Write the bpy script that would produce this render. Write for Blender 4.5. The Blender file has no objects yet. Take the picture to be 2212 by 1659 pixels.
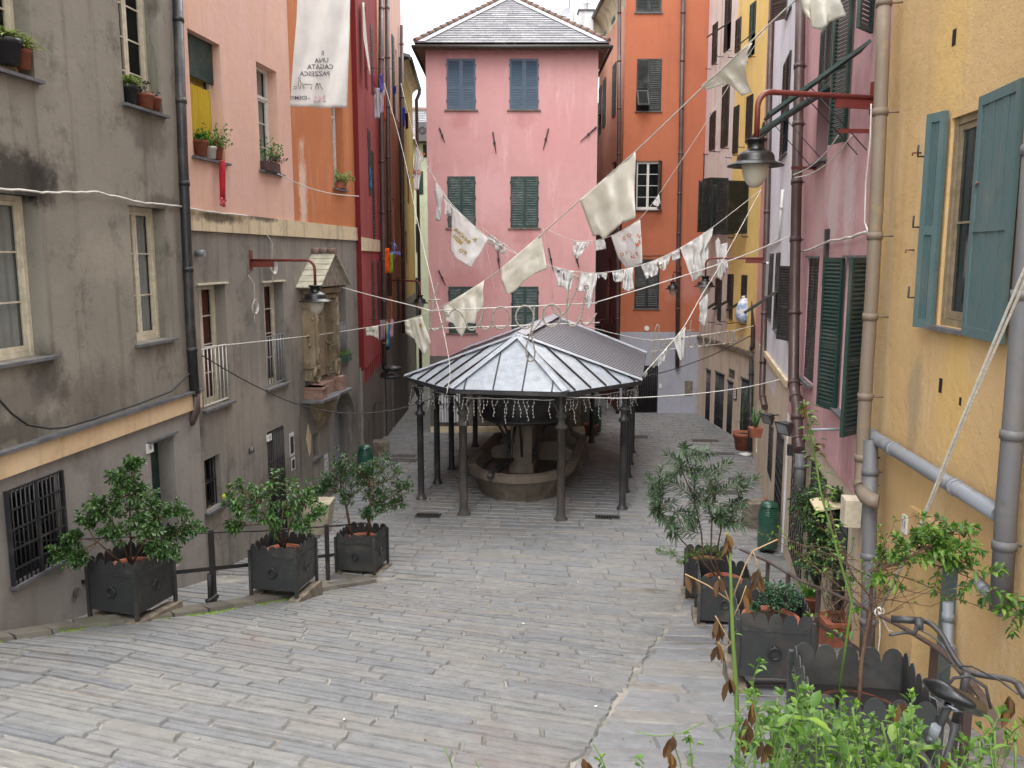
import bpy, bmesh, math, random
from mathutils import Vector, Matrix, noise
R = math.radians
sc = bpy.context.scene
COL = sc.collection
# ---------------------------------------------------------------- camera
CZ = 6.3; PITCH = R(8.4); F = 1860.0; IW, IH = 2212.0, 1659.0
cd = bpy.data.cameras.new('camera'); cam = bpy.data.objects.new('camera', cd); COL.objects.link(cam)
cam.location = (0, 0, CZ); cam.rotation_euler = (R(90) - PITCH, 0, 0)
cd.sensor_width = 36; cd.lens = F / IW * 36; cd.clip_start = .05; cd.clip_end = 500
sc.camera = cam
# ---------------------------------------------------------------- sky: overcast
wd = bpy.data.worlds.new("World"); sc.world = wd; wd.use_nodes = True
nt = wd.node_tree; nt.nodes.clear()
sky = nt.nodes.new('ShaderNodeTexSky'); sky.sky_type = 'NISHITA'; sky.sun_disc = False
SUN_EL, SUN_ROT = R(58), R(200)
sky.sun_elevation = SUN_EL; sky.sun_rotation = SUN_ROT; sky.dust_density = 3.0; sky.air_density = 1.0
hs = nt.nodes.new('ShaderNodeHueSaturation'); hs.inputs['Saturation'].default_value = .16; hs.inputs['Value'].default_value = 1.0
bg = nt.nodes.new('ShaderNodeBackground'); bg.inputs['Strength'].default_value = .15
wo = nt.nodes.new('ShaderNodeOutputWorld')
nt.links.new(sky.outputs[0], hs.inputs['Color']); nt.links.new(hs.outputs[0], bg.inputs['Color']); nt.links.new(bg.outputs[0], wo.inputs['Surface'])
ld = bpy.data.lights.new('sun', 'SUN'); ld.energy = 1.1; ld.angle = R(40); ld.color = (1, .97, .93)
so = bpy.data.objects.new('sun', ld); COL.objects.link(so)
so.rotation_euler = (R(90) - SUN_EL, 0, math.pi - SUN_ROT + math.pi)
so.location = (0, 0, 30)
sc.view_settings.view_transform = 'Standard'; sc.view_settings.look = 'None'
sc.view_settings.gamma = 1; sc.view_settings.exposure = 1.7
sc.cycles.max_bounces = 8; sc.cycles.diffuse_bounces = 5; sc.cycles.transparent_max_bounces = 12
try: sc.cycles.use_denoising = True
except Exception: pass
# ---------------------------------------------------------------- pixel -> ray helpers
CP, SP = math.cos(PITCH), math.sin(PITCH)
def ray(u, v):
    a = (u - IW / 2) / F; b = (IH / 2 - v) / F
    return Vector((a, CP + b * SP, -SP + b * CP))
def P(u, v, y):
    d = ray(u, v); return Vector((0, 0, CZ)) + d * (y / d.y)
GP = [(-3, -1.1), (0, -1.9), (4.5, -3.12), (7.6, -4.03), (10.7, -4.83), (12.6, -5.28), (15.2, -5.93), (17.5, -6.22), (20, -6.3), (60, -6.6)]
def gz(x, y):
    # the ramp also falls towards the right-hand footpath
    cs = -.055 * (min(max(x, -4.5), 2.5) + 4) * (1 if y < 13.5 else max(0, (17.5 - y) / 4))
    return gz0(y) + cs
def gz0(y):
    if y <= GP[0][0]: return CZ + GP[0][1]
    for (a, za), (b, zb) in zip(GP, GP[1:]):
        if y <= b:
            return CZ + za + (zb - za) * (y - a) / (b - a)
    return CZ + GP[-1][1]
def G(u, v):
    d = ray(u, v); y = 10.0
    lo, hi = 1.0, 60.0
    for _ in range(50):
        y = (lo + hi) / 2
        p = P(u, v, y)
        if p.z > gz(p.x, y): lo = y
        else: hi = y
    p = P(u, v, y); p.z = gz(p.x, y); return p
rnd = random.Random(7)
# ---------------------------------------------------------------- objects
def setp(o, label=None, cat=None, group=None, kind=None):
    if label: o['label'] = label
    if cat: o['category'] = cat
    if group: o['group'] = group
    if kind: o['kind'] = kind
    return o
def empty(name, loc, label=None, cat=None, group=None):
    o = bpy.data.objects.new(name, None); COL.objects.link(o); o.location = loc
    o.empty_display_size = .2
    return setp(o, label, cat, group)
def adopt(o, parent):
    o.parent = parent
    if parent is not None:
        M = Matrix.Identity(4); q = parent
        if q.type == 'EMPTY': M = Matrix.LocRotScale(q.location, q.rotation_euler, q.scale)
        o.matrix_parent_inverse = M.inverted()
    return o
def clone_tree(o, parent=None):
    c = o.copy(); COL.objects.link(c)
    if parent is not None: c.parent = parent
    for ch in list(o.children): clone_tree(ch, c)
    return c
class MB:
    def __init__(s): s.v = []; s.f = []; s.m = []; s.sm = []
    def add(s, vs, fs, mi=0, smooth=False):
        n = len(s.v); s.v += [tuple(v) for v in vs]
        for f in fs: s.f.append(tuple(i + n for i in f)); s.m.append(mi); s.sm.append(smooth)
    def quad(s, a, b, c, d, mi=0): s.add([a, b, c, d], [(0, 1, 2, 3)], mi)
    def box(s, o, X, Y, Z, mi=0):
        o, X, Y, Z = map(Vector, (o, X, Y, Z))
        vs = [o, o + X, o + X + Y, o + Y, o + Z, o + X + Z, o + X + Y + Z, o + Y + Z]
        fs = [(0, 3, 2, 1), (4, 5, 6, 7), (0, 1, 5, 4), (1, 2, 6, 5), (2, 3, 7, 6), (3, 0, 4, 7)]
        if X.cross(Y).dot(Z) < 0: fs = [f[::-1] for f in fs]
        s.add(vs, fs, mi)
    def cbox(s, c, sx, sy, sz, rz=0, mi=0):
        X = Vector((math.cos(rz), math.sin(rz), 0)) * sx; Y = Vector((-math.sin(rz), math.cos(rz), 0)) * sy; Z = Vector((0, 0, sz))
        s.box(Vector(c) - X / 2 - Y / 2, X, Y, Z, mi)
    def tube(s, pts, r, n=6, mi=0, caps=True, smooth=True):
        pts = [Vector(p) for p in pts]; k = len(pts)
        rs = r if isinstance(r, (list, tuple)) else [r] * k
        if k < 2: return
        vs = []; ref = None
        for i, p in enumerate(pts):
            d = (pts[min(i + 1, k - 1)] - pts[max(i - 1, 0)])
            if d.length < 1e-9: d = Vector((0, 0, 1))
            d.normalize()
            if ref is None:
                ref = Vector((0, 0, 1)) if abs(d.z) < .9 else Vector((1, 0, 0))
            a = ref - d * ref.dot(d)
            if a.length < 1e-6: a = Vector((1, 0, 0)) - d * d.x
            a.normalize(); ref = a; b = d.cross(a)
            for j in range(n):
                t = 2 * math.pi * j / n
                vs.append(p + (a * math.cos(t) + b * math.sin(t)) * rs[i])
        fs = []
        for i in range(k - 1):
            for j in range(n):
                fs.append((i * n + j, i * n + (j + 1) % n, (i + 1) * n + (j + 1) % n, (i + 1) * n + j))
        s.add(vs, fs, mi, smooth)
        if caps:
            n0 = len(s.v) - len(vs)
            s.f.append(tuple(n0 + j for j in range(n - 1, -1, -1))); s.m.append(mi); s.sm.append(False)
            s.f.append(tuple(n0 + (k - 1) * n + j for j in range(n))); s.m.append(mi); s.sm.append(False)
    def lathe(s, c, prof, n=24, mi=0, smooth=True, ax=None, sx=1, sy=1):
        c = Vector(c); vs = []
        for r, z in prof:
            for j in range(n):
                t = 2 * math.pi * j / n
                vs.append(c + Vector((r * math.cos(t) * sx, r * math.sin(t) * sy, z)))
        fs = []
        for i in range(len(prof) - 1):
            for j in range(n):
                fs.append((i * n + j, i * n + (j + 1) % n, (i + 1) * n + (j + 1) % n, (i + 1) * n + j))
        s.add(vs, fs, mi, smooth)
    def disc(s, c, r, nrm, n=16, mi=0):
        c = Vector(c); nrm = Vector(nrm).normalized(); a = nrm.orthogonal().normalized(); b = nrm.cross(a)
        s.add([c + (a * math.cos(2 * math.pi * j / n) + b * math.sin(2 * math.pi * j / n)) * r for j in range(n)], [tuple(range(n))], mi)
    def torus(s, c, X, Y, R0, r, n=20, k=6, mi=0, a0=0, a1=2 * math.pi):
        c, X, Y = map(Vector, (c, X, Y))
        full = abs(a1 - a0 - 2 * math.pi) < 1e-6
        pts = [c + (X * math.cos(a0 + (a1 - a0) * i / n) + Y * math.sin(a0 + (a1 - a0) * i / n)) * R0 for i in range(n + 1)]
        s.tube(pts, r, k, mi, caps=not full)
    def prism(s, poly, d, mi=0):
        """poly: list of 3D points (planar), extruded by d"""
        poly = [Vector(p) for p in poly]; d = Vector(d); n = len(poly)
        s.add(poly + [p + d for p in poly], [tuple(range(n - 1, -1, -1)), tuple(range(n, 2 * n))] + [(i, (i + 1) % n, n + (i + 1) % n, n + i) for i in range(n)], mi)
    def build(s, name, mats, parent=None, label=None, cat=None, group=None, kind=None, bevel=0, recalc=False):
        me = bpy.data.meshes.new(name)
        me.from_pydata(s.v, [], s.f)
        if not isinstance(mats, (list, tuple)): mats = [mats]
        for m in mats: me.materials.append(m)
        me.polygons.foreach_set('material_index', s.m); me.polygons.foreach_set('use_smooth', s.sm)
        if recalc:
            bm = bmesh.new(); bm.from_mesh(me); bmesh.ops.recalc_face_normals(bm, faces=bm.faces[:]); bm.to_mesh(me); bm.free()
        me.update()
        o = bpy.data.objects.new(name, me); COL.objects.link(o)
        if bevel:
            b = o.modifiers.new('bevel', 'BEVEL'); b.width = bevel; b.segments = 2; b.limit_method = 'ANGLE'
        if parent is not None: adopt(o, parent)
        return setp(o, label, cat, group, kind)
# ---------------------------------------------------------------- materials
def lin(h):
    if isinstance(h, str):
        h = h.lstrip('#'); c = [int(h[i:i + 2], 16) / 255 for i in (0, 2, 4)]
        c = [x / 12.92 if x <= .04045 else ((x + .055) / 1.055) ** 2.4 for x in c]
        return (c[0], c[1], c[2], 1)
    return (h[0], h[1], h[2], 1)
class NT:
    def __init__(s, name):
        s.m = bpy.data.materials.new(name); s.m.use_nodes = True; s.t = s.m.node_tree
        s.b = s.t.nodes['Principled BSDF']; s.out = s.t.nodes['Material Output']
        s.co = s.t.nodes.new('ShaderNodeTexCoord')
    def n(s, typ, **kw):
        o = s.t.nodes.new(typ)
        for k, v in kw.items(): setattr(o, k, v)
        return o
    def l(s, a, b): s.t.links.new(a, b)
    def mapped(s, scale=(1, 1, 1), rot=(0, 0, 0), src='Object'):
        m = s.n('ShaderNodeMapping'); m.inputs['Scale'].default_value = scale; m.inputs['Rotation'].default_value = rot
        s.l(s.co.outputs[src], m.inputs['Vector']); return m.outputs[0]
    def noise(s, scale, detail=6, rough=.6, vec=None, dist=0):
        n = s.n('ShaderNodeTexNoise'); n.inputs['Scale'].default_value = scale; n.inputs['Detail'].default_value = detail
        n.inputs['Roughness'].default_value = rough; n.inputs['Distortion'].default_value = dist
        s.l(vec if vec is not None else s.co.outputs['Object'], n.inputs['Vector']); return n.outputs['Fac']
    def ramp(s, fac, stops):
        r = s.n('ShaderNodeValToRGB'); e = r.color_ramp.elements
        while len(e) > 1: e.remove(e[0])
        e[0].position = stops[0][0]; e[0].color = lin(stops[0][1]) if not isinstance(stops[0][1], float) else (stops[0][1],) * 3 + (1,)
        for p, c in stops[1:]:
            x = e.new(p); x.color = lin(c) if not isinstance(c, float) else (c, c, c, 1)
        s.l(fac, r.inputs['Fac']); return r.outputs['Color']
    def mix(s, fac, a, b, mode='MIX'):
        m = s.n('ShaderNodeMix', data_type='RGBA', blend_type=mode)
        for idx, x in ((0, fac), (6, a), (7, b)):
            if hasattr(x, 'is_output') or hasattr(x, 'links'): s.l(x, m.inputs[idx])
            else: m.inputs[idx].default_value = x if idx == 0 else (x if len(x) == 4 else lin(x))
        return m.outputs[2]
    def bump(s, h, strength=.3, dist=.02):
        b = s.n('ShaderNodeBump'); b.inputs['Strength'].default_value = strength; b.inputs['Distance'].default_value = dist
        s.l(h, b.inputs['Height']); s.l(b.outputs[0], s.b.inputs['Normal']); return b
    def base(s, c):
        if hasattr(c, 'links'): s.l(c, s.b.inputs['Base Color'])
        else: s.b.inputs['Base Color'].default_value = lin(c)
    def set(s, rough=.8, metal=0., spec=None):
        s.b.inputs['Roughness'].default_value = rough; s.b.inputs['Metallic'].default_value = metal
        if spec is not None: s.b.inputs['Specular IOR Level'].default_value = spec
        return s.m
def plain(name, c, rough=.6, metal=0., var=.15, sc=8, bump=0., spec=None):
    t = NT(name); c4 = lin(c); d = tuple(x * (1 - var) for x in c4[:3]) + (1,); e = tuple(min(1, x * (1 + var)) for x in c4[:3]) + (1,)
    n = t.noise(sc, 5)
    t.base(t.mix(t.ramp(n, [(.35, 0.0), (.65, 1.0)]), d, e))
    if bump: t.bump(t.noise(sc * 5, 4), bump, .01)
    return t.set(rough, metal, spec)
def plaster(name, c, c2=None, dark='#3b352f', patch=.55, streak=.45, stain=.35, bump=.35, sc=.7, light=None, fine=55):
    """weathered stucco: cloudy two-tone colour, rain streaks, scattered grime"""
    t = NT(name); a = lin(c); b = lin(c2) if c2 else tuple(x * .78 for x in a[:3]) + (1,)
    n1 = t.noise(sc, 8, .62)
    col = t.mix(t.ramp(n1, [(.5 - .22 * patch - .08, 0.0), (.5 + .2, 1.0)]), a, b)
    n3 = t.noise(4.5, 9, .7)
    col = t.mix(t.ramp(n3, [(.3, 0.0), (.75, .5)]), col, tuple(x * .8 for x in a[:3]) + (1,))
    st = t.noise(1.0, 7, .65, t.mapped((3.2, 3.2, .22)))
    col = t.mix(t.ramp(st, [(.52, 0.0), (.78, float(streak))]), col, lin(dark))
    if light:
        s2 = t.noise(1.0, 8, .7, t.mapped((2.3, 2.3, .35)))
        col = t.mix(t.ramp(s2, [(.54, 0.0), (.72, .75)]), col, lin(light))
    g = t.noise(1.3, 10, .75)
    col = t.mix(t.ramp(g, [(.53, 0.0), (.72, float(stain))]), col, lin(dark))
    t.base(col)
    h = t.n('ShaderNodeMath', operation='ADD'); t.l(t.noise(fine, 4, .6), h.inputs[0])
    h2 = t.n('ShaderNodeMath', operation='MULTIPLY'); t.l(t.noise(9, 6, .6), h2.inputs[0]); h2.inputs[1].default_value = 2.2
    t.l(h2.outputs[0], h.inputs[1]); t.bump(h.outputs[0], bump, .012)
    return t.set(.92, 0, .25)
def island(name, cols, rough=.7, bump=.3, fine=40, streaks=None, sk=.45, spec=None, transl=0., dirt=None):
    t = NT(name); g = t.n('ShaderNodeNewGeometry')
    k = len(cols); col = t.ramp(g.outputs['Random Per Island'], [(i / (k - 1) if k > 1 else 0, c) for i, c in enumerate(cols)])
    n = t.noise(6, 7, .65); col = t.mix(t.ramp(n, [(.3, .35), (.7, 0.0)]), col, (.02, .02, .02, 1))
    if dirt: col = t.mix(t.ramp(t.noise(dirt[1], 8, .7), [(.55, 0.0), (.75, dirt[2])]), col, lin(dirt[0]))
    hsrc = t.noise(fine, 5, .6)
    if streaks is not None:
        mp = t.mapped(*streaks)
        sn = t.noise(1.0, 7, .7, mp, .6)
        col = t.mix(t.ramp(sn, [(.33, float(sk)), (.4, 0.0)]), col, (.045, .045, .045, 1)); col = t.mix(t.ramp(t.noise(120, 3, .7), [(.35, .3), (.5, 0.0), (.62, 0.0), (.7, .12)]), col, (.1, .1, .1, 1))
        h = t.n('ShaderNodeMath', operation='ADD'); t.l(hsrc, h.inputs[0])
        m2 = t.n('ShaderNodeMath', operation='MULTIPLY'); t.l(sn, m2.inputs[0]); m2.inputs[1].default_value = 3.
        t.l(m2.outputs[0], h.inputs[1]); hsrc = h.outputs[0]
    t.base(col)
    if bump: t.bump(hsrc, bump, .015)
    t.set(rough, 0, spec)
    if transl:
        tr = t.n('ShaderNodeBsdfTranslucent'); t.l(col, tr.inputs['Color']); mx = t.n('ShaderNodeMixShader'); mx.inputs[0].default_value = transl
        t.l(t.b.outputs[0], mx.inputs[1]); t.l(tr.outputs[0], mx.inputs[2]); t.l(mx.outputs[0], t.out.inputs['Surface'])
    return t.m
def cloth_mat(name, c, c2, transl=.3):
    t = NT(name); col = t.mix(t.ramp(t.noise(2.5, 6), [(.35, 0.0), (.7, 1.0)]), lin(c), lin(c2)); t.base(col)
    t.bump(t.noise(14, 5, .6), .35, .02); t.set(.9, 0, .2)
    tr = t.n('ShaderNodeBsdfTranslucent'); t.l(col, tr.inputs['Color']); mx = t.n('ShaderNodeMixShader'); mx.inputs[0].default_value = transl
    t.l(t.b.outputs[0], mx.inputs[1]); t.l(tr.outputs[0], mx.inputs[2]); t.l(mx.outputs[0], t.out.inputs['Surface'])
    return t.m
def metal_paint(name, c, rust='#3a2216', amt=.5, rough=.45):
    t = NT(name); oi = t.n('ShaderNodeObjectInfo'); m1 = t.n('ShaderNodeVectorMath', operation='SCALE'); m1.inputs[0].default_value = (31, 17, 23); t.l(oi.outputs['Random'], m1.inputs['Scale']); m2 = t.n('ShaderNodeVectorMath', operation='ADD'); t.l(t.co.outputs['Object'], m2.inputs[0]); t.l(m1.outputs[0], m2.inputs[1])
    col = t.mix(t.ramp(t.noise(3, 9, .75, m2.outputs[0]), [(.55, 0.0), (.72, float(amt))]), lin(c), lin(rust)); col = t.mix(t.ramp(t.noise(1.1, 7, .7, m2.outputs[0]), [(.5, 0.0), (.75, .3)]), col, lin('#8a8378'))
    t.base(col); t.bump(t.noise(50, 4), .12, .005); t.l(t.ramp(t.noise(6, 5), [(.3, float(rough - .12)), (.7, float(rough + .2))]), t.b.inputs['Roughness'])
    return t.m
def glassy(name, c=(.02, .022, .022), rough=.06):
    t = NT(name); t.base(t.mix(t.ramp(t.noise(1.3, 3), [(.4, 0.0), (.6, 1.0)]), lin(c), tuple(x * 2.2 for x in c) + (1,)))
    return t.set(rough, 0, .9)
def spots(m, L):
    """stains with a place and shape of their own: (centre, radius xyz, strength, colour)"""
    t = m.node_tree; b = t.nodes['Principled BSDF']; src = b.inputs['Base Color'].links[0].from_socket; co = t.nodes.new('ShaderNodeTexCoord')
    nz = t.nodes.new('ShaderNodeTexNoise'); nz.inputs['Scale'].default_value = 3.2; nz.inputs['Detail'].default_value = 9; nz.inputs['Roughness'].default_value = .7; t.links.new(co.outputs['Object'], nz.inputs['Vector'])
    for c, r, amt, colr in L:
        mp = t.nodes.new('ShaderNodeMapping'); mp.inputs['Scale'].default_value = tuple(1 / x for x in r); mp.inputs['Location'].default_value = tuple(-a / x for a, x in zip(c, r)); t.links.new(co.outputs['Object'], mp.inputs['Vector'])
        ln = t.nodes.new('ShaderNodeVectorMath'); ln.operation = 'LENGTH'; t.links.new(mp.outputs[0], ln.inputs[0])
        ad = t.nodes.new('ShaderNodeMath'); ad.operation = 'MULTIPLY_ADD'; t.links.new(nz.outputs['Fac'], ad.inputs[0]); ad.inputs[1].default_value = 1.7; t.links.new(ln.outputs['Value'], ad.inputs[2])
        mr = t.nodes.new('ShaderNodeMapRange'); mr.inputs['From Min'].default_value = 1.25; mr.inputs['From Max'].default_value = 1.75; mr.inputs['To Min'].default_value = amt; mr.inputs['To Max'].default_value = 0; t.links.new(ad.outputs[0], mr.inputs['Value'])
        mx = t.nodes.new('ShaderNodeMix'); mx.data_type = 'RGBA'; t.links.new(mr.outputs[0], mx.inputs[0]); t.links.new(src, mx.inputs[6]); mx.inputs[7].default_value = lin(colr); src = mx.outputs[2]
    t.links.new(src, b.inputs['Base Color'])
M = {}
M['grey_near'] = plaster('taupe_stucco', '#928d82', '#827d74', dark='#35302a', patch=.6, streak=.6, stain=.75)
M['grey_low'] = plaster('grey_base_stucco', '#98938e', '#8a8580', dark='#3c3834', streak=.35, stain=.35)
M['ochre_band'] = plaster('ochre_band', '#ddc4a0', '#d0b18a', dark='#4a3524', streak=.4, stain=.3)
M['cream_band'] = plaster('cream_band', '#d8c9aa', '#c9b998', dark='#3a342a', streak=.75, stain=.5)
M['slate'] = plain('slate_ledge', '#5d5d60', .7, var=.25, sc=5, bump=.3)
M['salmon'] = plaster('salmon_stucco', '#dcb49b', '#d9b3aa', dark='#a07a64', streak=.25, stain=.15, light='#dcbbb4')
M['orange_l'] = plaster('orange_stucco', '#c47f54', '#b9744c', dark='#8a5236', streak=.35, stain=.2, light='#cf9672')
M['grey_l2'] = plaster('dark_grey_stucco', '#908b83', '#77736d', dark='#322d29', patch=.8, streak=.7, stain=.65, light='#a39a8e')
M['red'] = plaster('dark_red_stucco', '#9a4a49', '#8c403f', dark='#54201f', streak=.4, stain=.3, light='#a9606a')
M['red_trim'] = plaster('maroon_trim', '#6f2324', '#6a2020', dark='#40100f', streak=.3)
M['brown_l'] = plaster('brown_stucco', '#b57a60', '#a4684e', dark='#50301f', streak=.5, stain=.3, light='#c98f74')
M['dark_base'] = plaster('sooty_stucco', '#7d7770', '#625d57', dark='#262320', streak=.6, stain=.5)
M['olive'] = plaster('mustard_stucco', '#b79a55', '#a3894c', dark='#54482c', streak=.4)
M['mint'] = plaster('mint_stucco', '#cdd6bb', '#bccab0', dark='#77806a', streak=.3)
M['white_w'] = plaster('white_stucco', '#dcdcdc', '#cfd0d2', dark='#75716c', streak=.4, stain=.25)
M['pink'] = plaster('pink_stucco', '#cd9f9d', '#c69694', dark='#a87876', patch=.6, streak=.25, stain=.2, light='#d8b3b4', bump=.25)
M['orange_r'] = plaster('burnt_orange_stucco', '#b36d50', '#a9644a', dark='#7d4a3a', streak=.35, stain=.2)
M['blue_grey'] = plaster('blue_grey_stucco', '#a8aab4', '#9a9ba4', dark='#62605f', streak=.3)
M['peach'] = plaster('peach_stucco', '#d59d85', '#c99079', dark='#7d4a3c', streak=.3)
M['maroon'] = plaster('maroon_stucco', '#8f5955', '#7d4d49', dark='#3d2320', streak=.5, light='#a8655c')
M['lilac'] = plaster('lilac_stucco', '#d6c2c8', '#ccb7be', dark='#7c6a6a', streak=.3)
M['stained'] = plaster('stained_pink_stucco', '#d9ccc4', '#ccb9ae', dark='#7d6c5e', streak=.6, stain=.4, light='#cfc3bb')
M['yellow_r'] = plaster('yellow_stucco', '#dfc27f', '#d9b76d', dark='#9c7a3a', streak=.4, stain=.2, light='#e2c988')
M['beige'] = plaster('beige_stucco', '#d0c1ae', '#c2b29e', dark='#5e5246', streak=.6, stain=.4)
M['pink_pipe'] = plaster('rose_stucco', '#d3a5a0', '#c8968f', dark='#7d4640', streak=.4)
M['white_r'] = plaster('cold_white_stucco', '#dcdde4', '#d0d1d8', dark='#75757a', streak=.45, stain=.3)
M['rose'] = plaster('faded_rose_stucco', '#cda5a7', '#c1959a', dark='#7a5252', patch=.8, streak=.55, stain=.35, light='#d0b2b4')
M['yellow_n'] = plaster('ochre_yellow_stucco', '#d0b285', '#c9a570', dark='#9a8660', patch=.9, streak=.4, stain=.2, light='#d2bf9c', bump=.55)
M['green_sh'] = metal_paint('dark_green_paint', '#1d3a35', '#0f201d', .5)
M['black_sh'] = metal_paint('black_green_paint', '#1d2422', '#0c1110', .5)
M['blue_sh'] = metal_paint('blue_paint', '#43586a', '#2f4456', .5)
M['teal_sh'] = metal_paint('weathered_teal_paint', '#4f6768', '#3a4f50', .8, .6)
M['brown_sh'] = metal_paint('brown_paint', '#3b2f2c', '#221815', .5)
M['white_fr'] = plain('white_window_paint', '#d8d6cf', .5, var=.08)
M['cream_fr'] = plain('cream_window_paint', '#cbc3ae', .55, var=.15)
M['tan_fr'] = plain('tan_window_paint', '#84765f', .6, var=.2)
M['glass'] = glassy('window_glass')
M['glass_l'] = glassy('pale_reflecting_glass', (.10, .11, .11), .12)
M['dark'] = plain('dark_interior', '#15120f', .95)
M['curtain'] = cloth_mat('net_curtain', '#c9cdc8', '#b2b6b1', .3)
M['curtain_y'] = cloth_mat('yellow_curtain', '#ddc044', '#cfae38', .3)
M['curtain_w'] = cloth_mat('white_curtain', '#c9c9c3', '#b5b5b0', .3)
M['curtain_r'] = cloth_mat('dark_red_curtain', '#7a3a33', '#451c19', .1)
M['iron'] = metal_paint('black_iron', '#27272a', '#2b201b', .4)
M['planter'] = metal_paint('charcoal_painted_steel', '#303233', '#4a3a30', .75, .5)
M['rail'] = metal_paint('brown_painted_rail', '#4b3d3a', '#2f2320', .5)
M['redbar'] = metal_paint('oxide_red_iron', '#6e3029', '#3d1b16', .6)
M['lampblack'] = metal_paint('gloss_black_lamp', '#0d0e11', '#161614', .3, .3)
M['pipe_br'] = metal_paint('brown_copper_pipe', '#4a3835', '#33241f', .6, .4)
M['pipe_gr'] = metal_paint('grey_pipe', '#626264', '#463a30', .8, .5)
M['pipe_zn'] = metal_paint('zinc_pipe', '#7d8288', '#6b5a48', .8, .4)
M['pipe_ol'] = metal_paint('weathered_tan_pipe', '#77695a', '#9a8050', .7, .6)
M['cable_w'] = plain('white_cable', '#c8c5bd', .6)
M['cable_d'] = plain('dark_cable', '#2b2928', .6)
M['rope'] = plain('white_rope', '#cfccc2', .8, bump=.4, sc=30)
M['terracotta'] = plain('terracotta', '#8f5540', .8, var=.2, bump=.2)
M['soil'] = plain('potting_soil', '#2b211a', .95, bump=.6)
M['stone_b'] = plain('rough_stone_block', '#736a5d', .9, var=.45, sc=6, bump=.7)
M['stone_f'] = plaster('fountain_stone', '#7d7266', '#6d6358', dark='#2f2b27', streak=.6, stain=.5, light='#9a9186')
M['shrine'] = plaster('carved_stucco', '#948670', '#7b6b52', dark='#3b3226', streak=.8, stain=.9, light='#b0a48f', sc=3)
M['shrine_p'] = plain('pink_marble', '#856a5e', .8, var=.3, bump=.3)
M['roof_l'] = island('zinc_sheet', ['#a5adb6', '#9aa3ad', '#afb6be'], .38, .08, 12, spec=.6, dirt=('#6a6d70', 7, .5))
M['roof_rib'] = plain('dark_seam', '#28201f', .6)
M['tank'] = metal_paint('sooty_metal', '#2d2d30', '#1d1c1d', .4)
M['slate_t'] = island('slate_tiles', ['#85858a', '#98989b', '#76777c', '#a2a2a3'], .75, .6, 30, spec=.4)
M['ridge_t'] = island('clay_ridge_tile', ['#84685c', '#776256', '#8f7568', '#6c6259'], .85, .5, 30)
M['gutter'] = plain('dark_gutter', '#3c3734', .5)
M['cl1'] = cloth_mat('cream_linen', '#ebe9e0', '#dedbcd', .35)
M['cl2'] = cloth_mat('white_cotton', '#ededea', '#e2e2df', .35)
M['cl_o'] = plain('orange_felt', '#c7622a', .9)
M['cl_y'] = plain('mustard_print', '#a99224', .9)
M['cl_k'] = plain('faded_black_print', '#54505a', .9)
M['cl_pk'] = plain('pale_pink_print', '#d9bcc4', .9)
M['leaf_dk'] = island('glossy_dark_leaves', ['#33552a', '#436a30', '#2c4a22', '#66884a', '#3b5f30'], .38, 0, transl=.18, spec=.5)
M['leaf_le'] = island('lemon_leaves', ['#35602a', '#4c7a35', '#2f5527', '#6b8f3f'], .4, 0, transl=.25)
M['leaf_pi'] = island('pittosporum_leaves', ['#2b4a24', '#3c5f31', '#4d7040', '#213d1d'], .42, 0, transl=.18)
M['leaf_ol'] = island('oleander_leaves', ['#4a6344', '#5b7551', '#3a5238', '#6d8660'], .5, 0, transl=.2)
M['leaf_jd'] = island('jade_leaves', ['#3c6a47', '#2f583a', '#5b8460', '#284a30'], .3, 0, transl=.1)
M['leaf_br'] = island('bright_green_leaves', ['#46721f', '#5f8a2c', '#31581b', '#7fa640', '#274c19', '#4c7426', '#8fb04a'], .45, 0, transl=.35)
M['leaf_dry'] = island('dried_brown_leaves', ['#54371a', '#6e4a1e', '#3d2712', '#835f2c', '#2f2115'], .8, 0, transl=.2)
M['leaf_var'] = island('striped_spider_leaves', ['#8fa658', '#c3cb8f', '#6a8c3a', '#a8b86c'], .5, 0, transl=.3)
M['leaf_gr'] = island('fresh_green_leaves', ['#4a8a2c', '#3a7524', '#62a03a'], .45, 0, transl=.3)
M['leaf_pu'] = island('purple_leaves', ['#4b2d45', '#5c3a55', '#38213a'], .5, 0, transl=.2)
M['bark'] = plain('brown_bark', '#5b4535', .9, var=.3, bump=.5, sc=20)
M['twig_g'] = plain('green_stem', '#56702f', .7)
M['twig_d'] = plain('dry_pale_twig', '#9b7f5a', .9)
M['plastic_g'] = metal_paint('green_plastic', '#1e4a3c', '#16342b', .3, .3)
M['white_pl'] = plain('white_enamel', '#d6d6d2', .4, var=.05)
M['ink'] = plain('dark_ink', '#2a2a2c', .8)
M['paper'] = plain('weathered_paper', '#b9bcc0', .9, var=.3, sc=14)
# ================================================================ GROUND
def thskew(r):
    return .42 if r < 10 else (.42 - (r - 10) / 8 * .30 if r < 18 else .12)
def tab(px):
    t_ = sorted((G(u, v).y, G(u, v).x) for u, v in px); return t_
KT = tab([(-200, 1412), (0, 1386), (100, 1369), (167, 1356), (410, 1328), (553, 1303), (703, 1273), (803, 1258)])
GT = tab([(1150, 1760), (1233, 1659), (1279, 1596), (1319, 1529), (1363, 1463), (1399, 1413), (1433, 1363), (1456, 1326), (1469, 1285)])
def itab(T, y):
    if y < T[0][0]: T0, T1 = T[0], T[1]
    else:
        T0, T1 = T[-2], T[-1]
        for p_, q_ in zip(T, T[1:]):
            if y <= q_[0]: T0, T1 = p_, q_; break
    return T0[1] + (T1[1] - T0[1]) * (y - T0[0]) / (T1[0] - T0[0])
def curb_x(y): return -99 if y > KT[-1][0] + .3 else itab(KT, y)
YG = GT[-1][0]
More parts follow.
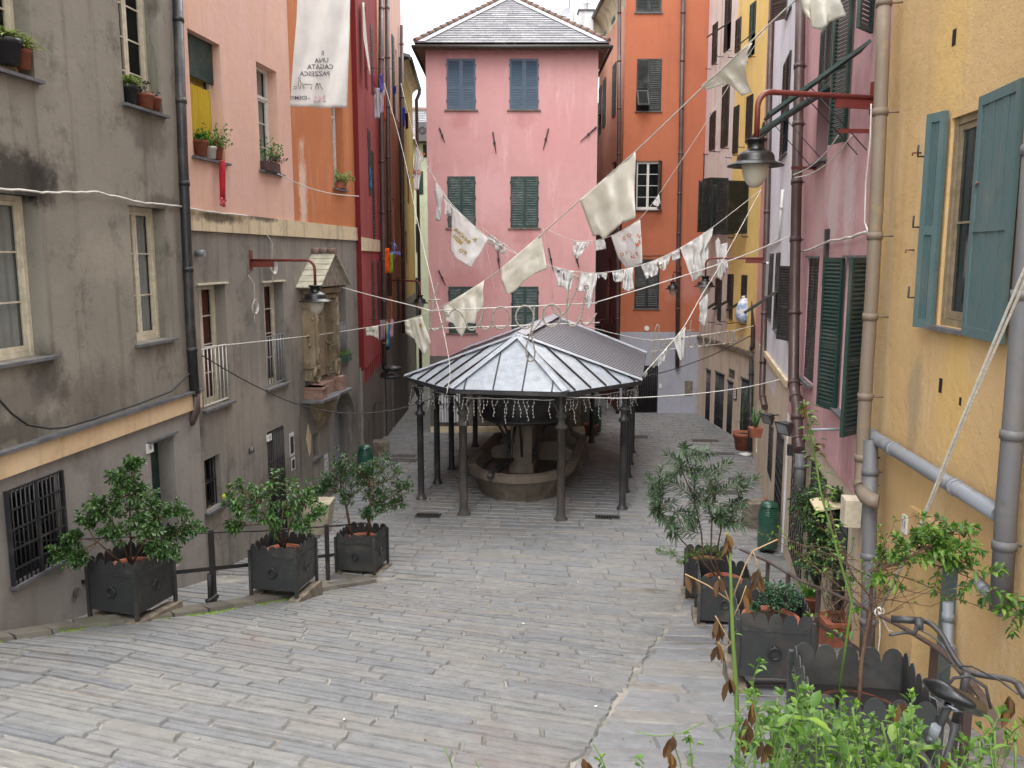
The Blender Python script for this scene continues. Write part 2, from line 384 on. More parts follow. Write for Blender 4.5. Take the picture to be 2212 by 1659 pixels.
def gut_x(y): return 99 if y > YG else itab(GT, y)
def gsheet(name, x0, x1, y0, y1, dz, mat, nx=40, ny=120):
    mb = MB(); vs = []; fs = []
    for j in range(ny + 1):
        y = y0 + (y1 - y0) * j / ny
        for i in range(nx + 1):
            x = x0 + (x1 - x0) * i / nx; vs.append((x, y, gz(x, y) + dz))
    for j in range(ny):
        for i in range(nx):
            a = j * (nx + 1) + i; fs.append((a, a + 1, a + nx + 2, a + nx + 1))
    mb.add(vs, fs); return mb.build(name, mat, kind='structure')
t = NT('lime_mortar'); c = t.mix(t.ramp(t.noise(1.2, 8), [(.4, 0.0), (.62, 1.0)]), lin('#94918a'), lin('#605e59'))
c = t.mix(t.ramp(t.noise(.35, 6), [(.5, 0.0), (.66, .35)]), c, lin('#8a6f58')); t.base(c); t.bump(t.noise(30, 6), .6, .02); M['mortar'] = t.set(.95, 0, .2)
gsheet('ground', -40, 44, -6, 80, 0, M['mortar'])
COLS = ['#828384', '#868786', '#7e8083', '#898885', '#838485', '#777a7e', '#888681', '#7f8183', '#8c8b87', '#828281']
t = None
M['paver'] = island('grey_luserna_stone', COLS, .62, .55, 45, streaks=((1.0, 11, 11), (0, 0, R(20))), spec=.4, dirt=('#8a6a52', .55, .3))
M['paver_b'] = island('smooth_grey_stone', ['#7f8081', '#888a8d', '#777a7e', '#8b8985', '#7f8286'], .6, .4, 40, streaks=((1.3, 4, 4), (0, 0, 0)), spec=.4, dirt=('#9a7a5e', .8, .35))
def slab(mb, pf, xa0, xa1, xb0, xb1, r0, r1, groove, hz):
    """xa*: left/right ends on the near edge r0, xb*: on the far edge r1"""
    tx = [0, .02, .18, .38, .62, .82, .98, 1]
    tr_ = [0, .07, .44, .5, .56, .93, 1]; th = [-.03, .004, .007, (-.016 if groove else .007), .006, .003, -.03]
    j = [rnd.uniform(-.018, .018) for _ in range(4)]; vs = []; gs = rnd.uniform(-.08, .08)
    for a, ta in enumerate(tx):
        for b, tb in enumerate(tr_):
            if b in (2, 3, 4): tb += gs
            x = (xa0 + (xa1 - xa0) * ta) * (1 - tb) + (xb0 + (xb1 - xb0) * ta) * tb; r = r0 + (r1 - r0) * tb
            r += (j[0] * (1 - ta) + j[1] * ta) * (1 - tb) + (j[2] * (1 - ta) + j[3] * ta) * tb + noise.noise((x * 5, r0 * 7 + tb * 3, 4.1)) * .02
            x += noise.noise((x * 3, r * 9, 1.3)) * .03
            X, Y = pf(x, r)
            z = gz(X, Y) + hz + (th[b] if 0 < a < 7 else min(th[b], -.02)) + noise.noise((X * .7, Y * .7, 0)) * .006
            vs.append((X, Y, z))
    k = len(tr_); fs = [(a * k + b, (a + 1) * k + b, (a + 1) * k + b + 1, a * k + b + 1) for a in range(7) for b in range(k - 1)]
    mb.add(vs, fs)
def runs_at(inside, pf, r, xr):
    st = None; runs = []; n_ = int((xr[1] - xr[0]) / .06)
    for i in range(n_ + 1):
        x = xr[0] + i * .06; ok = i < n_ and inside(*pf(x, r))
        if ok and st is None: st = x
        if not ok and st is not None: runs.append((st, x)); st = None
    return [q for q in runs if q[1] - q[0] > .3]
def pave(mb, inside, pf, r0, r1, xr, rh, lw, gap, groove, hz=.02):
    r = r0
    while r < r1:
        h = rh * rnd.uniform(.8, 1.15); g = gap * rnd.uniform(.6, 1.5)
        A, B = runs_at(inside, pf, r, xr), runs_at(inside, pf, r + h - g, xr)
        if len(A) != len(B): A = B = runs_at(inside, pf, r + h / 2, xr)
        for (a, b), (a2, b2) in zip(A, B):
            if abs(a - a2) > .8: a2 = a
            if abs(b - b2) > .8: b2 = b
            x = max(a, a2) if abs(a - a2) > .01 else a; x = (a + a2) / 2; first = True; be = (b + b2) / 2
            while x < be - .08:
                w = rnd.uniform(*lw); e = min(be, x + w)
                if be - e < .25: e = be
                slab(mb, pf, a if first else x, b if e == be else e, a2 if first else x, b2 if e == be else e, r, r + h - g, rnd.random() < groove, hz + rnd.uniform(-.004, .004))
                x = e + gap * rnd.uniform(.2, .8); first = False
        r += h
def pf_skew(x, r): return x, r - x * thskew(r)
def left_wall_x(y):
    return -7.42 + .12 * y if y < 15.1 else (-7.62 + .127 * y if y < 25 else -4.6)
def in_ramp(x, y): return 2.2 < y < 15.6 and curb_x(y) + .16 < x < gut_x(y) - .03 and x > left_wall_x(y) and (y < YG or x < GT[-1][1] + .3)
mb = MB(); pave(mb, lambda x, y: in_ramp(x, y) , pf_skew, 1.0, 19, (-9.5, 4), .27, (.5, 1.2), .032, .8)
mb.build('ramp', M['paver'], kind='structure')
mb = MB()
def in_plaza(x, y):
    if y < YG or in_ramp(x, y) or (y < 15.6 and x < GT[-1][1] + .3): return False
    if y < 16.6 and x < curb_x(y) + .16: return False
    return y < 52 and -6.5 < x < 9
pave(mb, in_plaza, pf_skew, 12.0, 50, (-7, 9), .33, (.4, .95), .02, .12)
mb.build('plaza', M['paver'], kind='structure')
mb = MB()
def pf_w(x, r): return x, r - x * .02
pave(mb, lambda x, y: y < YG and gut_x(y) + .02 < x < 6.2, pf_w, 1.5, 16, (-2, 6.2), .42, (.5, 1.25), .025, .0)
mb.build('right_footpath', M['paver_b'], kind='structure')
mb = MB()
def pf_l(x, r): return x, r - x * .55
pave(mb, lambda x, y: y < 16.6 and left_wall_x(y) < x < curb_x(y) - .16, pf_l, 2, 18, (-9, -2), .4, (.5, 1.1), .03, .0, .0)
mb.build('left_footpath', M['paver_b'], kind='structure')
# kerb
M['kerb'] = island('mossy_kerb_stone', ['#6b665d', '#777268', '#5f5b54'], .9, .7, 30, dirt=('#4d6a22', 1.6, .8))
mb = MB(); pts = [(y, itab(KT, y)) for y in [KT[0][0] + (KT[-1][0] - KT[0][0]) * i / 16 for i in range(17)]]
for (ya, xa), (yb, xb) in zip(pts, pts[1:]):
    d = Vector((xb - xa, yb - ya, 0)).normalized(); n = Vector((-d.y, d.x, 0)) * .15
    a = Vector((xa, ya, gz(xa, ya))) + d * .012; b = Vector((xb, yb, gz(xb, yb)))
    top = Vector((0, 0, .085))
    mb.add([a - n, b - n, b + n, a + n, a - n * .8 + top, b - n * .8 + top, b + n * .9 + top, a + n * .9 + top],
           [(4, 5, 6, 7), (0, 1, 5, 4), (1, 2, 6, 5), (2, 3, 7, 6), (3, 0, 4, 7)])
mb.build('kerb', M['kerb'], kind='structure')
# moss along the kerb
M['moss'] = plain('moss', '#5d7a26', .95, var=.4, sc=20, bump=.8)
mb = MB()
for i in range(500):
    y = rnd.uniform(8.6, 13.4); x = itab(KT, y) + .19 + abs(rnd.gauss(0, .05)); s = rnd.uniform(.012, .035)
    if noise.noise((x * 2, y * 2, 3)) < -.12: continue
    c = Vector((x, y, gz(x, y) + .022)); mb.add([c + Vector((s, 0, 0)), c + Vector((0, s * 1.4, 0)), c - Vector((s, 0, 0)), c - Vector((0, s * 1.4, 0)), c + Vector((0, 0, s * .45))], [(0, 1, 4), (1, 2, 4), (2, 3, 4), (3, 0, 4)])
mb.build('moss', M['moss'], kind='stuff', label='bright green moss growing along the foot of the left kerb', cat='moss')
# litter: leaves, butts and paper scraps on the stones
mb = MB(); mb2 = MB()
for i in range(45):
    y = rnd.uniform(4.5, 24); x = rnd.uniform(-4, 3.5) if y < 14 else rnd.uniform(-3.5, 5)
    s = rnd.uniform(.006, .013) * (1 if y < 9 else 1.4); an = rnd.uniform(0, 3.14); c = Vector((x, y, gz(x, y) + .034))
    a = Vector((math.cos(an), math.sin(an), 0)) * s * 1.6; b = Vector((-math.sin(an), math.cos(an), 0)) * s
    (mb if rnd.random() < .55 else mb2).add([c - a, c - b, c + a + Vector((0, 0, s * .5)), c + b], [(0, 1, 2, 3)])
mb.build('leaf_litter', M['leaf_dry'], kind='stuff', label='small brown leaf bits scattered over the paving', cat='litter')
mb2.build('paper_litter', M['white_pl'], kind='stuff', label='tiny white paper scraps scattered over the paving', cat='litter')
# drain covers
def grate(u, v, w, d, name, label, slots, rz=-.1):
    c = G(u, v); r = empty(name, c, label, 'drain cover', 'drain covers in the paving'); r.rotation_euler = (0, 0, 0)
    m = MB(); ca, sa = math.cos(rz), math.sin(rz); X = Vector((ca, sa, 0)); Y = Vector((-sa, ca, 0)); c2 = c + Vector((0, 0, .028))
    sl = (gz(c.x, c.y + .3) - gz(c.x, c.y - .3)) / .6; Y.z = sl
    t_ = .03
    m.box(c2 - X * w / 2 - Y * d / 2, X * w, Y * t_, (0, 0, .012)); m.box(c2 - X * w / 2 + Y * (d / 2 - t_), X * w, Y * t_, (0, 0, .012))
    m.box(c2 - X * w / 2 - Y * (d / 2 - t_), X * t_, Y * (d - 2 * t_), (0, 0, .012)); m.box(c2 + X * (w / 2 - t_) - Y * (d / 2 - t_), X * t_, Y * (d - 2 * t_), (0, 0, .012))
    for i in range(slots):
        x = -w / 2 + t_ + (w - 2 * t_) * (i + .5) / slots; m.box(c2 + X * (x - .011) - Y * (d / 2 - t_), X * .022, Y * (d - 2 * t_), (0, 0, .009))
    m.build('grate', M['iron'], r)
    m = MB(); m.box(c2 - X * (w / 2 - .01) - Y * (d / 2 - .01) - Vector((0, 0, .004)), X * (w - .02), Y * (d - .02), (0, 0, .006)); m.build('pit', M['dark'], r)
grate(925, 1116, .62, .34, 'drain_grate', 'slotted iron drain in front of the left side of the pavilion', 8)
grate(1312, 1120, .6, .32, 'drain_grate', 'slotted iron drain in front of the right side of the pavilion', 8)
def cover(u, v, w, d, label, rz=-.1):
    c = G(u, v); sl = (gz(c.x, c.y + .3) - gz(c.x, c.y - .3)) / .6
    m = MB(); ca, sa = math.cos(rz), math.sin(rz); X = Vector((ca, sa, 0)); Y = Vector((-sa, ca, sl)); b = c + Vector((0, 0, .026))
    m.box(b - X * w / 2 - Y * d / 2, X * w, Y * d, (0, 0, .006))
    nx, ny = int(w / .09), int(d / .09)
    for i in range(nx):
        for j in range(ny):
            q = b + X * (-w / 2 + w * (i + .5) / nx) + Y * (-d / 2 + d * (j + .5) / ny) + Vector((0, 0, .006)); m.box(q - X * .025 - Y * .025, X * .05, Y * .05, (0, 0, .004))
    m.build('manhole_cover', M['cover'], label=label, cat='manhole cover')
M['cover'] = metal_paint('rusty_cast_iron', '#4b4644', '#4a3428', .7, .7)
for a in [(872, 987, .8, .45, 'small iron cover beside the stone block near the left arch'), (871, 996, .9, .45, 'wide iron cover beside the stone block near the left arch'),
          (1378, 945, .7, .5, 'rusty cover just right of the rear pavilion columns'), (1523, 953, .9, .4, 'iron cover in front of the third barred door of the beige ground floor'),
          (1560, 981, .8, .35, 'iron cover left of the big terracotta pot'), (1605, 1037, .8, .35, 'ribbed cover left of the stone block on the right'),
          (1559, 1065, .9, .45, 'worn cover among the paving behind the oleander'), (1630, 1095, .7, .4, 'reddish cover left of the green bin on the right'),
          (1690, 1170, .5, .4, 'ribbed cover beside the shop door on the right')]: cover(*a)
# ================================================================ WALLS
class Wall:
    def __init__(s, x0, y0, x1, y1):
        s.p = Vector((x0, y0, 0)); d = Vector((x1 - x0, y1 - y0, 0)); s.L = d.length; s.t = d / s.L
        n = Vector((s.t.y, -s.t.x, 0))
        if n.dot(Vector((0, 0, 0)) - s.p) < 0: n = -n
        s.n = n
    def sz(s, u, v, d=0):
        r = ray(u, v); o = s.p + s.n * d; k = (o.x * s.n.x + o.y * s.n.y) / (r.x * s.n.x + r.y * s.n.y)
        q = Vector((0, 0, CZ)) + r * k
        return (q - s.p).dot(s.t), q.z
    def pt(s, a, z, d=0):
        q = s.p + s.t * a + s.n * d; return Vector((q.x, q.y, z))
    def px(s, u, v, d=0):
        a, z = s.sz(u, v, d); return s.pt(a, z, d)
    def rect(s, uL, uR, vT, vB, d=0):
        um, vm = (uL + uR) / 2, (vT + vB) / 2
        a, b = s.sz(uL, vm, d)[0], s.sz(uR, vm, d)[0]
        return min(a, b), max(a, b), s.sz(um, vB, d)[1], s.sz(um, vT, d)[1]
def facade(w, name, mat, parent, s0, s1, z0, z1, holes=(), d=0., reveal=.22, rmat=None):
    """flat wall sheet with rectangular openings whose reveals run back into the wall"""
    hs_ = [h for h in holes if h[0] < s1 and h[1] > s0 and h[2] < z1 and h[3] > z0]
    S = sorted({s0, s1} | {min(max(h[i], s0), s1) for h in hs_ for i in (0, 1)})
    Z = sorted({z0, z1} | {min(max(h[i], z0), z1) for h in hs_ for i in (2, 3)})
    m = MB(); idx = {}
    for i, a in enumerate(S):
        for j, z in enumerate(Z): idx[i, j] = len(m.v); m.v.append(tuple(w.pt(a, z, d)))
    for i in range(len(S) - 1):
        for j in range(len(Z) - 1):
            cs, cz = (S[i] + S[i + 1]) / 2, (Z[j] + Z[j + 1]) / 2
            if any(h[0] < cs < h[1] and h[2] < cz < h[3] for h in hs_): continue
            m.f.append((idx[i, j], idx[i + 1, j], idx[i + 1, j + 1], idx[i, j + 1])); m.m.append(0); m.sm.append(False)
    for h in hs_:
        a, b, c, e = max(h[0], s0), min(h[1], s1), max(h[2], z0), min(h[3], z1); r = h[4] if len(h) > 4 else reveal
        q = [(a, c), (b, c), (b, e), (a, e)]
        for k in range(4):
            (sa, za), (sb, zb) = q[k], q[(k + 1) % 4]
            if za == zb and (za == z0 and h[2] < z0 or za == z1 and h[3] > z1): continue
            m.quad(w.pt(sa, za, d), w.pt(sb, zb, d), w.pt(sb, zb, d - r), w.pt(sa, za, d - r), 0)
    return m.build(name, mat, parent)
def shell(w, parent, mat, s0, s1, z0, z1, depth, d=-.6):
    """back, sides and top of a house block, so that it is a closed volume"""
    m = MB(); A, B, C, D = w.pt(s0, z0, 0), w.pt(s1, z0, 0), w.pt(s1, z0, -depth), w.pt(s0, z0, -depth)
    H = Vector((0, 0, z1 - z0))
    m.quad(B, C, C + H, B + H); m.quad(C, D, D + H, C + H); m.quad(D, A, A + H, D + H); m.quad(A + H, B + H, C + H, D + H)
    return m.build('side_wall', mat, parent)
def band(w, name, mat, parent, s0, s1, z0, z1, proj, ledge=None):
    m = MB(); m.box(w.pt(s0, z0, -.02), w.t * (s1 - s0), w.n * (proj + .02), (0, 0, z1 - z0)); o = m.build(name, mat, parent)
    if ledge:
        m = MB(); k = 0; a = s0
        while a < s1:
            b = min(s1, a + rnd.uniform(.8, 1.3)); m.box(w.pt(a, z1 + .002, -.02), w.t * (b - a - .006), w.n * (proj + .07), (0, 0, .045 + .006 * (k % 2))); a = b; k += 1
        m.build('ledge', ledge, parent)
    return o
def louvre(m, o, X, Zv, N, w, h, n=None, st=.055, rail=.07, mid=.4, th=.04, board=False):
    """one shutter leaf in mesh m. o = lower hinge corner, X width dir, N outward normal"""
    X = X.normalized(); N = N.normalized(); Z = Zv.normalized()
    def bx(x, z, dx, dz, n0, n1): m.box(o + X * x + Z * z + N * n0, X * dx, N * (n1 - n0), Z * dz)
    bx(0, 0, st, h, 0, th); bx(w - st, 0, st, h, 0, th)
    bx(st, 0, w - 2 * st, rail, .003, th - .003); bx(st, h - rail, w - 2 * st, rail, .003, th - .003); bx(st, h * mid, w - 2 * st, rail, .003, th - .003)
    for z0, z1 in ((rail, h * mid), (h * mid + rail, h - rail)):
        if board:
            k = 5
            bx(st, z0, w - 2 * st, z1 - z0, .004, .01)
            for i in range(k): bx(st + (w - 2 * st) * i / k + .005, z0, (w - 2 * st) / k - .014, z1 - z0, .011, th - .016 + (i % 2) * .004)
        else:
            k = n or max(4, int((z1 - z0) / .055)); k = max(3, int(k * (z1 - z0) / h * 1.2)) if n else k
            dz = (z1 - z0) / k
            for i in range(k):
                b = o + X * st + Z * (z0 + dz * i + dz * .1); m.box(b + N * (th - .006), X * (w - 2 * st), N * (-th + .016) + Z * dz * .75, Z * dz * .28 + N * .004)
UP = Vector((0, 0, 1))
def closed_shutters(w, parent, s0, s1, z0, z1, mat, d=-.03, n=None, flap=None, mid=.4):
    half = (s1 - s0) / 2
    for k in (0, 1):
        m = MB(); a = s0 + half * k
        if flap is not None and k == flap[0]:
            # lower panel propped open (mandola)
            h = z1 - z0; hz = h * mid
            X = w.t; o = w.pt(a + .004, z0 + hz, d)
            louvre(m, o, X, UP, w.n, half - .008, h - hz, n, mid=.02)
            an = flap[1]; dirv = (-UP * math.cos(an) + w.n * math.sin(an)); nn = (w.n * math.cos(an) + UP * math.sin(an))
            o2 = o + dirv * (hz); louvre(m, o2 - w.t * 0 + w.n * .01, X, -dirv, nn, half - .03, hz - .02, n, mid=.02)
        else:
            louvre(m, w.pt(a + .004, z0, d), w.t, UP, w.n, half - .008, z1 - z0, n, mid=mid)
        m.build('shutter', mat, parent)
def backing(w, s0, s1, z0, z1, d, mat, parent, name='pane'):
    m = MB(); m.quad(w.pt(s0, z0, d), w.pt(s1, z0, d), w.pt(s1, z1, d), w.pt(s0, z1, d)); return m.build(name, mat, parent)
def casement(w, parent, s0, s1, z0, z1, d=-.2, fm=None, rows=3, leaves=2, fw=.05, curtain=None, sill=True, glass=None, top=None, name='window'):
    fm = fm or M['white_fr']; m = MB()
    def bx(a, b, c, e, d0, d1): m.box(w.pt(a, c, d0), w.t * (b - a), w.n * (d1 - d0), (0, 0, e - c))
    bx(s0, s0 + fw, z0, z1, d - .02, d + .05); bx(s1 - fw, s1, z0, z1, d - .02, d + .05)
    bx(s0 + fw, s1 - fw, z0, z0 + fw, d - .02, d + .045); bx(s0 + fw, s1 - fw, z1 - fw, z1, d - .02, d + .045)
    zt = z1 - fw
    if top: zt = z1 - fw - top; bx(s0 + fw, s1 - fw, zt - .03, zt + .03, d - .02, d + .055)
    W_ = (s1 - s0 - 2 * fw) / leaves
    for k in range(leaves):
        a = s0 + fw + W_ * k + .004; b = a + W_ - .008; c, e = z0 + fw + .004, zt - (.03 if top else 0) - .004; q = fw * .85
        bx(a, a + q, c, e, d - .01, d + .03); bx(b - q, b, c, e, d - .01, d + .03); bx(a + q, b - q, c, c + q * 1.3, d - .01, d + .028); bx(a + q, b - q, e - q, e, d - .01, d + .028)
        for i in range(1, rows):
            z = c + (e - c) * i / rows; bx(a + q, b - q, z - .011, z + .011, d, d + .022)
    o = m.build(name, fm, parent)
    backing(w, s0 + fw / 2, s1 - fw / 2, z0 + fw / 2, z1 - fw / 2, d + .008, glass or M['glassmix'], o)
    if curtain:
        m = MB(); k = 26; vs = []
        for i in range(k + 1):
            a = s0 + fw + (s1 - s0 - 2 * fw) * i / k
            for z in (z0 + .03, z1 - .03): vs.append(w.pt(a, z, d - .05 + .015 * math.sin(i * 1.9)))
        m.add(vs, [(2 * i, 2 * i + 2, 2 * i + 3, 2 * i + 1) for i in range(k)], 0, True); m.build('curtain', curtain, o)
    if sill: slate_sill(w, o, s0, s1, z0)
    return o
def slate_sill(w, parent, s0, s1, z0, out=.09, over=.08, mat=None):
    m = MB(); m.box(w.pt(s0 - over, z0 - .045, -.22), w.t * (s1 - s0 + 2 * over), w.n * (.22 + out), (0, 0, .042)); return m.build('sill', mat or M['slate'], parent)
t = NT('see_through_glass'); t.base((.03, .035, .035)); t.set(.04, 0, .8)
tr = t.n('ShaderNodeBsdfTransparent'); mx = t.n('ShaderNodeMixShader'); mx.inputs[0].default_value = .25
t.l(tr.outputs[0], mx.inputs[1]); t.l(t.b.outputs[0], mx.inputs[2]); t.l(mx.outputs[0], t.out.inputs['Surface']); M['glassmix'] = t.m
def room(w, s0, s1, z0, z1, parent, dep=1.0, mat=None):
    """dark room box behind an opening"""
    m = MB(); a, b, c, d = (s0 - .3, s1 + .3, z0 - .2, z1 + .2)
    A, B, C, D = w.pt(a, c, -.24), w.pt(b, c, -.24), w.pt(b, c, -.24 - dep), w.pt(a, c, -.24 - dep); H = Vector((0, 0, d - c))
    m.quad(A, B, C, D); m.quad(B, C, C + H, B + H); m.quad(C, D, D + H, C + H); m.quad(D, A, A + H, D + H); m.quad(A + H, B + H, C + H, D + H)
    return m.build('room', mat or M['dark'], parent)
def pipe(parent, w, pts, r, mat, off=.1, name='drainpipe', brackets=True):
    """pts: list of (u,v) on the wall plane pushed out by off"""
    m = MB(); q = [w.px(u, v, off) for u, v in pts]; m.tube(q, r, 10)
    for a, b in zip(q, q[1:]):
        L = (b - a).length; k = int(L / 2.1)
        for i in range(k + 1):
            c = a + (b - a) * ((i + .35) / (k + 1)); dv = (b - a).normalized(); m.tube([c - dv * .04, c + dv * .04], r * 1.14, 10)
            if brackets: m.tube([c, c - w.n * off], .012, 4)
    return m.build(name, mat, parent)
def bars_v(m, w, s0, s1, z0, z1, n, d, r=.011, rails=2):
    for i in range(n + 1):
        a = s0 + (s1 - s0) * i / n; m.tube([w.pt(a, z0, d), w.pt(a, z1, d)], r, 5)
    for j in range(rails):
        z = z0 + (z1 - z0) * (j / (rails - 1) if rails > 1 else .5); m.box(w.pt(s0 - .02, z - .012, d - .012), w.t * (s1 - s0 + .04), w.n * .024, (0, 0, .024))
def text_mesh(s, size=1, bold=0.0, mirror=False, center=True):
    cu = bpy.data.curves.new('tmp', 'FONT'); cu.body = s; cu.size = size; cu.offset = bold; cu.resolution_u = 2
    if center: cu.align_x = 'CENTER'
    o = bpy.data.objects.new('tmp', cu); COL.objects.link(o)
    dg = bpy.context.evaluated_depsgraph_get(); me = bpy.data.meshes.new_from_object(o.evaluated_get(dg))
    vs = [Vector(v.co) for v in me.vertices]; fs = [tuple(p.vertices) for p in me.polygons]
    bpy.data.objects.remove(o); bpy.data.meshes.remove(me); bpy.data.curves.remove(cu)
    if mirror: vs = [Vector((-v.x, v.y, 0)) for v in vs]
    return vs, fs
def wall_text(w, s, a, z, d, size, mat, parent, name='lettering', flip=False, bold=.0):
    vs, fs = text_mesh(s, size, bold); k = -1 if flip else 1
    m = MB(); m.add([w.pt(a + v.x * k, z + v.y, d) for v in vs], fs); return m.build(name, mat, parent)
ZT = 17.5   # height of the tall blocks
ZB = -1.2

# ---------------------------------------------------------------- L1 taupe house, near left
w = L1 = Wall(-7.44 + .12 * 4, 4, -7.44 + .12 * 15.2, 15.2)
b = empty('house', w.pt(4, 0), 'taupe stuccoed house nearest on the left, with an ochre band above its ground floor', 'house')
zs1 = w.sz(410, 850)[1]; zs0 = w.sz(410, 886)[1]
O = {k: w.rect(*r) for k, r in dict(a=(-70, 62, -160, 148), b=(257, 340, -150, 232), c=(-70, 95, 417, 784), d=(287, 364, 448, 738), g=(18, 130, 1045, 1238), door=(332, 383, 944, 1240)).items()}
hol = [O['a'] + (.3,), O['b'] + (.3,), O['c'] + (.3,), O['d'] + (.3,)]
facade(w, 'wall', M['grey_near'], b, 0, w.L, zs1, ZT, hol)
facade(w, 'lower_wall', M['grey_low'], b, 0, w.L, ZB, zs0, [O['g'] + (.12,), O['door'] + (.35,)])
band(w, 'string_course', M['ochre_band'], b, 0, w.L + .03, zs0, zs1, .06, M['slate'])
shell(w, b, M['grey_near'], 0, w.L, ZB, ZT, 5)
for k, cur in (('a', None), ('b', None), ('c', M['curtain']), ('d', M['curtain'])):
    s0, s1, z0, z1 = O[k]; casement(w, b, s0, s1, z0, z1, -.27, M['cream_fr'], 3 if k in 'cd' else 4, 2, .065, cur, top=.5 if k in 'ab' else None); room(w, s0, s1, z0, z1, b)
s0, s1, z0, z1 = O['g']
o = casement(w, b, s0, s1, z0, z1, -.1, M['iron'], 2, 2, .04); room(w, s0, s1, z0, z1, b, 1.2)
m = MB(); bars_v(m, w, s0 - .05, s1 + .05, z0 - .05, z1 + .05, 13, .05, .011, 6)
for a in (s0 - .06, (s0 + s1) / 2 - .02, s1 + .03): m.box(w.pt(a, z0 - .06, .02), w.t * .035, w.n * .05, (0, 0, z1 - z0 + .12))
m.build('grille', M['iron'], o)
s0, s1, z0, z1 = O['door']
m = MB(); m.box(w.pt(s0, z0, -.34), w.t * (s1 - s0), w.n * .05, (0, 0, z1 - z0))
for c, e in ((.15, .8), (.95, 1.75)):
    m.box(w.pt(s0 + .12, z0 + c, -.29), w.t * (s1 - s0 - .24), w.n * .012, (0, 0, e - c))
o = m.build('door', M['green_sh'], b); m = MB(); m.box(w.pt(s0 + .25, z1 - .62, -.288), w.t * .2, w.n * .006, (0, 0, .3)); m.build('notice', M['paper'], o)
m = MB(); m.tube([w.pt(s0 + .12, z0 + 1.05, -.29), w.pt(s0 + .12, z0 + 1.05, -.22), w.pt(s0 + .22, z0 + 1.05, -.22)], .012, 6); m.build('handle', M['pipe_zn'], o)
m = MB(); m.box(w.pt(s0 - .07, z1, -.1), w.t * (s1 - s0 + .14), w.n * .16, (0, 0, .04)); m.build('lintel', M['slate'], b)
r = w.rect(315, 328, 958, 978); m = MB(); m.box(w.pt(r[0], r[2], 0), w.t * (r[1] - r[0]), w.n * .03, (0, 0, r[3] - r[2])); o = m.build('house_number', M['white_pl'], b, label='white tile numbered 6 beside the green door')
wall_text(w, '6', (r[0] + r[1]) / 2, r[2] + .05, .034, (r[3] - r[2]) * .85, M['ink'], o)
c = w.px(164, 1279, 0); m = MB(); m.tube([c, c + w.n * .03], .07, 14); m.tube([c + w.n * .03, c + w.n * .035], .045, 10); m.build('wall_vent', M['stone_b'], b)
def wall_cable(w, pts, r, mat, name, parent, d=.04, wob=.0):
    q = []
    for (u0, v0), (u1, v1) in zip(pts, pts[1:]):
        k = max(2, int(math.hypot(u1 - u0, v1 - v0) / 12))
        for i in range(k): q.append(w.px(u0 + (u1 - u0) * i / k, v0 + (v1 - v0) * i / k + rnd.uniform(-wob, wob), d))
    q.append(w.px(*pts[-1], d)); m = MB(); m.tube(q, r, 5); return m.build(name, mat, parent)
wall_cable(w, [(-40, 406), (40, 411), (90, 416), (210, 415), (300, 437), (395, 447)], .016, M['cable_w'], 'cable', b, .05, 1.2)
wall_cable(w, [(-40, 835), (0, 865), (25, 893), (60, 918), (110, 926), (140, 923), (200, 905), (300, 872), (370, 845), (408, 808)], .016, M['cable_d'], 'cable', b, .09)

# ---------------------------------------------------------------- L2 salmon / orange house over grey ground storeys
w = L2 = Wall(-7.64 + .127 * 14.9, 14.9, -7.64 + .127 * 25, 25)
b = empty('house', w.pt(3, 0), 'salmon and orange house on the left with a cream band over dark grey lower storeys', 'house')
zb1 = (w.sz(500, 462)[1] + w.sz(776, 493)[1]) / 2; zb0 = w.sz(776, 520)[1]; zb0 = (zb0 + w.sz(500, 503)[1]) / 2
sp = w.sz(630, 300)[0]
Q = dict(a=(412, 480, 82, 343), b=(558, 601, 146, 371), c=(718, 742, 200, 408), d=(434, 492, 614, 878), e=(573, 615, 609, 834), f=(727, 749, 611, 780),
         g=(581, 617, 924, 1175), h=(443, 478, 986, 1098), n=(676, 691, 935, 989), arch=(720, 770, 845, 1062))
O2 = O = {k: w.rect(*r) for k, r in Q.items()}
facade(w, 'wall', M['salmon'], b, 0, sp, zb1, ZT, [O['a'] + (.3,), O['b'] + (.3,)])
facade(w, 'wall', M['orange_l'], b, sp, w.L, zb1, ZT, [O['c'] + (.3,)])
facade(w, 'lower_wall', M['grey_l2'], b, 0, w.L, ZB, zb0, [O[k] + (.3,) for k in 'defg'] + [O['h'] + (.25,), O['n'] + (.25,), O['arch'] + (.5,)])
band(w, 'string_course', M['cream_band'], b, 0, w.L, zb0, zb1, .05)
shell(w, b, M['grey_l2'], 0, w.L, ZB, ZT, 5)
for k in 'abc':
    s0, s1, z0, z1 = O[k]
    if k == 'a':
        o = casement(w, b, s0, s1, z0, z1, -.27, M['white_fr'], 1, 1, .05, M['curtain_y'], glass=M['glassmix'], top=.95)
        m = MB(); zz = z1 - (z1 - z0) * .34; nn = 22
        for i in range(nn):
            z = zz + (z1 - zz) * i / nn; m.box(w.pt(s0 + .03, z, -.17), w.t * (s1 - s0 - .06), w.n * .03 + UP * .02, (0, 0, .022))
        m.build('blind', M['green_sh'], o)
    else: o = casement(w, b, s0, s1, z0, z1, -.27, M['white_fr'], 3, 2, .05, M['curtain_w'], top=.55)
    room(w, s0, s1, z0, z1, b)
    if k == 'a':
        m = MB(); kk = 40; vs = []
        for i in range(kk + 1):
            for z in (z0 + .1, zz - .12): vs.append(w.pt(s0 + .08 + (s1 - s0 - .16) * i / kk, z, -.19 + .022 * math.sin(i * 1.5) + .01 * math.sin(i * .6)))
        m.add(vs, [(2 * i, 2 * i + 2, 2 * i + 3, 2 * i + 1) for i in range(kk)], 0, True); m.build('curtain', M['curtain_y'], o, label='bright yellow curtain')
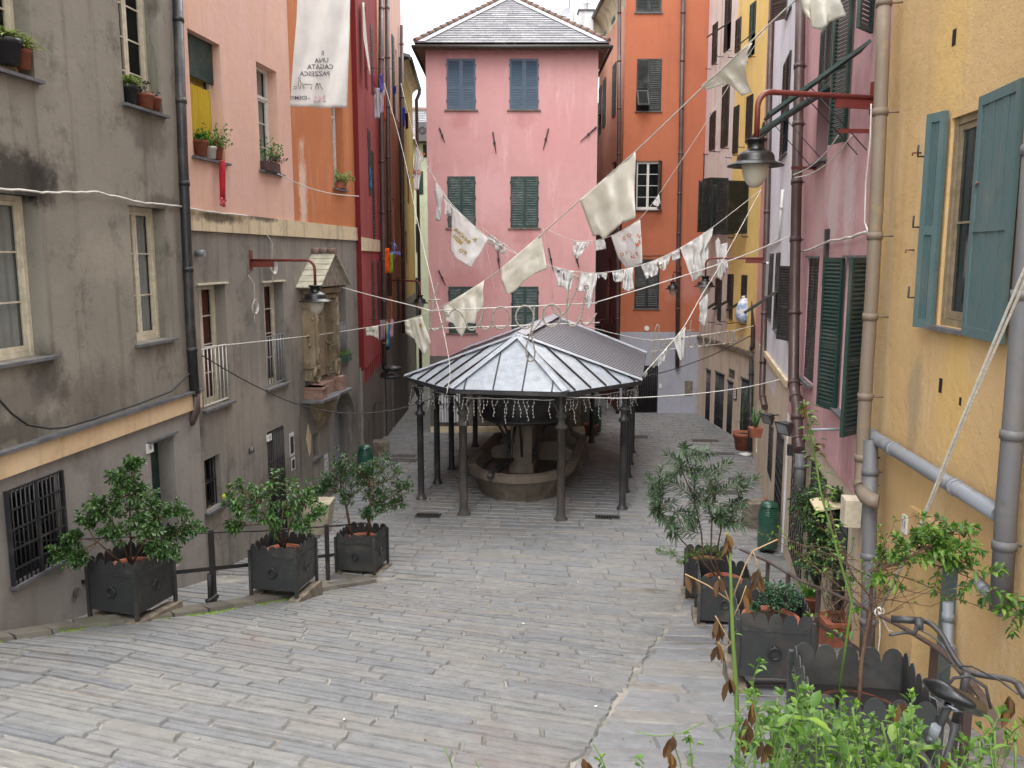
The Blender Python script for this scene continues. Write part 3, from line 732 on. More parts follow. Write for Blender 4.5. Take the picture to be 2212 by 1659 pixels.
for k in 'def':
    s0, s1, z0, z1 = O[k]; o = casement(w, b, s0, s1, z0, z1, -.27, M['cream_fr'], 4, 2, .055, M['curtain_r'] if k != 'f' else M['curtain'])
    room(w, s0, s1, z0, z1, b)
    m = MB(); bars_v(m, w, s0, s1, z0 + .06, z0 + .06 + (z1 - z0) * .46, 7, -.04, .012, 2); m.build('railing', M['white_fr'] if k == 'd' else M['pipe_zn'], o)
    m = MB(); m.box(w.pt(s0 - .06, z1, -.05), w.t * (s1 - s0 + .12), w.n * .1, (0, 0, .035)); m.build('lintel', M['cream_fr'], o)
s0, s1, z0, z1 = O['h']; o = casement(w, b, s0, s1, z0, z1, -.2, M['iron'], 2, 1, .035); room(w, s0, s1, z0, z1, b); m = MB(); bars_v(m, w, s0 + .03, s1 - .03, z0, z1, 3, -.1, .012, 3); m.build('grille', M['iron'], o)
s0, s1, z0, z1 = O['g']; m = MB(); m.box(w.pt(s0, z0, -.3), w.t * (s1 - s0), w.n * .04, (0, 0, z1 - z0)); o = m.build('door', M['brown_sh'], b)
m = MB(); bars_v(m, w, s0 + .03, s1 - .03, z0, z1 - .05, 9, .01, .012, 5); m.build('gate', M['iron'], o)
s0, s1, z0, z1 = O['n']; backing(w, s0, s1, z0, z1, -.24, M['grey_l2'], b, 'niche'); slate_sill(w, b, s0, s1, z0, .06, .04)
# arched passage
s0, s1, z0, z1 = O['arch']; cx = (s0 + s1) / 2; rr = (s1 - s0) / 2; hz = rr * 1.25
m = MB(); k = 14
for sgn in (-1, 1):
    arc = [w.pt(cx + sgn * rr * math.cos(math.pi / 2 * i / k), z1 - hz + hz * math.sin(math.pi / 2 * i / k), .0) for i in range(k + 1)]
    corner = w.pt(cx + sgn * rr, z1, .0)
    for i in range(k): m.add([corner, arc[i], arc[i + 1]], [(0, 1, 2)])
    for i in range(k): m.quad(arc[i], arc[i + 1], arc[i + 1] - w.n * .5, arc[i] - w.n * .5)
m.build('arch', M['grey_l2'], b, recalc=False)
backing(w, s0 - .1, s1 + .1, z0, z1, -.5, M['blue_grey'], b, 'blind_wall')
wall_cable(w, [(395, 449), (470, 460), (535, 466)], .016, M['cable_w'], 'cable', b, .08, 1.)
pipe(b, w, [(383, -20), (395, 330), (411, 700), (421, 855)], .085, M['iron'], .16)
m = MB(); m.tube([w.px(421, 850, .16), w.px(422, 885, .14), w.px(414, 905, .1), w.px(411, 912, .06)], .09, 10); m.build('drainpipe_elbow', M['rail'], b)
# coils of white cable on the grey wall
for u, v, n_ in ((588, 575, 5), (549, 665, 4)):
    c = w.px(u, v, .06); m = MB()
    for k in range(n_): m.torus(c + w.n * .012 * k + UP * rnd.uniform(-.03, .03), w.t, UP, .11 + .012 * k, .009, 16, 4)
    m.tube([c + UP * .1, c + UP * .5 + w.t * .05, w.px(u - 12, v - 70, .06)], .008, 4); m.tube([c - UP * .1, c - UP * .35], .008, 4); m.build('cable_coil', M['cable_w'], b)
# air duct, boxes, plates
c = w.px(424, 547, .02); m = MB(); m.tube([c, c + w.n * .16], .06, 12); m.build('flue', M['pipe_zn'], b)
r = w.rect(576, 583, 938, 952); m = MB(); m.box(w.pt(r[0] - .02, r[2], 0), w.t * (r[1] - r[0] + .03), w.n * .04, (0, 0, r[3] - r[2])); o = m.build('house_number', M['white_pl'], b); wall_text(w, '8', (r[0] + r[1]) / 2, r[2] + .04, .044, (r[3] - r[2]) * .8, M['ink'], o)
r = w.rect(537, 548, 967, 977); m = MB(); m.box(w.pt(r[0], r[2], 0), w.t * (r[1] - r[0]), w.n * .015, (0, 0, r[3] - r[2])); o = m.build('house_number', M['ink'], b); wall_text(w, '181', (r[0] + r[1]) / 2, r[2] + .03, .02, .13, M['white_pl'], o)
for k, rc in enumerate([(625, 635, 934, 985), (629, 637, 988, 1015), (701, 709, 980, 1040)]):
    r = w.rect(*rc); m = MB(); m.box(w.pt(r[0], r[2], 0.001), w.t * (r[1] - r[0]), w.n * .008, (0, 0, r[3] - r[2]), 0)
    o = m.build('poster', M['paper'], label=['torn white poster with a dark print right of the barred door', 'small dark poster pasted below the torn white one', 'pale scribbled sheet pasted left of the arch'][k], cat='poster')
    m = MB(); q = (r[1] - r[0]); hh = r[3] - r[2]
    if k < 2: m.box(w.pt(r[0] + q * .15, r[2] + hh * .12, .009), w.t * q * .7, w.n * .002, (0, 0, hh * .7))
    for i in range(6): m.box(w.pt(r[0] + q * rnd.uniform(.1, .4), r[2] + hh * (.1 + i * .14), .0115), w.t * q * rnd.uniform(.25, .5), w.n * .002, (0, 0, hh * .03))
    m.build('print', M['ink'] if k != 2 else M['cl_k'], o)
m = MB(); pl = [(665, 915), (672, 940), (671, 975), (668, 985), (664, 965), (661, 950)]; m.prism([w.px(u, v, .001) for u, v in pl], w.n * .006); m.build('plaster_patch', M['cream_band'], b)

# ---------------------------------------------------------------- wall shrine on L2
sh = empty('wall_shrine', w.px(683, 850, 0), 'carved stucco wall shrine under a little pitched slate roof, between two windows', 'shrine')
zc = lambda v, d=0: w.sz(684, v, d)[1]
sA = w.sz(655, 780)[0]; sB = w.sz(708, 780)[0]; sm = (sA + sB) / 2
zr, ze = zc(548), zc(618); zbse = zc(856); pj = .5
wd2 = (sB - sA) / 2
m = MB()
# roof: ridge perpendicular to the wall, two slopes; 6 slate courses each
for sgn in (-1, 1):
    for i in range(6):
        f0, f1 = i / 6, (i + 1.15) / 6
        a0 = sm + sgn * (wd2 + .28) * f0; a1 = sm + sgn * (wd2 + .28) * f1; z0_ = zr - (zr - ze) * f0; z1_ = zr - (zr - ze) * f1 
        A = w.pt(a0, z0_ + .0, 0); B = w.pt(a1, z1_ + .02, 0)
        m.box(A, B - A, w.n * (pj + .1), (0, 0, .03))
m.build('roof', M['slate_t2'] if 'slate_t2' in M else plain('pale_slate', '#a5a28f', .7, var=.2, sc=4), sh)
m = MB()
for k in range(3): m.tube([w.pt(sm, zr + .05, (pj + .12) * k / 3), w.pt(sm, zr + .055, (pj + .12) * (k + 1) / 3 - .015)], [.08, .095], 8)
m.build('ridge_tile', M['ridge_t'], sh)
m = MB()   # gable board
m.prism([w.pt(sm - wd2 - .1, ze + .02, pj), w.pt(sm + wd2 + .1, ze + .02, pj), w.pt(sm, zr - .06, pj)], w.n * .04); m.build('gable', M['stone_b'], sh)
m = MB(); nz = zbse + .5
# side pilasters, curved head, back, mouldings
for sgn in (-1, 1):
    for (o_, wd_, dp) in ((wd2 - .10, .10, .30), (wd2 - .24, .09, .2), (wd2 - .34, .07, .12)):
        a = sm + sgn * o_ - wd_ / 2; m.box(w.pt(a, nz, 0), w.t * wd_, w.n * dp, (0, 0, ze - nz - .02 * o_))
    a = sm + sgn * (wd2 - .1)
    for z in (ze - .25, ze - .5, nz + .3): m.box(w.pt(a - .085, z, 0), w.t * .17, w.n * .36, (0, 0, .07))
    # scrolls
    cz_ = nz + .12; pts = []
    for i in range(26):
        t_ = i / 25 * 3.6 * math.pi; rr_ = .19 * (1 - i / 30); pts.append(w.pt(a + sgn * (math.cos(t_) * rr_), cz_ + math.sin(t_) * rr_ * 1.3, .3))
    m.tube(pts, [.05 - .03 * i / 26 for i in range(26)], 6)
    m.tube([w.pt(a, ze - .6 - q * .18 , .31 + .03 * (q % 2)) for q in range(8)], [.03, .055, .035, .06, .035, .055, .03, .02], 6)
m.box(w.pt(sm - wd2, ze - .16, 0), w.t * wd2 * 2, w.n * .42, (0, 0, .13)); m.box(w.pt(sm - wd2 + .05, ze - .3, 0), w.t * (wd2 * 2 - .1), w.n * .34, (0, 0, .1))
m.box(w.pt(sm - wd2 + .1, nz, 0), w.t * (wd2 * 2 - .2), w.n * .08, (0, 0, ze - nz - .3))
for i in range(90):
    a = sm + rnd.choice((-1, 1)) * rnd.uniform(wd2 * .45, wd2); z = rnd.uniform(nz, ze - .2); c = w.pt(a, z, rnd.uniform(.12, .3)); s_ = rnd.uniform(.02, .05)
    m.lathe(c, [(.001, -s_), (s_ * .8, -s_ * .5), (s_, 0), (s_ * .7, s_ * .6), (.001, s_)], 7)
m.build('aedicule', M['shrine'], sh)
m = MB(); m.box(w.pt(sm - wd2 - .02, zbse + .06, 0), w.t * .34, w.n * .46, (0, 0, .3)); m.box(w.pt(sm - wd2 - .04, zbse + .3, 0), w.t * .38, w.n * .5, (0, 0, .06)); m.box(w.pt(sm + wd2 - .3, zbse + .06, 0), w.t * .34, w.n * .46, (0, 0, .36)); m.box(w.pt(sm - wd2 + .3, zbse + .06, 0), w.t * (wd2 * 2 - .6), w.n * .3, (0, 0, .3))
m.build('plinth', M['shrine_p'], sh)
m = MB(); m.prism([w.pt(sm - wd2 - .25, zbse, 0), w.pt(sm - wd2 - .2, zbse, .5), w.pt(sm - .15, zbse, .62), w.pt(sm + .1, zbse, .55), w.pt(sm + wd2 + .2, zbse, .58), w.pt(sm + wd2 + .4, zbse, .3), w.pt(sm + wd2 + .4, zbse, 0)], (0, 0, .06)); m.build('shelf', M['slate'], sh)
m = MB(); k = 12
prof = [(.50, 0), (.47, -.12), (.40, -.3), (.3, -.5), (.2, -.66), (.1, -.78), (.02, -.82)]
vs = []
for r_, z_ in prof:
    for j in range(k + 1):
        an = math.pi * j / k; rr_ = r_ * (1 + .09 * math.sin(j * 2.6)); vs.append(w.pt(sm + math.cos(an) * rr_ * 1.15, zbse + z_, math.sin(an) * rr_))
m.add(vs, [(i * (k + 1) + j, i * (k + 1) + j + 1, (i + 1) * (k + 1) + j + 1, (i + 1) * (k + 1) + j) for i in range(len(prof) - 1) for j in range(k)], 0, True); m.build('corbel', M['shrine'], sh)

# ---------------------------------------------------------------- dark red house
w = L3 = Wall(-4.32, 25, -4.55, 30.2)
b = empty('house', w.pt(2, 0), 'narrow dark red house with a jagged lower edge beyond the orange house on the left', 'house')
zlo = w.sz(800, 781)[1]
Q = [(803, 808, 563, 700), (815, 820, 563, 690), (795, 800, 283, 420), (786, 792, 15, 190), (801, 805, 60, 200), (804, 808, 330, 520)]
hs3 = [w.rect(*q) + (.2,) for q in Q]
facade(w, 'wall', M['red'], b, 0, w.L, zlo, ZT, hs3)
lw3 = [w.rect(800, 806, 905, 1045) + (.25,), w.rect(811, 818, 870, 1010) + (.25,)]
facade(w, 'lower_wall', M['dark_base'], b, 0, w.L, ZB, zlo, lw3, d=-.05)
m = MB(); n_ = 9      # pointed pendants along the lower edge
for i in range(n_):
    a = w.L * i / n_; q = w.L / n_; m.prism([w.pt(a, zlo, -.045), w.pt(a + q, zlo, -.045), w.pt(a + q, zlo - .1, -.045), w.pt(a + q * .5, zlo + .0, -.045), w.pt(a, zlo - .5, -.045)], w.n * .045)
m.build('pendant_edge', M['red'], b)
m = MB(); A0 = L2.pt(L2.L, 0, 0)
m.quad(Vector((A0.x, 24.99, zlo - .1)), Vector((-4.32, 25, zlo - .1)), Vector((-4.32, 25, ZT)), Vector((A0.x, 24.99, ZT))); m.build('corner_strip', M['red_trim'], b)
m = MB(); m.quad(Vector((A0.x, 24.985, -1)), Vector((-4.38, 25, -1)), Vector((-4.38, 25, zlo)), Vector((A0.x, 24.985, zlo))); m.build('corner_base', M['grey_l2'], b)
r = w.rect(788, 825, 517, 543); band(w, 'string_course', M['cream_band'], b, 0, w.L * .95, r[2], r[3], .04)
shell(w, b, M['red'], 0, w.L, zlo, ZT, 5)
for i, h in enumerate(hs3):
    if i == 3: backing(w, h[0], h[1], h[2], h[3], -.1, M['dark'], b, 'window')
    else:
        o = backing(w, h[0], h[1], h[2], h[3], -.15, M['dark'], b, 'window'); closed_shutters(w, o, h[0], h[1], h[2], h[3], M['brown_sh'] if i < 2 else M['black_sh'], -.02, 22)
for h in lw3:
    m = MB(); m.box(w.pt(h[0], h[2], -.25), w.t * (h[1] - h[0]), w.n * .04, (0, 0, h[3] - h[2])); m.build('door', M['brown_sh'], b)
pipe(b, w, [(823, -20), (823, 200), (828, 530), (831, 800)], .09, M['pipe_br'], .14)

# ---------------------------------------------------------------- brown house and mustard house up the left alley
w = L4 = Wall(-4.5, 30.2, -4.42, 36)
b = empty('house', w.pt(2, 0), 'tall brown and salmon house in the left alley, right of the dark red house', 'house')
zm = w.sz(850, 700)[1]; zu = w.sz(850, 250)[1]
h4 = [w.rect(847, 851, 80, 250), w.rect(855, 858, 110, 250), w.rect(863, 868, 130, 345), w.rect(848, 852, 430, 560), w.rect(863, 868, 280, 480), w.rect(858, 861, 600, 690), w.rect(843, 846, 560, 690)]
h4 = [tuple(x) + (.2,) for x in h4]
facade(w, 'wall', M['salmon'], b, 0, w.L, zu, 20, h4); facade(w, 'wall', M['brown_l'], b, 0, w.L, zm, zu, h4)
facade(w, 'lower_wall', M['dark_base'], b, 0, w.L, ZB, zm, [w.rect(845, 849, 800, 950) + (.2,)], d=.03)
shell(w, b, M['brown_l'], 0, w.L, zm, 20, 5); shell(w, b, M['dark_base'], 0, w.L, ZB, zm, 5)
for i, h in enumerate(h4):
    o = backing(w, h[0], h[1], h[2], h[3], -.18, M['dark'], b, 'window')
    if i in (0, 2, 4, 5): closed_shutters(w, o, h[0], h[1], h[2], h[3], M['black_sh'], 0, 20)
pipe(b, w, [(836, -20), (838, 300), (842, 640)], .08, M['pipe_br'], .12)
pipe(b, w, [(868, 55), (869, 400), (872, 720)], .07, M['pipe_br'], .12)
m = MB(); m.box(w.pt(-.1, 20.0, -5), w.t * (w.L + .2), w.n * 5.5, (0, 0, .1)); m.build('roof', M['slate_t'], b)
w = L5 = Wall(-4.42, 36, -4.72, 42.3)
b = empty('house', w.pt(2, 0), 'mustard yellow house at the far end of the left alley', 'house')
zt5 = w.sz(885, 178)[1]
h5 = [w.rect(879, 882, 235, 262) + (.15,), w.rect(880, 884, 370, 440) + (.15,), w.rect(876, 879, 500, 570) + (.15,)]
zm = w.sz(885, 640)[1]
facade(w, 'wall', M['olive'], b, 0, w.L, zm, zt5, h5); facade(w, 'lower_wall', M['dark_base'], b, 0, w.L, ZB, zm)
shell(w, b, M['olive'], 0, w.L, ZB, zt5, 5)
for h in h5: backing(w, h[0], h[1], h[2], h[3], -.14, M['dark'], b, 'window')
m = MB(); k = 10; vs = []
for i in range(k + 1):
    an = math.pi / 2 * i / k; vs += [w.pt(-.1, zt5 - .3 + .3 * math.sin(an), .3 * (1 - math.cos(an))), w.pt(w.L, zt5 - .3 + .3 * math.sin(an), .3 * (1 - math.cos(an)))]
m.add(vs, [(2 * i, 2 * i + 1, 2 * i + 3, 2 * i + 2) for i in range(k)], 0, True); m.build('cornice', M['cream_band'], b)
m = MB(); m.tube([w.pt(-.1, zt5 + .02, .36), w.pt(w.L + .05, zt5 + .02, .36)], .08, 8); m.build('gutter', M['gutter'], b)
m = MB(); m.box(w.pt(-.1, zt5 + .05, .34), w.t * (w.L + .2), -w.n * 5 + UP * 1.2, (0, 0, .12)); m.build('roof', M['slate_t'], b)
m = MB(); m.tube([w.pt(w.L - .1, zt5, .36), w.pt(w.L - .1, zt5 - .2, .34), w.pt(w.L - .1, zt5 - .5, .2), w.pt(w.L - .1, -.3, .2)], .08, 8); m.build('drainpipe', M['pipe_br'], b)

# ---------------------------------------------------------------- house closing the alley, white house beyond
w = LM = Wall(-6.5, 47, 1.5, 47)
b = empty('house', w.pt(2, 0), 'pale green house closing the far end of the alley, with a slate roof', 'house')
zt6 = w.sz(905, 306)[1]
h6 = [w.rect(914, 922, 312, 340) + (.1,), w.rect(903, 914, 370, 420) + (.1,), w.rect(898, 906, 484, 545) + (.1,), w.rect(898, 906, 600, 690) + (.1,)]
facade(w, 'wall', M['mint'], b, 0, w.L, ZB, zt6, h6)
for h in h6:
    o = backing(w, h[0], h[1], h[2], h[3], -.09, M['dark'], b, 'window'); closed_shutters(w, o, h[0], h[1], h[2], h[3], M['green_sh'], -.01, 16)
m = MB(); A = w.pt(-.2, zt6 + .1, .3)
zr6 = P(905, 245, 51).z; rows = 15
for i in range(rows):
    f0, f1 = i / rows, (i + 1.2) / rows; x = -6.8
    while x < 1.6:
        q = rnd.uniform(.3, .6); y0, y1 = 46.6 + 4.4 * f0, 46.6 + 4.4 * f1; z0_, z1_ = zt6 + .12 + (zr6 - zt6) * f0, zt6 + .12 + (zr6 - zt6) * f1
        m.box((x, y0, z0_ + .05), (q - .01, 0, 0), (0, y1 - y0, z1_ - z0_ - .05), (0, 0, .03)); x += q
m.build('roof', M['slate_t'], b)
m = MB(); m.box((-6.8, 46.5, zt6 - .12), (8.5, 0, 0), (0, .25, 0), (0, 0, .2)); m.build('eave', M['gutter'], b)
m = MB(); m.tube([(-6.8, 51, zr6 + .2), (1.6, 51, zr6 + .2)], .14, 8); m.build('ridge_tile', M['ridge_t'], b)
ac = empty('air_conditioner', w.px(914, 303, .3), 'small dark air conditioner unit on the eave of the pale green house', 'air conditioner')
c = P(913, 291, 46.3); m = MB(); m.cbox((c.x, c.y, c.z - .33), .62, .3, .95); m.build('casing', M['pipe_gr'], ac); m = MB(); m.torus((c.x, c.y - .16, c.z + .2), (1, 0, 0), (0, 0, 1), .17, .02); m.torus((c.x, c.y - .16, c.z + .2), (1, 0, 0), (0, 0, 1), .09, .015); m.build('fan_guard', M['iron'], ac)
w = Wall(-9, 58, 3, 58)
b = empty('house', w.pt(5, 0), 'white rendered gable showing above the slate roof at the alley end', 'house')
zA = P(918, 200, 58).z; zB_ = P(895, 192, 58).z
m = MB(); m.prism([(-9, 58, 0), (3, 58, 0), (3, 58, zA - 1.0), (-4.5, 58, zA + .25), (-6.2, 58, zB_), (-9, 58, zB_ - .8)], (0, 5, 0)); m.build('wall', M['white_w'], b)
m = MB(); m.box((-4.6, 57.9, zA + .25), (7.6, 0, -1.25), (0, 5.2, 0), (0, 0, .15)); m.box((-9, 57.9, zB_ - .8), (2.8, 0, .8), (0, 5.2, 0), (0, 0, .12)); m.build('roof', M['slate_t'], b)

def sp(wl, u, v, r, amt, colr, d=0): return (wl.px(u, v, d), r, amt, colr)
spots(M['grey_near'], [sp(L1, 30, 385, (.9, .9, .55), .85, '#2e2a26'), sp(L1, 90, 395, (.4, .4, .5), .8, '#2e2a26'), sp(L1, 105, 800, (.3, .5, .6), .6, '#3a342e'), sp(L1, 60, 860, (.9, .9, .35), .5, '#5a5250'), sp(L1, 320, 285, (.5, .8, .55), .5, '#4a443c'), sp(L1, 40, 930, (1.2, 1.2, .3), .6, '#35302a'), sp(L1, 210, 870, (.6, 1.2, .8), .4, '#4a443c'), sp(L1, 350, 440, (.4, .8, .2), .5, '#3a342e'), sp(L1, 250, 560, (.5, 1.5, .5), .35, '#a39c8e')])
spots(M['grey_l2'], [sp(L2, 418, 900, (.5, .5, 1.3), .6, '#35312d'), sp(L2, 540, 900, (.9, 2.0, 1.0), .4, '#9f968a'), sp(L2, 655, 700, (.4, 1.2, 1.4), .5, '#a59c8c'), sp(L2, 480, 700, (.6, 1.5, .9), .45, '#9c9488'), sp(L2, 600, 1050, (.8, 2., .8), .5, '#45403a')])
spots(M['orange_l'], [sp(L2, 655, 420, (.25, .35, 1.6), .9, '#d8bfae')])
spots(M['cream_band'], [sp(L2, 470, 470, (.6, 1.5, .15), .8, '#3a342e'), sp(L2, 560, 470, (.6, 1.2, .12), .8, '#3a342e')])
# ---------------------------------------------------------------- pink house in the middle
w = LP = Wall(-2.98, 31, 2.98, 31)
b = empty('house', (0, 31, 0), 'pink house in the middle with six shuttered windows and a hipped slate roof', 'house')
zt = 6.3 + 7.05
wins = {}
for i, (vT, vB) in enumerate([(127, 237), (381, 492), (619, 719)]):
    for j, (uL, uR) in enumerate([(965, 1027), (1101, 1163)]): wins[i, j] = w.rect(uL + i * 2, uR, vT, vB)
facade(w, 'wall', M['pink'], b, 0, w.L, 2.75, zt, list(wins.values()), reveal=.1); facade(w, 'lower_wall', M['dark_base'], b, 0, w.L, ZB, 2.75)
m = MB()
for x in (-2.98, 2.98): m.quad((x, 31, ZB), (x, 39, ZB), (x, 39, zt), (x, 31, zt))
m.quad((-2.98, 39, ZB), (2.98, 39, ZB), (2.98, 39, zt), (-2.98, 39, zt)); m.build('side_wall', M['pink'], b)
for (i, j), h in wins.items():
    o = backing(w, h[0], h[1], h[2], h[3], -.09, M['dark'], b, 'window')
    closed_shutters(w, o, h[0], h[1], h[2], h[3], M['blue_sh'] if i == 0 else M['green_sh'], -.01, 26)
    slate_sill(w, o, h[0], h[1], h[2], .06, .09, M['stone_b'])
    m = MB()
    for a in (h[0] - .02, h[1] - .0):
        for z in (h[2] + .25, h[2] + 1.0, h[3] - .25): m.box(w.pt(a, z, 0), w.t * .02, w.n * .04, (0, 0, .08))
    m.build('hinges', M['iron'], o)
for u, v, du, dv in [(955, 292, 12, 32), (1068, 308, 7, 46), (1179, 300, -11, 45), (1271, 290, -35, 32), (1077, 560, 4, 55 - 8), (1190, 560, 10, 50), (955, 600, 15, 32), (1246, 560, 10, 38), (1066, 300, 0, 0)]:
    if du == 0 and dv == 0: continue
    A, B = w.px(u - du / 2, v - dv / 2, .04), w.px(u + du / 2, v + dv / 2, .04); m = MB(); m.tube([A, B], [.03, .012], 5); c = (A + B) / 2
    m.tube([c - w.n * .05, c + w.n * .05], .045, 7); m.build('wall_tie', M['iron'], b)
# plinth and grilled openings behind the pavilion
low = w.rect(950, 978, 855, 932)
m = MB(); m.box(w.pt(0, -.4, 0), w.t * w.L, w.n * .1, (0, 0, .55)); m.build('plinth', M['cream_band'], b)
for a0, a1 in ((.28, 1.25),):
    m = MB(); m.box(w.pt(a0, .3, .01), w.t * (a1 - a0), w.n * .02, (0, 0, 2.1)); o = m.build('door', M['white_w'], b); m = MB(); bars_v(m, w, a0, a1, .3, 2.4, 9, .06, .012, 4)
    for q in range(4):
        for s_ in (0, 1): m.torus(w.pt(a0 + .12 + q * .24, .9 + s_ * .8, .06), w.t, UP, .09, .01, 10, 4)
    m.build('gate', M['iron'], o)
m = MB(); m.box(w.pt(3.6, -.3, .02), w.t * 1.9, w.n * .05, (0, 0, 2.2)); m.build('rough_render', M['stone_b'], b)
# hipped slate roof
ex0, ex1, ey0, ey1 = -3.3, 3.3, 30.62, 39.4; ax, ay, az = -.1, 34.9, 6.3 + 9.9
rz0 = zt + .12
ap = Vector((ax, ay, az)); ap2 = Vector((ax, ay + .6, az))
m = MB(); rows = 22
def hipface(A, B, T, m):
    for i in range(rows):
        f0, f1 = i / rows, min(1, (i + 1.12) / rows); L0, R0_, L1, R1 = A.lerp(T, f0), B.lerp(T, f0), A.lerp(T, f1), B.lerp(T, f1)
        n_ = max(1, int((R0_ - L0).length / .42)); nn = (B - A).cross(T - A).normalized()
        if nn.z < 0: nn = -nn
        cuts = [0] + sorted((k + rnd.uniform(-.3, .3)) / n_ for k in range(1, n_)) + [1]
        for a, c in zip(cuts, cuts[1:]):
            e = .006 / max((R0_ - L0).length, .1)
            q = [L0.lerp(R0_, a) + nn * .05, L0.lerp(R0_, c - e) + nn * .05, L1.lerp(R1, c - e) + nn * .022, L1.lerp(R1, a) + nn * .022]
            dn = nn * -.028; m.add(q + [p + dn for p in q], [(0, 1, 2, 3), (4, 5, 1, 0), (5, 6, 2, 1), (7, 4, 0, 3)])
c4 = [Vector((ex0, ey0, rz0)), Vector((ex1, ey0, rz0)), Vector((ex1, ey1, rz0)), Vector((ex0, ey1, rz0))]
for k in range(4): hipface(c4[k], c4[(k + 1) % 4], ap, m)
o_roof = m.build('roof', M['slate_t'], b)
m = MB()
for k in (0, 1):   # hip flashing slabs and clay ridge tiles
    A = c4[k]; n_ = 13
    for i in range(n_):
        p0, p1 = A.lerp(ap, i / n_), A.lerp(ap, (i + .97) / n_); sd = Vector((1 if k == 0 else -1, 0, .0)) * .34; up = Vector((0, 0, .07))
        m.add([p0 + up, p0 + sd + up * 1.2, p1 + sd + up * 1.2, p1 + up], [(0, 1, 2, 3)])
m.build('hip_slabs', plain('pale_hip_slab', '#aeaeb0', .8, var=.15), o_roof)
m = MB()
for k in (0, 1, 2, 3):
    A = c4[k]; n_ = 16
    for i in range(n_):
        p0, p1 = A.lerp(ap, i / n_) + UP * .1, A.lerp(ap, (i + 1.06) / n_) + UP * .09; m.tube([p0, p1], [.085, .06], 8)
m.build('ridge_tiles', M['ridge_t'], o_roof)
m = MB(); m.box((ex0, ey0 - .02, zt - .02), (ex1 - ex0, 0, 0), (0, .4, 0), (0, 0, .1)); m.box((ex0, ey0 + .38, zt - .02), (.32, 0, 0), (0, 8.3, 0), (0, 0, .1)); m.box((ex1 - .32, ey0 + .38, zt - .02), (.32, 0, 0), (0, 8.3, 0), (0, 0, .1)); m.build('eave', M['stone_b'], o_roof)
m = MB(); m.tube([(ex0 - .1, ey0 - .06, zt + .0), (ex1 + .12, ey0 - .06, zt + .0)], .065, 8); m.tube([(ex0 - .06, ey0 - .1, zt), (ex0 - .06, ey1, zt)], .06, 8); m.tube([(ex1 + .08, ey0 - .1, zt), (ex1 + .08, ey1, zt)], .06, 8); m.build('gutter', M['gutter'], o_roof)
# house hidden behind, chimney and dish
b = empty('house', (2, 42, 0), 'white flat-topped house almost hidden behind the pink one, carrying the chimney', 'house')
m = MB(); m.box((.4, 40, 0), (3.0, 0, 0), (0, 4, 0), (0, 0, 15.9)); m.build('wall', M['white_w'], b)
m = MB(); m.box((.3, 39.95, 15.9), (3.2, 0, 0), (0, 4.1, 0), (0, 0, .12)); m.build('roof', M['slate_t'], b)
ch = empty('chimney', (3.05, 40.4, 16.0), 'square white rendered chimney with a round white cowl behind the pink roof', 'chimney')
a, c = P(1251, 60, 40.2), P(1282, 23, 40.2); m = MB(); m.box((a.x, 40.2, 15.98), (c.x - a.x, 0, 0), (0, .7, 0), (0, 0, c.z - 15.98)); m.build('stack', M['white_w'], ch)
m = MB(); m.box((a.x - .06, 40.14, c.z), (c.x - a.x + .12, 0, 0), (0, .82, 0), (0, 0, .06)); m.build('cap', M['slate'], ch)
m = MB(); m.lathe(((a.x + c.x) / 2, 40.5, c.z + .06), [(.1, 0), (.1, .25), (.14, .3), (.14, .36), (.1, .42), (.1, .5), (.15, .56), (.14, .66), (.08, .74), (.0, .76)], 14); m.build('cowl', M['white_w'], ch)
di = empty('satellite_dish', P(1226, 60, 39.8), 'grey satellite dish on a thin mast behind the pink roof, left of the white chimney', 'dish')
c = P(1222, 36, 39.6); rr = .36; m = MB(); ax_ = Vector((-.75, -.62, .22)).normalized(); X_ = ax_.orthogonal().normalized(); Y_ = ax_.cross(X_)
vs = []; nr = 6
for i in range(nr + 1):
    for j in range(24):
        an = 2 * math.pi * j / 24; r_ = rr * i / nr; vs.append(c + (X_ * math.cos(an) + Y_ * math.sin(an)) * r_ + ax_ * (r_ * r_ * .5))
m.add(vs, [(i * 24 + j, i * 24 + (j + 1) % 24, (i + 1) * 24 + (j + 1) % 24, (i + 1) * 24 + j) for i in range(nr) for j in range(24)], 0, True); m.build('reflector', plain('dish_grey', '#b3b6b8', .4, var=.05), di)
m = MB(); mp = P(1230, -40, 39.75); m.tube([Vector((mp.x, 39.78, 15.9)), Vector((mp.x, 39.78, mp.z))], .03, 6); q = P(1239, 60, 39.75); m.tube([Vector((q.x, 39.9, 15.9)), Vector((q.x, 39.9, P(1239, 27, 39.9).z))], .02, 6); m.tube([c, c + ax_ * .3 - UP * .1], .015, 5); m.build('mast', M['pipe_gr'], di)
for k, uu in enumerate((1132, 1145)):
    pp = P(uu, -10, 42); m = MB(); m.tube([Vector((pp.x, 42, 15.9)), Vector((pp.x, 42, pp.z + (0 if k else .2)))], .13, 8); m.build('flue_pipe', M['white_w'], ch)

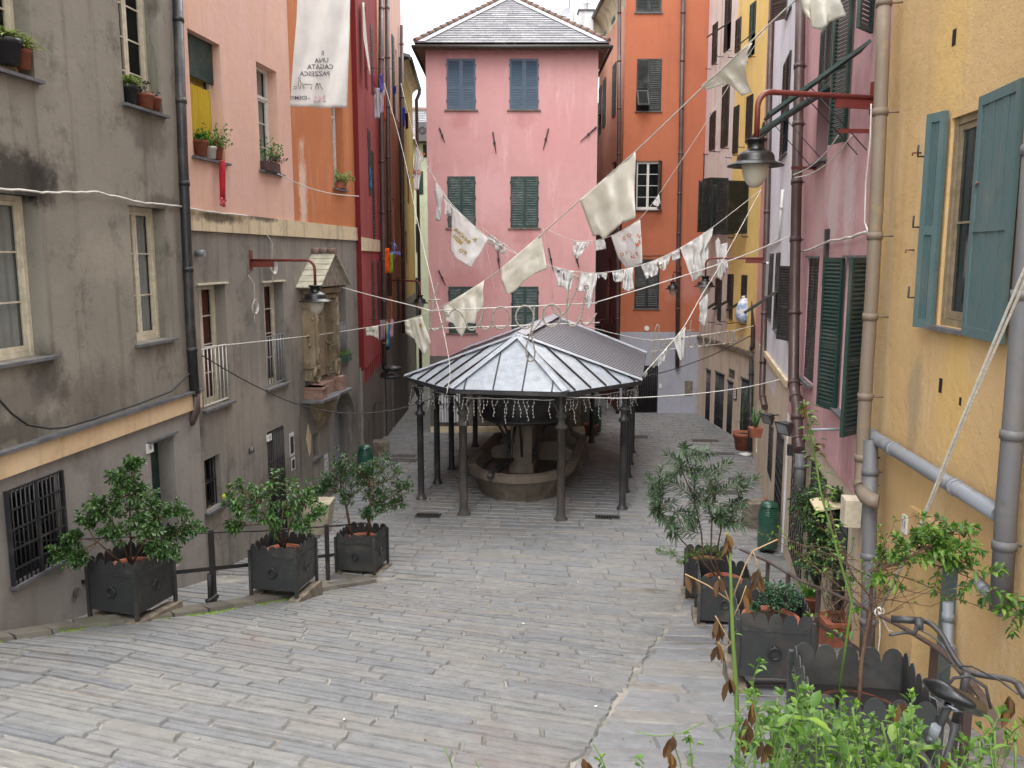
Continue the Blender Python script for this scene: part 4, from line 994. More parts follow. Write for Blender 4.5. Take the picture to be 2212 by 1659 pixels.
# ---------------------------------------------------------------- orange house, right back
w = LO = Wall(4.4, 35, 7.72, 35); w2 = Wall(4.4, 35, 4.08, 42); w3 = Wall(4.08, 42, 3.78, 49)
b = empty('house', (5.5, 35, 0), 'tall burnt orange house behind on the right with a blue-grey ground floor', 'house')
zo = 6.3 + 10.5; zl = w.sz(1420, 717)[1]
Q = [w.rect(1374, 1430, -60, 27), w.rect(1375, 1429, 127, 240), w.rect(1373, 1427, 348, 453), w.rect(1371, 1424, 560, 666)]
dr = w.rect(1368, 1421, 790, 892)
facade(w, 'wall', M['orange_r'], b, 0, w.L, zl, 6.3 + 14, [q + ((.12,) if i != 2 else (.3,)) for i, q in enumerate(Q)])
facade(w, 'lower_wall', M['blue_grey'], b, 0, w.L, ZB, zl, [dr + (.2,)])
m = MB(); m.quad(w.pt(w.L, ZB, 0), w.pt(w.L, ZB, -7), w.pt(w.L, 20.3, -7), w.pt(w.L, 20.3, 0)); m.build('side_wall', M['orange_r'], b)
h2 = [w2.rect(1324, 1331, 139, 250), w2.rect(1303, 1309, 171, 273), w2.rect(1294, 1299, 188, 290), w2.rect(1323, 1330, 5, 47), w2.rect(1305, 1311, 20, 75), w2.rect(1322, 1331, 350, 400), w2.rect(1312, 1318, 560, 700)]
zmm = w2.sz(1310, 420)[1]
facade(w2, 'wall', M['peach'], b, 0, w2.L, zmm, zo, h2, reveal=.12); facade(w2, 'wall', M['maroon'], b, 0, w2.L, ZB, zmm, h2, reveal=.12)
facade(w3, 'wall', M['maroon'], b, 0, w3.L, ZB, 13.5)
for i, h in enumerate(h2):
    o = backing(w2, h[0], h[1], h[2], h[3], -.1, M['dark'], b, 'window')
    if i < 5: closed_shutters(w2, o, h[0], h[1], h[2], h[3], M['black_sh'], .0, 18, flap=(0, 1.1) if i == 2 else None)
m = MB(); k = 8; vs = []
for i in range(k + 1):
    an = math.pi / 2 * i / k; vs += [w2.pt(0, zo - .9 + .9 * math.sin(an), .5 * (1 - math.cos(an))), w2.pt(w2.L, zo - .9 + .9 * math.sin(an), .5 * (1 - math.cos(an)))]
m.add(vs, [(2 * i, 2 * i + 1, 2 * i + 3, 2 * i + 2) for i in range(k)], 0, True); m.build('cornice', M['cream_band'], b)
m = MB(); m.tube([w2.pt(-.2, zo + .02, .55), w2.pt(w2.L + .2, zo + .02, .55)], .09, 8); m.box(w2.pt(0, zo + .03, .5), w2.t * w2.L, -w2.n * 3.5 + UP * .3, (0, 0, .1)); m.build('roof', M['gutter'], b)
for i, h in enumerate(Q):
    if i == 2:
        o = casement(w, b, h[0], h[1], h[2], h[3], -.12, M['white_fr'], 4, 2, .05, None); room(w, h[0], h[1], h[2], h[3], o)
        m = MB(); louvre(m, w.pt(h[1], h[2], .01), (w.n * .9 - w.t * .38), UP, w.t, (h[1] - h[0]) / 2, h[3] - h[2], 24); m.build('shutter', M['black_sh'], o)
        m = MB(); louvre(m, w.pt(h[0] - .02, h[2], .01), (w.n * .98 - w.t * .12), UP, w.t, (h[1] - h[0]) / 2, h[3] - h[2], 24); m.build('shutter', M['black_sh'], o)
    else:
        o = backing(w, h[0], h[1], h[2], h[3], -.1, M['dark'], b, 'window'); closed_shutters(w, o, h[0], h[1], h[2], h[3], M['black_sh'], -.02, 24, flap=(0, .6) if i == 1 else None)
        slate_sill(w, o, h[0], h[1], h[2], .06, .05)
m = MB(); bars_v(m, w, dr[0], dr[1], dr[2], dr[3], 14, -.02, .018, 3); o = backing(w, dr[0], dr[1], dr[2], dr[3], -.18, M['dark'], b, 'door'); m.build('gate', M['iron'], o)
m = MB(); m.box(w.pt(dr[0] - .25, dr[2] - .3, 0), w.t * (dr[1] - dr[0] + .5), w.n * .3, (0, 0, .28)); m.build('doorstep', M['stone_b'], b)
pipe(b, w, [(1476, -10), (1471, 300), (1465, 560), (1463, 795)], .085, M['pipe_br'], .12)
pipe(b, w, [(1338, -10), (1337, 300), (1334, 660), (1334, 900)], .075, M['pipe_br'], .1)
c = w.px(1397, 709, .0); m = MB(); m.tube([c, c + w.n * .04], .1, 14); m.build('wall_vent', M['white_pl'], b)
r = w.rect(1479, 1496, 823, 855); m = MB(); m.box(w.pt(r[0], r[2], 0), w.t * (r[1] - r[0]), w.n * .02, (0, 0, r[3] - r[2])); m.build('hatch', M['stone_b'], b)
r = w.rect(1424, 1429, 829, 838); m = MB(); m.box(w.pt(r[0], r[2], 0), w.t * (r[1] - r[0]), w.n * .03, (0, 0, r[3] - r[2])); m.build('doorbell_panel', M['white_pl'], b)
wall_cable(w, [(1340, 552), (1400, 553), (1505, 549)], .012, M['cable_d'], 'cable', b, .03)

# ---------------------------------------------------------------- stepped-colour row on the right
def hooks(w, b, h):
    for a in (h[0] - .12, h[1] + .1): m = MB(); m.tube([w.pt(a, h[2] - .12, 0), w.pt(a, h[2] - .12, .22), w.pt(a, h[2] - .05, .22)], .014, 4); m.build('line_hook', M['iron'], b)
w = LE = Wall(8.04, 28.4, 7.62, 35)
def E(q): return w.rect(*q)
sB, sLi = w.sz(1575, 560)[0], w.sz(1521, 560)[0]
zE = w.sz(1571, 742)[1]
yl = [E(q) for q in [(1590, 1601, 41, 110), (1620, 1632, 8, 119), (1585, 1596, 230, 330), (1613, 1626, 207, 306), (1590, 1616, 395, 505), (1572, 1584, 592, 690), (1602, 1613, 594, 692)]]
be = [E(q) for q in [(1540, 1550, 52, 136), (1567, 1580, -30, 107), (1534, 1546, 243, 323), (1560, 1575, 185, 316), (1552, 1572, 388, 500), (1528, 1540, 433, 505), (1546, 1559, 601, 692)]]
be = [x if x[0] >= 0 else x for x in be]
li = [E(q) for q in [(1512, 1518, 125, 243), (1507, 1512, 345, 450), (1516, 1521, 335, 440), (1506, 1510, 590, 665)]]
by = empty('house', w.pt(1.5, 0), 'yellow house front at the back right with a row of propped dark green shutters', 'house')
bb = empty('house', w.pt(3.5, 0), 'stained pinkish-beige house front left of the yellow one', 'house')
facade(w, 'wall', M['yellow_r'], by, 0, sB, zE, ZT, yl, reveal=.1); facade(w, 'wall', M['stained'], bb, sB, sLi, zE, ZT, be, reveal=.1); facade(w, 'wall', M['lilac'], bb, sLi, w.L, zE, ZT, li + be, reveal=.1)
dq = [E(q) for q in [(1599, 1617, 819, 954), (1570, 1582, 824, 945), (1543, 1563, 806, 934), (1524, 1534, 799, 911)]]; sw = E((1575, 1587, 799, 815))
facade(w, 'lower_wall', M['beige'], by, 0, sB, ZB, zE, dq + [sw], reveal=.18); facade(w, 'lower_wall', M['beige'], bb, sB, w.L, ZB, zE, dq + [sw], reveal=.18)
shell(w, by, M['yellow_r'], 0, sB, ZB, ZT, 5); shell(w, bb, M['stained'], sB + .01, w.L, ZB, ZT, 5)
def scallops(w, b, s0, s1, z, n_, mat, hgt=.5, ledge=M['stone_b']):
    m = MB(); q = (s1 - s0) / n_
    for i in range(n_):   # dark blind arches painted/sunk above the ledge
        a = s0 + q * i + q * .18; k = 7; pts = [w.pt(a, z, .004), w.pt(a + q * .64, z, .004)] + [w.pt(a + q * .32 + q * .32 * math.cos(math.pi * j / k), z + hgt * .55 + hgt * .45 * math.sin(math.pi * j / k), .004) for j in range(k + 1)]
        m.add(pts, [tuple(range(len(pts)))])
    m.build('blind_arches', mat, b)
    m = MB()
    a = s0
    while a < s1:
        e = min(s1, a + rnd.uniform(.3, .7)); m.box(w.pt(a, z - .12, 0), w.t * (e - a - .01), w.n * rnd.uniform(.1, .14), (0, 0, .12)); a = e
    m.build('ledge', ledge, b)
scallops(w, by, 0, sB, zE, 8, M['beige']); scallops(w, bb, sB, w.L, zE, 7, M['beige'])
for i, h in enumerate(yl + be + li):
    p_ = by if i < 7 else bb
    o = backing(w, h[0], h[1], h[2], h[3], -.09, M['dark'], p_, 'window'); hooks(w, o, h)
    if i == 4 or i == 11:
        hw = (h[1] - h[0]) * .62
        for s_, sg in ((h[0], -1), (h[1], 1)):
            m = MB(); louvre(m, w.pt(s_, h[2], .02), (w.n * .95 + w.t * sg * .3), UP, w.t, hw, h[3] - h[2], 22); m.build('shutter', M['black_sh'], o)
            m = MB(); louvre(m, w.pt(s_, h[2], .02) + (w.n * .95 + w.t * sg * .3) * hw, (w.n * .25 - w.t * sg * .9), UP, w.n, hw * .8, h[3] - h[2], 22); m.build('shutter', M['black_sh'], o)
    else:
        fl = {6: (1, 1.05), 5: (1, 1.05), 13: (1, 1.05), 8: (0, 1.0), 1: (0, .9), 14: (1, .9)}.get(i)
        closed_shutters(w, o, h[0], h[1], h[2], h[3], M['black_sh'] if i != 1 else M['green_sh'], .0, 22, flap=fl)
for i, h in enumerate(dq):
    p_ = by if i < 2 else bb; o = backing(w, h[0], h[1], h[2], h[3], -.16, M['dark'], p_, 'door'); m = MB(); bars_v(m, w, h[0], h[1], h[2], h[3], 8, -.02, .018, 5)
    m.box(w.pt(h[0], h[2], -.06), w.t * (h[1] - h[0]), w.n * .02, (0, 0, (h[3] - h[2]) * .8)); m.build('gate', metal_paint('slate_blue_iron', '#2c2f36', '#221f20', .4), o)
    m = MB(); m.box(w.pt(h[0] - .05, h[3], -.02), w.t * (h[1] - h[0] + .1), w.n * .05, (0, 0, .05)); m.build('lintel', M['slate'], o)
m = MB(); bars_v(m, w, sw[0], sw[1], sw[2], sw[3], 4, 0, .015, 2); m.build('vent_grille', M['iron'], by)
r = E((1586, 1592, 838, 864)); m = MB(); m.box(w.pt(r[0], r[2], .0), w.t * (r[1] - r[0]), w.n * .03, (0, 0, r[3] - r[2])); o = m.build('notice_board', M['iron'], by)
m = MB(); m.box(w.pt(r[0] + .04, r[2] + .05, .031), w.t * (r[1] - r[0] - .08), w.n * .004, (0, 0, r[3] - r[2] - .1)); m.build('notice', M['white_pl'], o)
m = MB(); 
for i in range(4): m.box(w.pt(r[0] + .08, r[2] + .15 + i * .09, .036), w.t * (r[1] - r[0] - .16), w.n * .003, (0, 0, .03))
m.build('print', plain('red_print', '#9a3a3a', .8), o)
bag = empty('plastic_bag', w.px(1607, 690, .15), 'white and blue plastic bag stuffed in the open window of the yellow house', 'bag')
m = MB(); c = w.px(1607, 671, .05); m.lathe(c, [(.02, -.42), (.2, -.36), (.27, -.15), (.25, .1), (.2, .3), (.1, .4), (.02, .44)], 14)
m.v = [tuple(Vector(v) + Vector((noise.noise(Vector(v) * 5), noise.noise(Vector(v) * 5 + Vector((9, 0, 0))), noise.noise(Vector(v) * 5 + Vector((0, 9, 0))))) * .07) for v in m.v]
t = NT('plastic_bag_film'); t.base(t.mix(t.ramp(t.noise(5, 4), [(.5, 0.0), (.56, 1.0)]), lin('#d3d6dc'), lin('#8fa5c9'))); m.build('bag_body', t.set(.35), bag)
m = MB(); m.tube([c + UP * .4, c + UP * .5 + w.n * .03], [.05, .09], 8); m.build('knot', M['white_pl'], bag)

# narrow rose strip between two pipes
w = LN = Wall(7.27, 25, 8.04, 28.4)
b = empty('house', w.pt(1.5, 0), 'narrow rose-pink house front squeezed between two brown drainpipes on the right', 'house')
hn = [w.rect(1650, 1656, 30, 145) + (.12,), w.rect(1648, 1652, 270, 310) + (.1,)]
facade(w, 'wall', M['pink_pipe'], b, 0, w.L, 6.3 - 2.6, ZT, hn); facade(w, 'lower_wall', M['beige'], b, 0, w.L, ZB, 6.3 - 2.6, [w.rect(1634, 1640, 868, 990) + (.15,)]); shell(w, b, M['pink_pipe'], 0, w.L, ZB, ZT, 5)
for h in hn:
    o = backing(w, h[0], h[1], h[2], h[3], -.1, M['dark'], b, 'window'); closed_shutters(w, o, h[0], h[1], h[2], h[3], M['black_sh'], .02, 20)
pipe(b, w, [(1641, -10), (1638, 200), (1634, 420), (1629, 620), (1627, 745), (1622, 765)], .09, M['pipe_br'], .06)
pipe(b, w, [(1623, 775), (1620, 975)], .075, M['iron'], .1)
# cold white house
w = LW = Wall(5.69, 17.5, 7.27, 25)
b = empty('house', w.pt(3, 0), 'cold white house on the right over a beige ground floor with barred shop doors', 'house')
def Wq(q): return w.rect(*q)
zW = w.sz(1686, 802)[1]
hw = [Wq(q) for q in [(1691, 1705, 135, 330), (1663, 1669, 548, 690), (1676, 1683, 546, 715), (1711, 1722, 575, 745), (1703, 1712, -60, 20)]]
dw = [Wq(q) for q in [(1660, 1669, 910, 1035), (1675, 1690, 925, 1130), (1707, 1736, 960, 1240)]]
facade(w, 'wall', M['white_r'], b, 0, w.L, zW, ZT, hw, reveal=.15); facade(w, 'lower_wall', M['beige'], b, 0, w.L, ZB, zW, dw, reveal=.15); shell(w, b, M['white_r'], 0, w.L, ZB, ZT, 5)
band(w, 'string_course', M['cream_band'], b, 0, w.L, zW - .1, zW + .04, .07, None)
m = MB(); n_ = 15; q = w.L * .62 / n_
for i in range(n_):
    a = w.L * .36 + q * i; k = 6; z = zW - .75
    pts = [w.pt(a + q * .2, z, .003), w.pt(a + q * .75, z, .003)] + [w.pt(a + q * .475 + q * .275 * math.cos(math.pi * j / k), z + .35 + .12 * math.sin(math.pi * j / k), .003) for j in range(k + 1)]
    m.add(pts, [tuple(range(len(pts)))])
m.build('blind_arches', M['white_r'], b)
for i, h in enumerate(hw):
    o = backing(w, h[0], h[1], h[2], h[3], -.13, M['dark'], b, 'window'); slate_sill(w, o, h[0], h[1], h[2], .05, .05)
    if i == 3:
        for s_ in (h[1], ):
            m = MB(); louvre(m, w.pt(s_, h[2], .02), (w.t * .75 + w.n * .3), UP, w.n, .5, h[3] - h[2]); m.build('shutter', M['black_sh'], o)
    elif i == 4:
        m = MB(); louvre(m, w.pt(h[1], h[2], .02), Vector((-.5, .8, 0)), UP, w.t, .5, h[3] - h[2]); m.build('shutter', M['brown_sh'], o)
    else: closed_shutters(w, o, h[0], h[1], h[2], h[3], M['black_sh'], .0, 24, flap={0: (0, .75), 2: (0, .95)}.get(i), mid=.42 if i != 2 else .5)
for h in dw:
    o = backing(w, h[0], h[1], h[2], h[3], -.13, M['dark'], b, 'door'); m = MB(); bars_v(m, w, h[0], h[1], h[2], h[3], 7, .0, .014, 4)
    for i in range(9):
        z = h[2] + (h[3] - h[2]) * (i + .3) / 9; a0 = h[0]; 
        m.tube([w.pt(h[0], z, .012), w.pt(h[1], z + .02, .012)], .012, 4)
    m.build('gate', M['iron'], o)
    m = MB(); m.box(w.pt(h[0] - .06, h[3], -.02), w.t * (h[1] - h[0] + .12), w.n * .06, (0, 0, .05)); m.build('lintel', M['slate'], o)
pipe(b, w, [(1668, -10), (1663, 150), (1658, 420), (1652, 640), (1646, 850), (1652, 880)], .085, M['pipe_br'], .08)
pipe(b, w, [(1731, -60), (1728, 100), (1722, 350), (1717, 600), (1714, 820), (1717, 850), (1722, 880), (1722, 940), (1728, 975)], .1, M['pipe_br'], .14)
pipe(b, w, [(1729, 980), (1727, 1060)], .09, M['pipe_gr'], .14)
pipe(b, w, [(1691, 410), (1683, 515), (1660, 530), (1655, 640)], .035, M['white_pl'], .05, 'conduit')
m = MB(); c = w.px(1713, 985, .1); m.box(c, w.t * .12, w.n * .1, (0, 0, .2)); m.build('junction_box', M['iron'], b)
# rose house
w = LR = Wall(4.46, 10.6, 5.69, 17.5)
b = empty('house', w.pt(3, 0), 'streaky rose-red house on the right with tall open green louvred shutters', 'house')
zR = w.sz(1790, 1000)[1]
hr = [w.rect(*q) for q in [(1740, 1763, 558, 828), (1821, 1874, 558, 912), (1768, 1793, 62, 345), (1846, 1884, -130, 285)]]
dr_ = [w.rect(*q) for q in [(1747, 1775, 1010, 1270), (1800, 1822, 1090, 1330)]]
facade(w, 'wall', M['rose'], b, 0, w.L, zR, ZT, hr, reveal=.3); facade(w, 'lower_wall', M['beige'], b, 0, w.L, ZB, zR, dr_, reveal=.15, d=-.04); shell(w, b, M['rose'], 0, w.L, ZB, ZT, 5)
h = hr[0]; o = backing(w, h[0], h[1], h[2], h[3], -.2, M['dark'], b, 'window'); closed_shutters(w, o, h[0], h[1], h[2], h[3], M['black_sh'], -.06, flap=None); slate_sill(w, o, h[0], h[1], h[2], .1, .06)
m = MB(); m.box(w.pt(h[0] - .03, h[3], -.05), w.t * (h[1] - h[0] + .06), w.n * .1, (0, 0, .04)); m.build('lintel', M['slate'], o)
h = hr[1]; o = backing(w, h[0], h[1], h[2], h[3], -.28, M['glass'], b, 'window'); slate_sill(w, o, h[0], h[1], h[2], .12, .06)
m = MB(); m.box(w.pt(h[0] - .03, h[3], -.05), w.t * (h[1] - h[0] + .06), w.n * .12, (0, 0, .04)); m.build('lintel', M['slate'], o)
def lf(s_, zlow, zz, ct, cn, wd_, mt='green_sh'):
    dv = (w.t * ct + w.n * cn).normalized(); nn = dv.cross(UP)
    if nn.dot(Vector((0, -1, 0))) < 0: nn = -nn
    m = MB(); louvre(m, w.pt(s_, zlow, .03), dv, UP, nn, wd_, zz - zlow, th=.045); m.build('shutter', M[mt], o)
lf(h[1], h[2] - .05, h[3] + .01, .93, .36, .5); lf(h[0], h[2] - .05, h[3] + .01, -.6, .5, .5)
h = hr[2]; o = backing(w, h[0], h[1], h[2], h[3], -.28, M['dark'], b, 'window'); closed_shutters(w, o, h[0], h[1], h[2], h[3], M['green_sh'], -.02, mid=.45)
hm = (h[3] - h[2]); zmid = h[2] + hm * .5
for ob in [c_ for c_ in o.children if c_.name.startswith('shutter')]: bpy.data.objects.remove(ob)
m = MB(); hh = (h[1] - h[0]) / 2
for k in (0, 1): louvre(m, w.pt(h[0] + hh * k, zmid, -.02), w.t, UP, w.n, hh - .01, h[3] - zmid, mid=.02)
m.build('shutter', M['green_sh'], o)
def awning(w, o, s0, s1, ztop, L, ang, mat):
    dv = w.n * math.sin(ang) - UP * math.cos(ang); nn = w.n * math.cos(ang) + UP * math.sin(ang); m = MB(); c = w.pt(s0, ztop, .02); X = w.t * (s1 - s0)
    Lh = dv * L; louvre(m, c + Lh, w.t, -dv, nn, (s1 - s0), L, mid=.5); m.build('awning_shutter', mat, o)
    m = MB()
    for s_ in (s0 + .03, s1 - .03): m.tube([w.pt(s_, ztop - L * .9, 0), w.pt(s_, ztop, .02) + dv * L * .6], .007, 4)
    m.build('stay', M['iron'], o)
awning(w, o, h[0], h[1], zmid, 1.35, 1.0, M['green_sh'])
slate_sill(w, o, h[0], h[1], h[2], .12, .06)
h = hr[3]; o = backing(w, h[0], h[1], h[2], h[3], -.28, M['glass_l'], b, 'window')
lf(h[1], h[2], h[3], .93, .32, .45); lf(h[0], h[2] + 1.2, h[3], -.5, .35, .42)
awning(w, o, h[0] - .1, h[0] + .5, w.sz(1872, 105)[1], 1.5, .95, M['green_sh'])
for i, hd in enumerate(dr_):
    o = backing(w, hd[0], hd[1], hd[2], hd[3], -.15, M['dark'], b, 'door'); m = MB(); bars_v(m, w, hd[0], hd[1], hd[2], hd[3], 8, -.02, .014, 6); m.build('gate', M['iron'], o)
def brk(w, par, u, v, n_, L):   # clothes-line bracket bars sticking straight out of the wall
    m = MB(); c = w.px(u, v, 0); m.box(c, Vector((-1, -.05, 0)) * L, (0, .05, 0), (0, 0, .05)); m.build('line_bracket', M['redbar'], par)
brk(w, b, 1880, 287, 0, .4); brk(w, b, 1764, 366, 0, .44); brk(w, b, 1885, 222, 0, .42)
m = MB(); c = w.px(1851, 927, 0); m.tube([c, c + Vector((-.62, -.03, 0))], .018, 6); m.build('line_bracket', M['pipe_zn'], b)
pipe(b, w, [(1912, -60), (1906, 130), (1893, 450), (1884, 620), (1872, 800), (1864, 960), (1859, 1040), (1863, 1060)], .078, M['pipe_ol'], .2)
m = MB(); m.tube([w.px(1862, 1058, .2), w.px(1870, 1072, .2), w.px(1885, 1082, .16), w.px(1898, 1084, .1)], .09, 10); m.build('drainpipe_elbow', M['pipe_ol'], b)
pipe(b, w, [(1881, 950), (1878, 1150), (1876, 1300), (1872, 1420)], .085, M['pipe_gr'], .13)
wall_cable(w, [(1730, 545), (1760, 535), (1790, 522), (1840, 512), (1875, 500)], .02, M['cable_w'], 'cable', b, .06, 1.5)
wall_cable(w, [(1882, 225), (1880, 300), (1870, 400), (1868, 480), (1875, 500)], .012, M['cable_w'], 'cable', b, .05, .5)
m = MB(); m.box(w.px(1787, 618, .0), w.t * .16, w.n * .06, (0, 0, .9)); m.build('wall_tie', M['iron'], b)
r = w.rect(1847, 1859, 1092, 1132); m = MB(); m.box(w.pt(r[0] - .05, r[2], 0), w.t * .3, w.n * .2, (0, 0, r[3] - r[2] + .12)); m.build('meter_box', M['cream_fr'], b)
m = MB(); q = w.px(1820, 1098, 0); m.box(q, w.t * .6, w.n * .35 - UP * .08, (0, 0, .03)); m.build('door_canopy', M['cream_band'], b)
# near yellow house
w = LY = Wall(3.89, 2, 4.46, 10.6)
b = empty('house', w.pt(5, 0), 'ochre-yellow stuccoed house nearest on the right with one weathered teal shuttered window', 'house')
hy = w.rect(2042, 2092, 240, 712); zy0, zy1 = hy[2], hy[3]
c0 = w.sz(2041, 470)[0]; c1 = w.sz(2092, 470)[0]; sa, sb = min(c0, c1) - .1, max(c0, c1)
zyT = w.sz(2080, 248)[1]; zyB = w.sz(2080, 712)[1]; hy = (sa, sb, zyB, zyT)
dy = w.rect(1972, 2060, 1165, 1560)
facade(w, 'wall', M['yellow_n'], b, 0, w.L, ZB, ZT, [hy + (.12,), dy + (.3,)]); shell(w, b, M['yellow_n'], 0, w.L, ZB, ZT, 5)
o = casement(w, b, hy[0], hy[1], hy[2], hy[3], -.08, M['tan_fr'], 2, 1, .07, None, glass=M['glass']); room(w, hy[0], hy[1], hy[2], hy[3], o)
def leaf_sh(s_, dirv, nn, wd_):
    m = MB(); louvre(m, w.pt(s_, hy[2] - .04, .03), dirv, UP, nn, wd_, hy[3] - hy[2] + .12, st=.075, rail=.09, mid=.44, th=.045, board=True); return m.build('shutter', M['teal_sh'], o)
leaf_sh(sb, (w.t * .96 + w.n * .28), (w.n * .96 - w.t * .28), .27); leaf_sh(sa - .1, (-w.t * .99 + w.n * .07), (w.n * .99 + w.t * .07), .86)
for z in (hy[2] + .25, hy[2] + 1.0, hy[3] - .3): m = MB(); m.tube([w.pt(sb + .56, z, 0), w.pt(sb + .56, z, .09), w.pt(sb + .56, z + .12, .09)], .012, 5); m.build('shutter_stop', M['iron'], o)
m = MB(); m.box(w.pt(dy[0], dy[2], -.3), w.t * (dy[1] - dy[0]), w.n * .04, (0, 0, dy[3] - dy[2])); o = m.build('door', M['teal_sh'], b)
m = MB(); m.tube([w.pt(dy[0] + .15, dy[2] + 1.1, -.26), w.pt(dy[0] + .15, dy[2] + 1.1, -.18)], .03, 8); m.build('handle', M['pipe_zn'], o)
m = MB(); m.box(w.pt(dy[0] - .2, dy[3] + .16, 0), w.t * (dy[1] - dy[0] + .4), w.n * .05, (0, 0, .04)); m.build('door_moulding', M['yellow_n'], b)
r = w.rect(1951, 1961, 1112, 1152); m = MB(); m.box(w.pt(r[0], r[2], 0), w.t * (r[1] - r[0]), w.n * .02, (0, 0, r[3] - r[2])); o = m.build('house_number', M['white_pl'], b, label='white tile numbered 11 beside the teal door')
wall_text(w, '11', (r[0] + r[1]) / 2, r[2] + .06, .024, (r[3] - r[2]) * .6, M['ink'], o, flip=True)
pipe(b, w, [(2265, -100), (2220, 520), (2195, 850), (2174, 1100), (2161, 1320)], .085, M['pipe_gr'], .14)
pipe(b, w, [(1878, 937), (1890, 945), (2020, 1025), (2160, 1112)], .075, M['pipe_zn'], .14, brackets=False)
pipe(b, w, [(2048, 1300), (2048, 1395), (2056, 1410)], .05, M['pipe_zn'], .08, 'conduit', False); pipe(b, w, [(2110, 1255), (2150, 1300), (2165, 1325)], .045, M['pipe_zn'], .1, 'conduit', False)
for u, v, a, z in [(2064, 97, .09, .16), (2034, 850, .08, .15), (2076, 877, .05, .08)]:
    c = w.px(u, v, .002); m = MB(); m.add([c, c + w.t * a, c + w.t * a + UP * z, c + UP * z], [(0, 1, 2, 3)]); m.build('putlog_hole', M['dark'], b)
for u, v in [(1903, 297), (1975, 540), (2130, 395), (1893, 548), (1990, 330)]:
    c = w.px(u, v, 0); m = MB(); m.tube([c, c + w.n * .09, c + w.n * .09 - UP * .03], .01, 5); m.build('wall_hook', M['redbar'], b)

spots(M['rose'], [sp(LR, 1800, 440, (.6, .9, .9), .75, '#cfc0c0'), sp(LR, 1770, 480, (.4, .6, 1.0), .7, '#b9a4a2'), sp(LR, 1835, 420, (.4, .6, 1.0), .6, '#d2c8c8'), sp(LR, 1830, 990, (.4, .6, .8), .5, '#8a6668')])
spots(M['yellow_n'], [sp(LY, 2060, 820, (.5, .5, 1.2), .6, '#d3b06a'), sp(LY, 2060, 100, (.5, .6, 1.2), .55, '#d9b670'), sp(LY, 1975, 870, (.06, .3, .7), .55, '#8f8570'), sp(LY, 1960, 200, (.5, 1., .5), .35, '#b79a6c'), sp(LY, 1990, 1250, (.6, .8, .5), .45, '#a58a5c')])
spots(M['pink'], [sp(LP, (a + b) / 2, v + 22, (.55, 1, .5), .4, '#a56a68') for a, b, v in ((965, 1027, 237), (1101, 1163, 237), (967, 1027, 492), (1101, 1163, 492))] + [sp(LP, 1200, 300, (1.6, 1., 1.5), .5, '#c99090'), sp(LP, 1000, 620, (1.5, 1., .8), .45, '#b97e7c'), sp(LP, 1130, 470, (.5, 1, .6), .35, '#b47a78'), sp(LP, 1050, 420, (1.2, 1, 1.2), .5, '#d6abad')])
spots(M['orange_r'], [sp(LO, 1470, 620, (1., 1, .8), .6, '#b58078'), sp(LO, 1400, 480, (.8, 1, .5), .45, '#8a4f3c')])
# ================================================================ PAVILION
AX = Vector((.172, .985, 0)).normalized(); PX = Vector((.985, -.172, 0)).normalized()
def pv(a, t, z): 
    q = PX * (-3.5 + a) + AX * t; return Vector((q.x, q.y, z))
ZE, ZRg = 6.3 - 3.08, 6.3 - 1.93
pav = empty('wash_house_pavilion', pv(0, 24.5, 0), 'open iron pavilion with a grey standing-seam metal roof over the stone fountain', 'pavilion')
eL = [(-1.38, 19.45), (1.38, 19.45), (3.02, 21.6), (3.02, 27.9), (1.4, 29.9), (-1.4, 29.9), (-3.02, 27.9), (-3.02, 21.3)]
E_ = [pv(a, t, ZE) for a, t in eL]; A1, A2 = pv(0, 20.95, ZRg), pv(0, 28.0, ZRg)
faces = [(E_[0], E_[1], A1, None), (E_[1], E_[2], A1, None), (E_[2], E_[3], A2, A1), (E_[3], E_[4], A2, None), (E_[4], E_[5], A2, None), (E_[5], E_[6], A2, None), (E_[6], E_[7], A1, A2), (E_[7], E_[0], A1, None)]
m = MB(); rib = MB(); ribd = MB()
for i, (a, c, t1, t2) in enumerate(faces):
    nn = (c - a).cross(t1 - a).normalized()
    if nn.z < 0: nn = -nn
    ed = c - a; L = ed.length; e = ed / L
    if t2 is None:
        up = t1
        n_ = 4 if i == 0 else 5
        hcen = (t1 - a).dot(e); perp = (t1 - a) - e * hcen
        cuts = [0] + [L * (k + .5) / n_ for k in range(n_)] + [L]
        def topat(x):
            f = x / hcen if x <= hcen else (L - x) / (L - hcen); f = max(0, min(1, f)); return a + e * x + perp * f
        for x0, x1 in zip(cuts, cuts[1:]):
            pts = [a + e * x0, a + e * x1, topat(x1)]
            if x0 < hcen < x1: pts.append(t1)
            pts.append(topat(x0)); 
            if x0 == 0: pts = pts[:-1]
            if x1 == L: pts = [p for k_, p in enumerate(pts) if k_ != 2] if not (x0 < hcen < x1) else pts
            m.add([p + nn * .01 for p in pts], [tuple(range(len(pts)))])
        for x in cuts[1:-1]:
            b0, b1 = a + e * x, topat(x); m.box(b0 - e * .012 + nn * .01, e * .024, b1 - b0, nn * .045, 1)
    else:
        far = t1 if i == 2 else t2
        # long side: flat dark strips painted in place of ribs, pale sheet between
        top0, top1 = (A1, A2) if i == 2 else (A2, A1)
        m.add([p + nn * .01 for p in (a, c, top1, top0)], [(0, 1, 2, 3)])
        n_ = 23
        for k in range(1, n_):
            f = k / n_; b0 = a.lerp(c, f); b1 = top0.lerp(top1, f)
            m.box(b0 - e * .08 + nn * .009, e * .16, b1 - b0, nn * .0035, 2)
roof = m.build('roof', [M['roof_l'], M['roof_rib'], plain('brown_strip', '#2a2123', .75)], pav)
hip = MB()
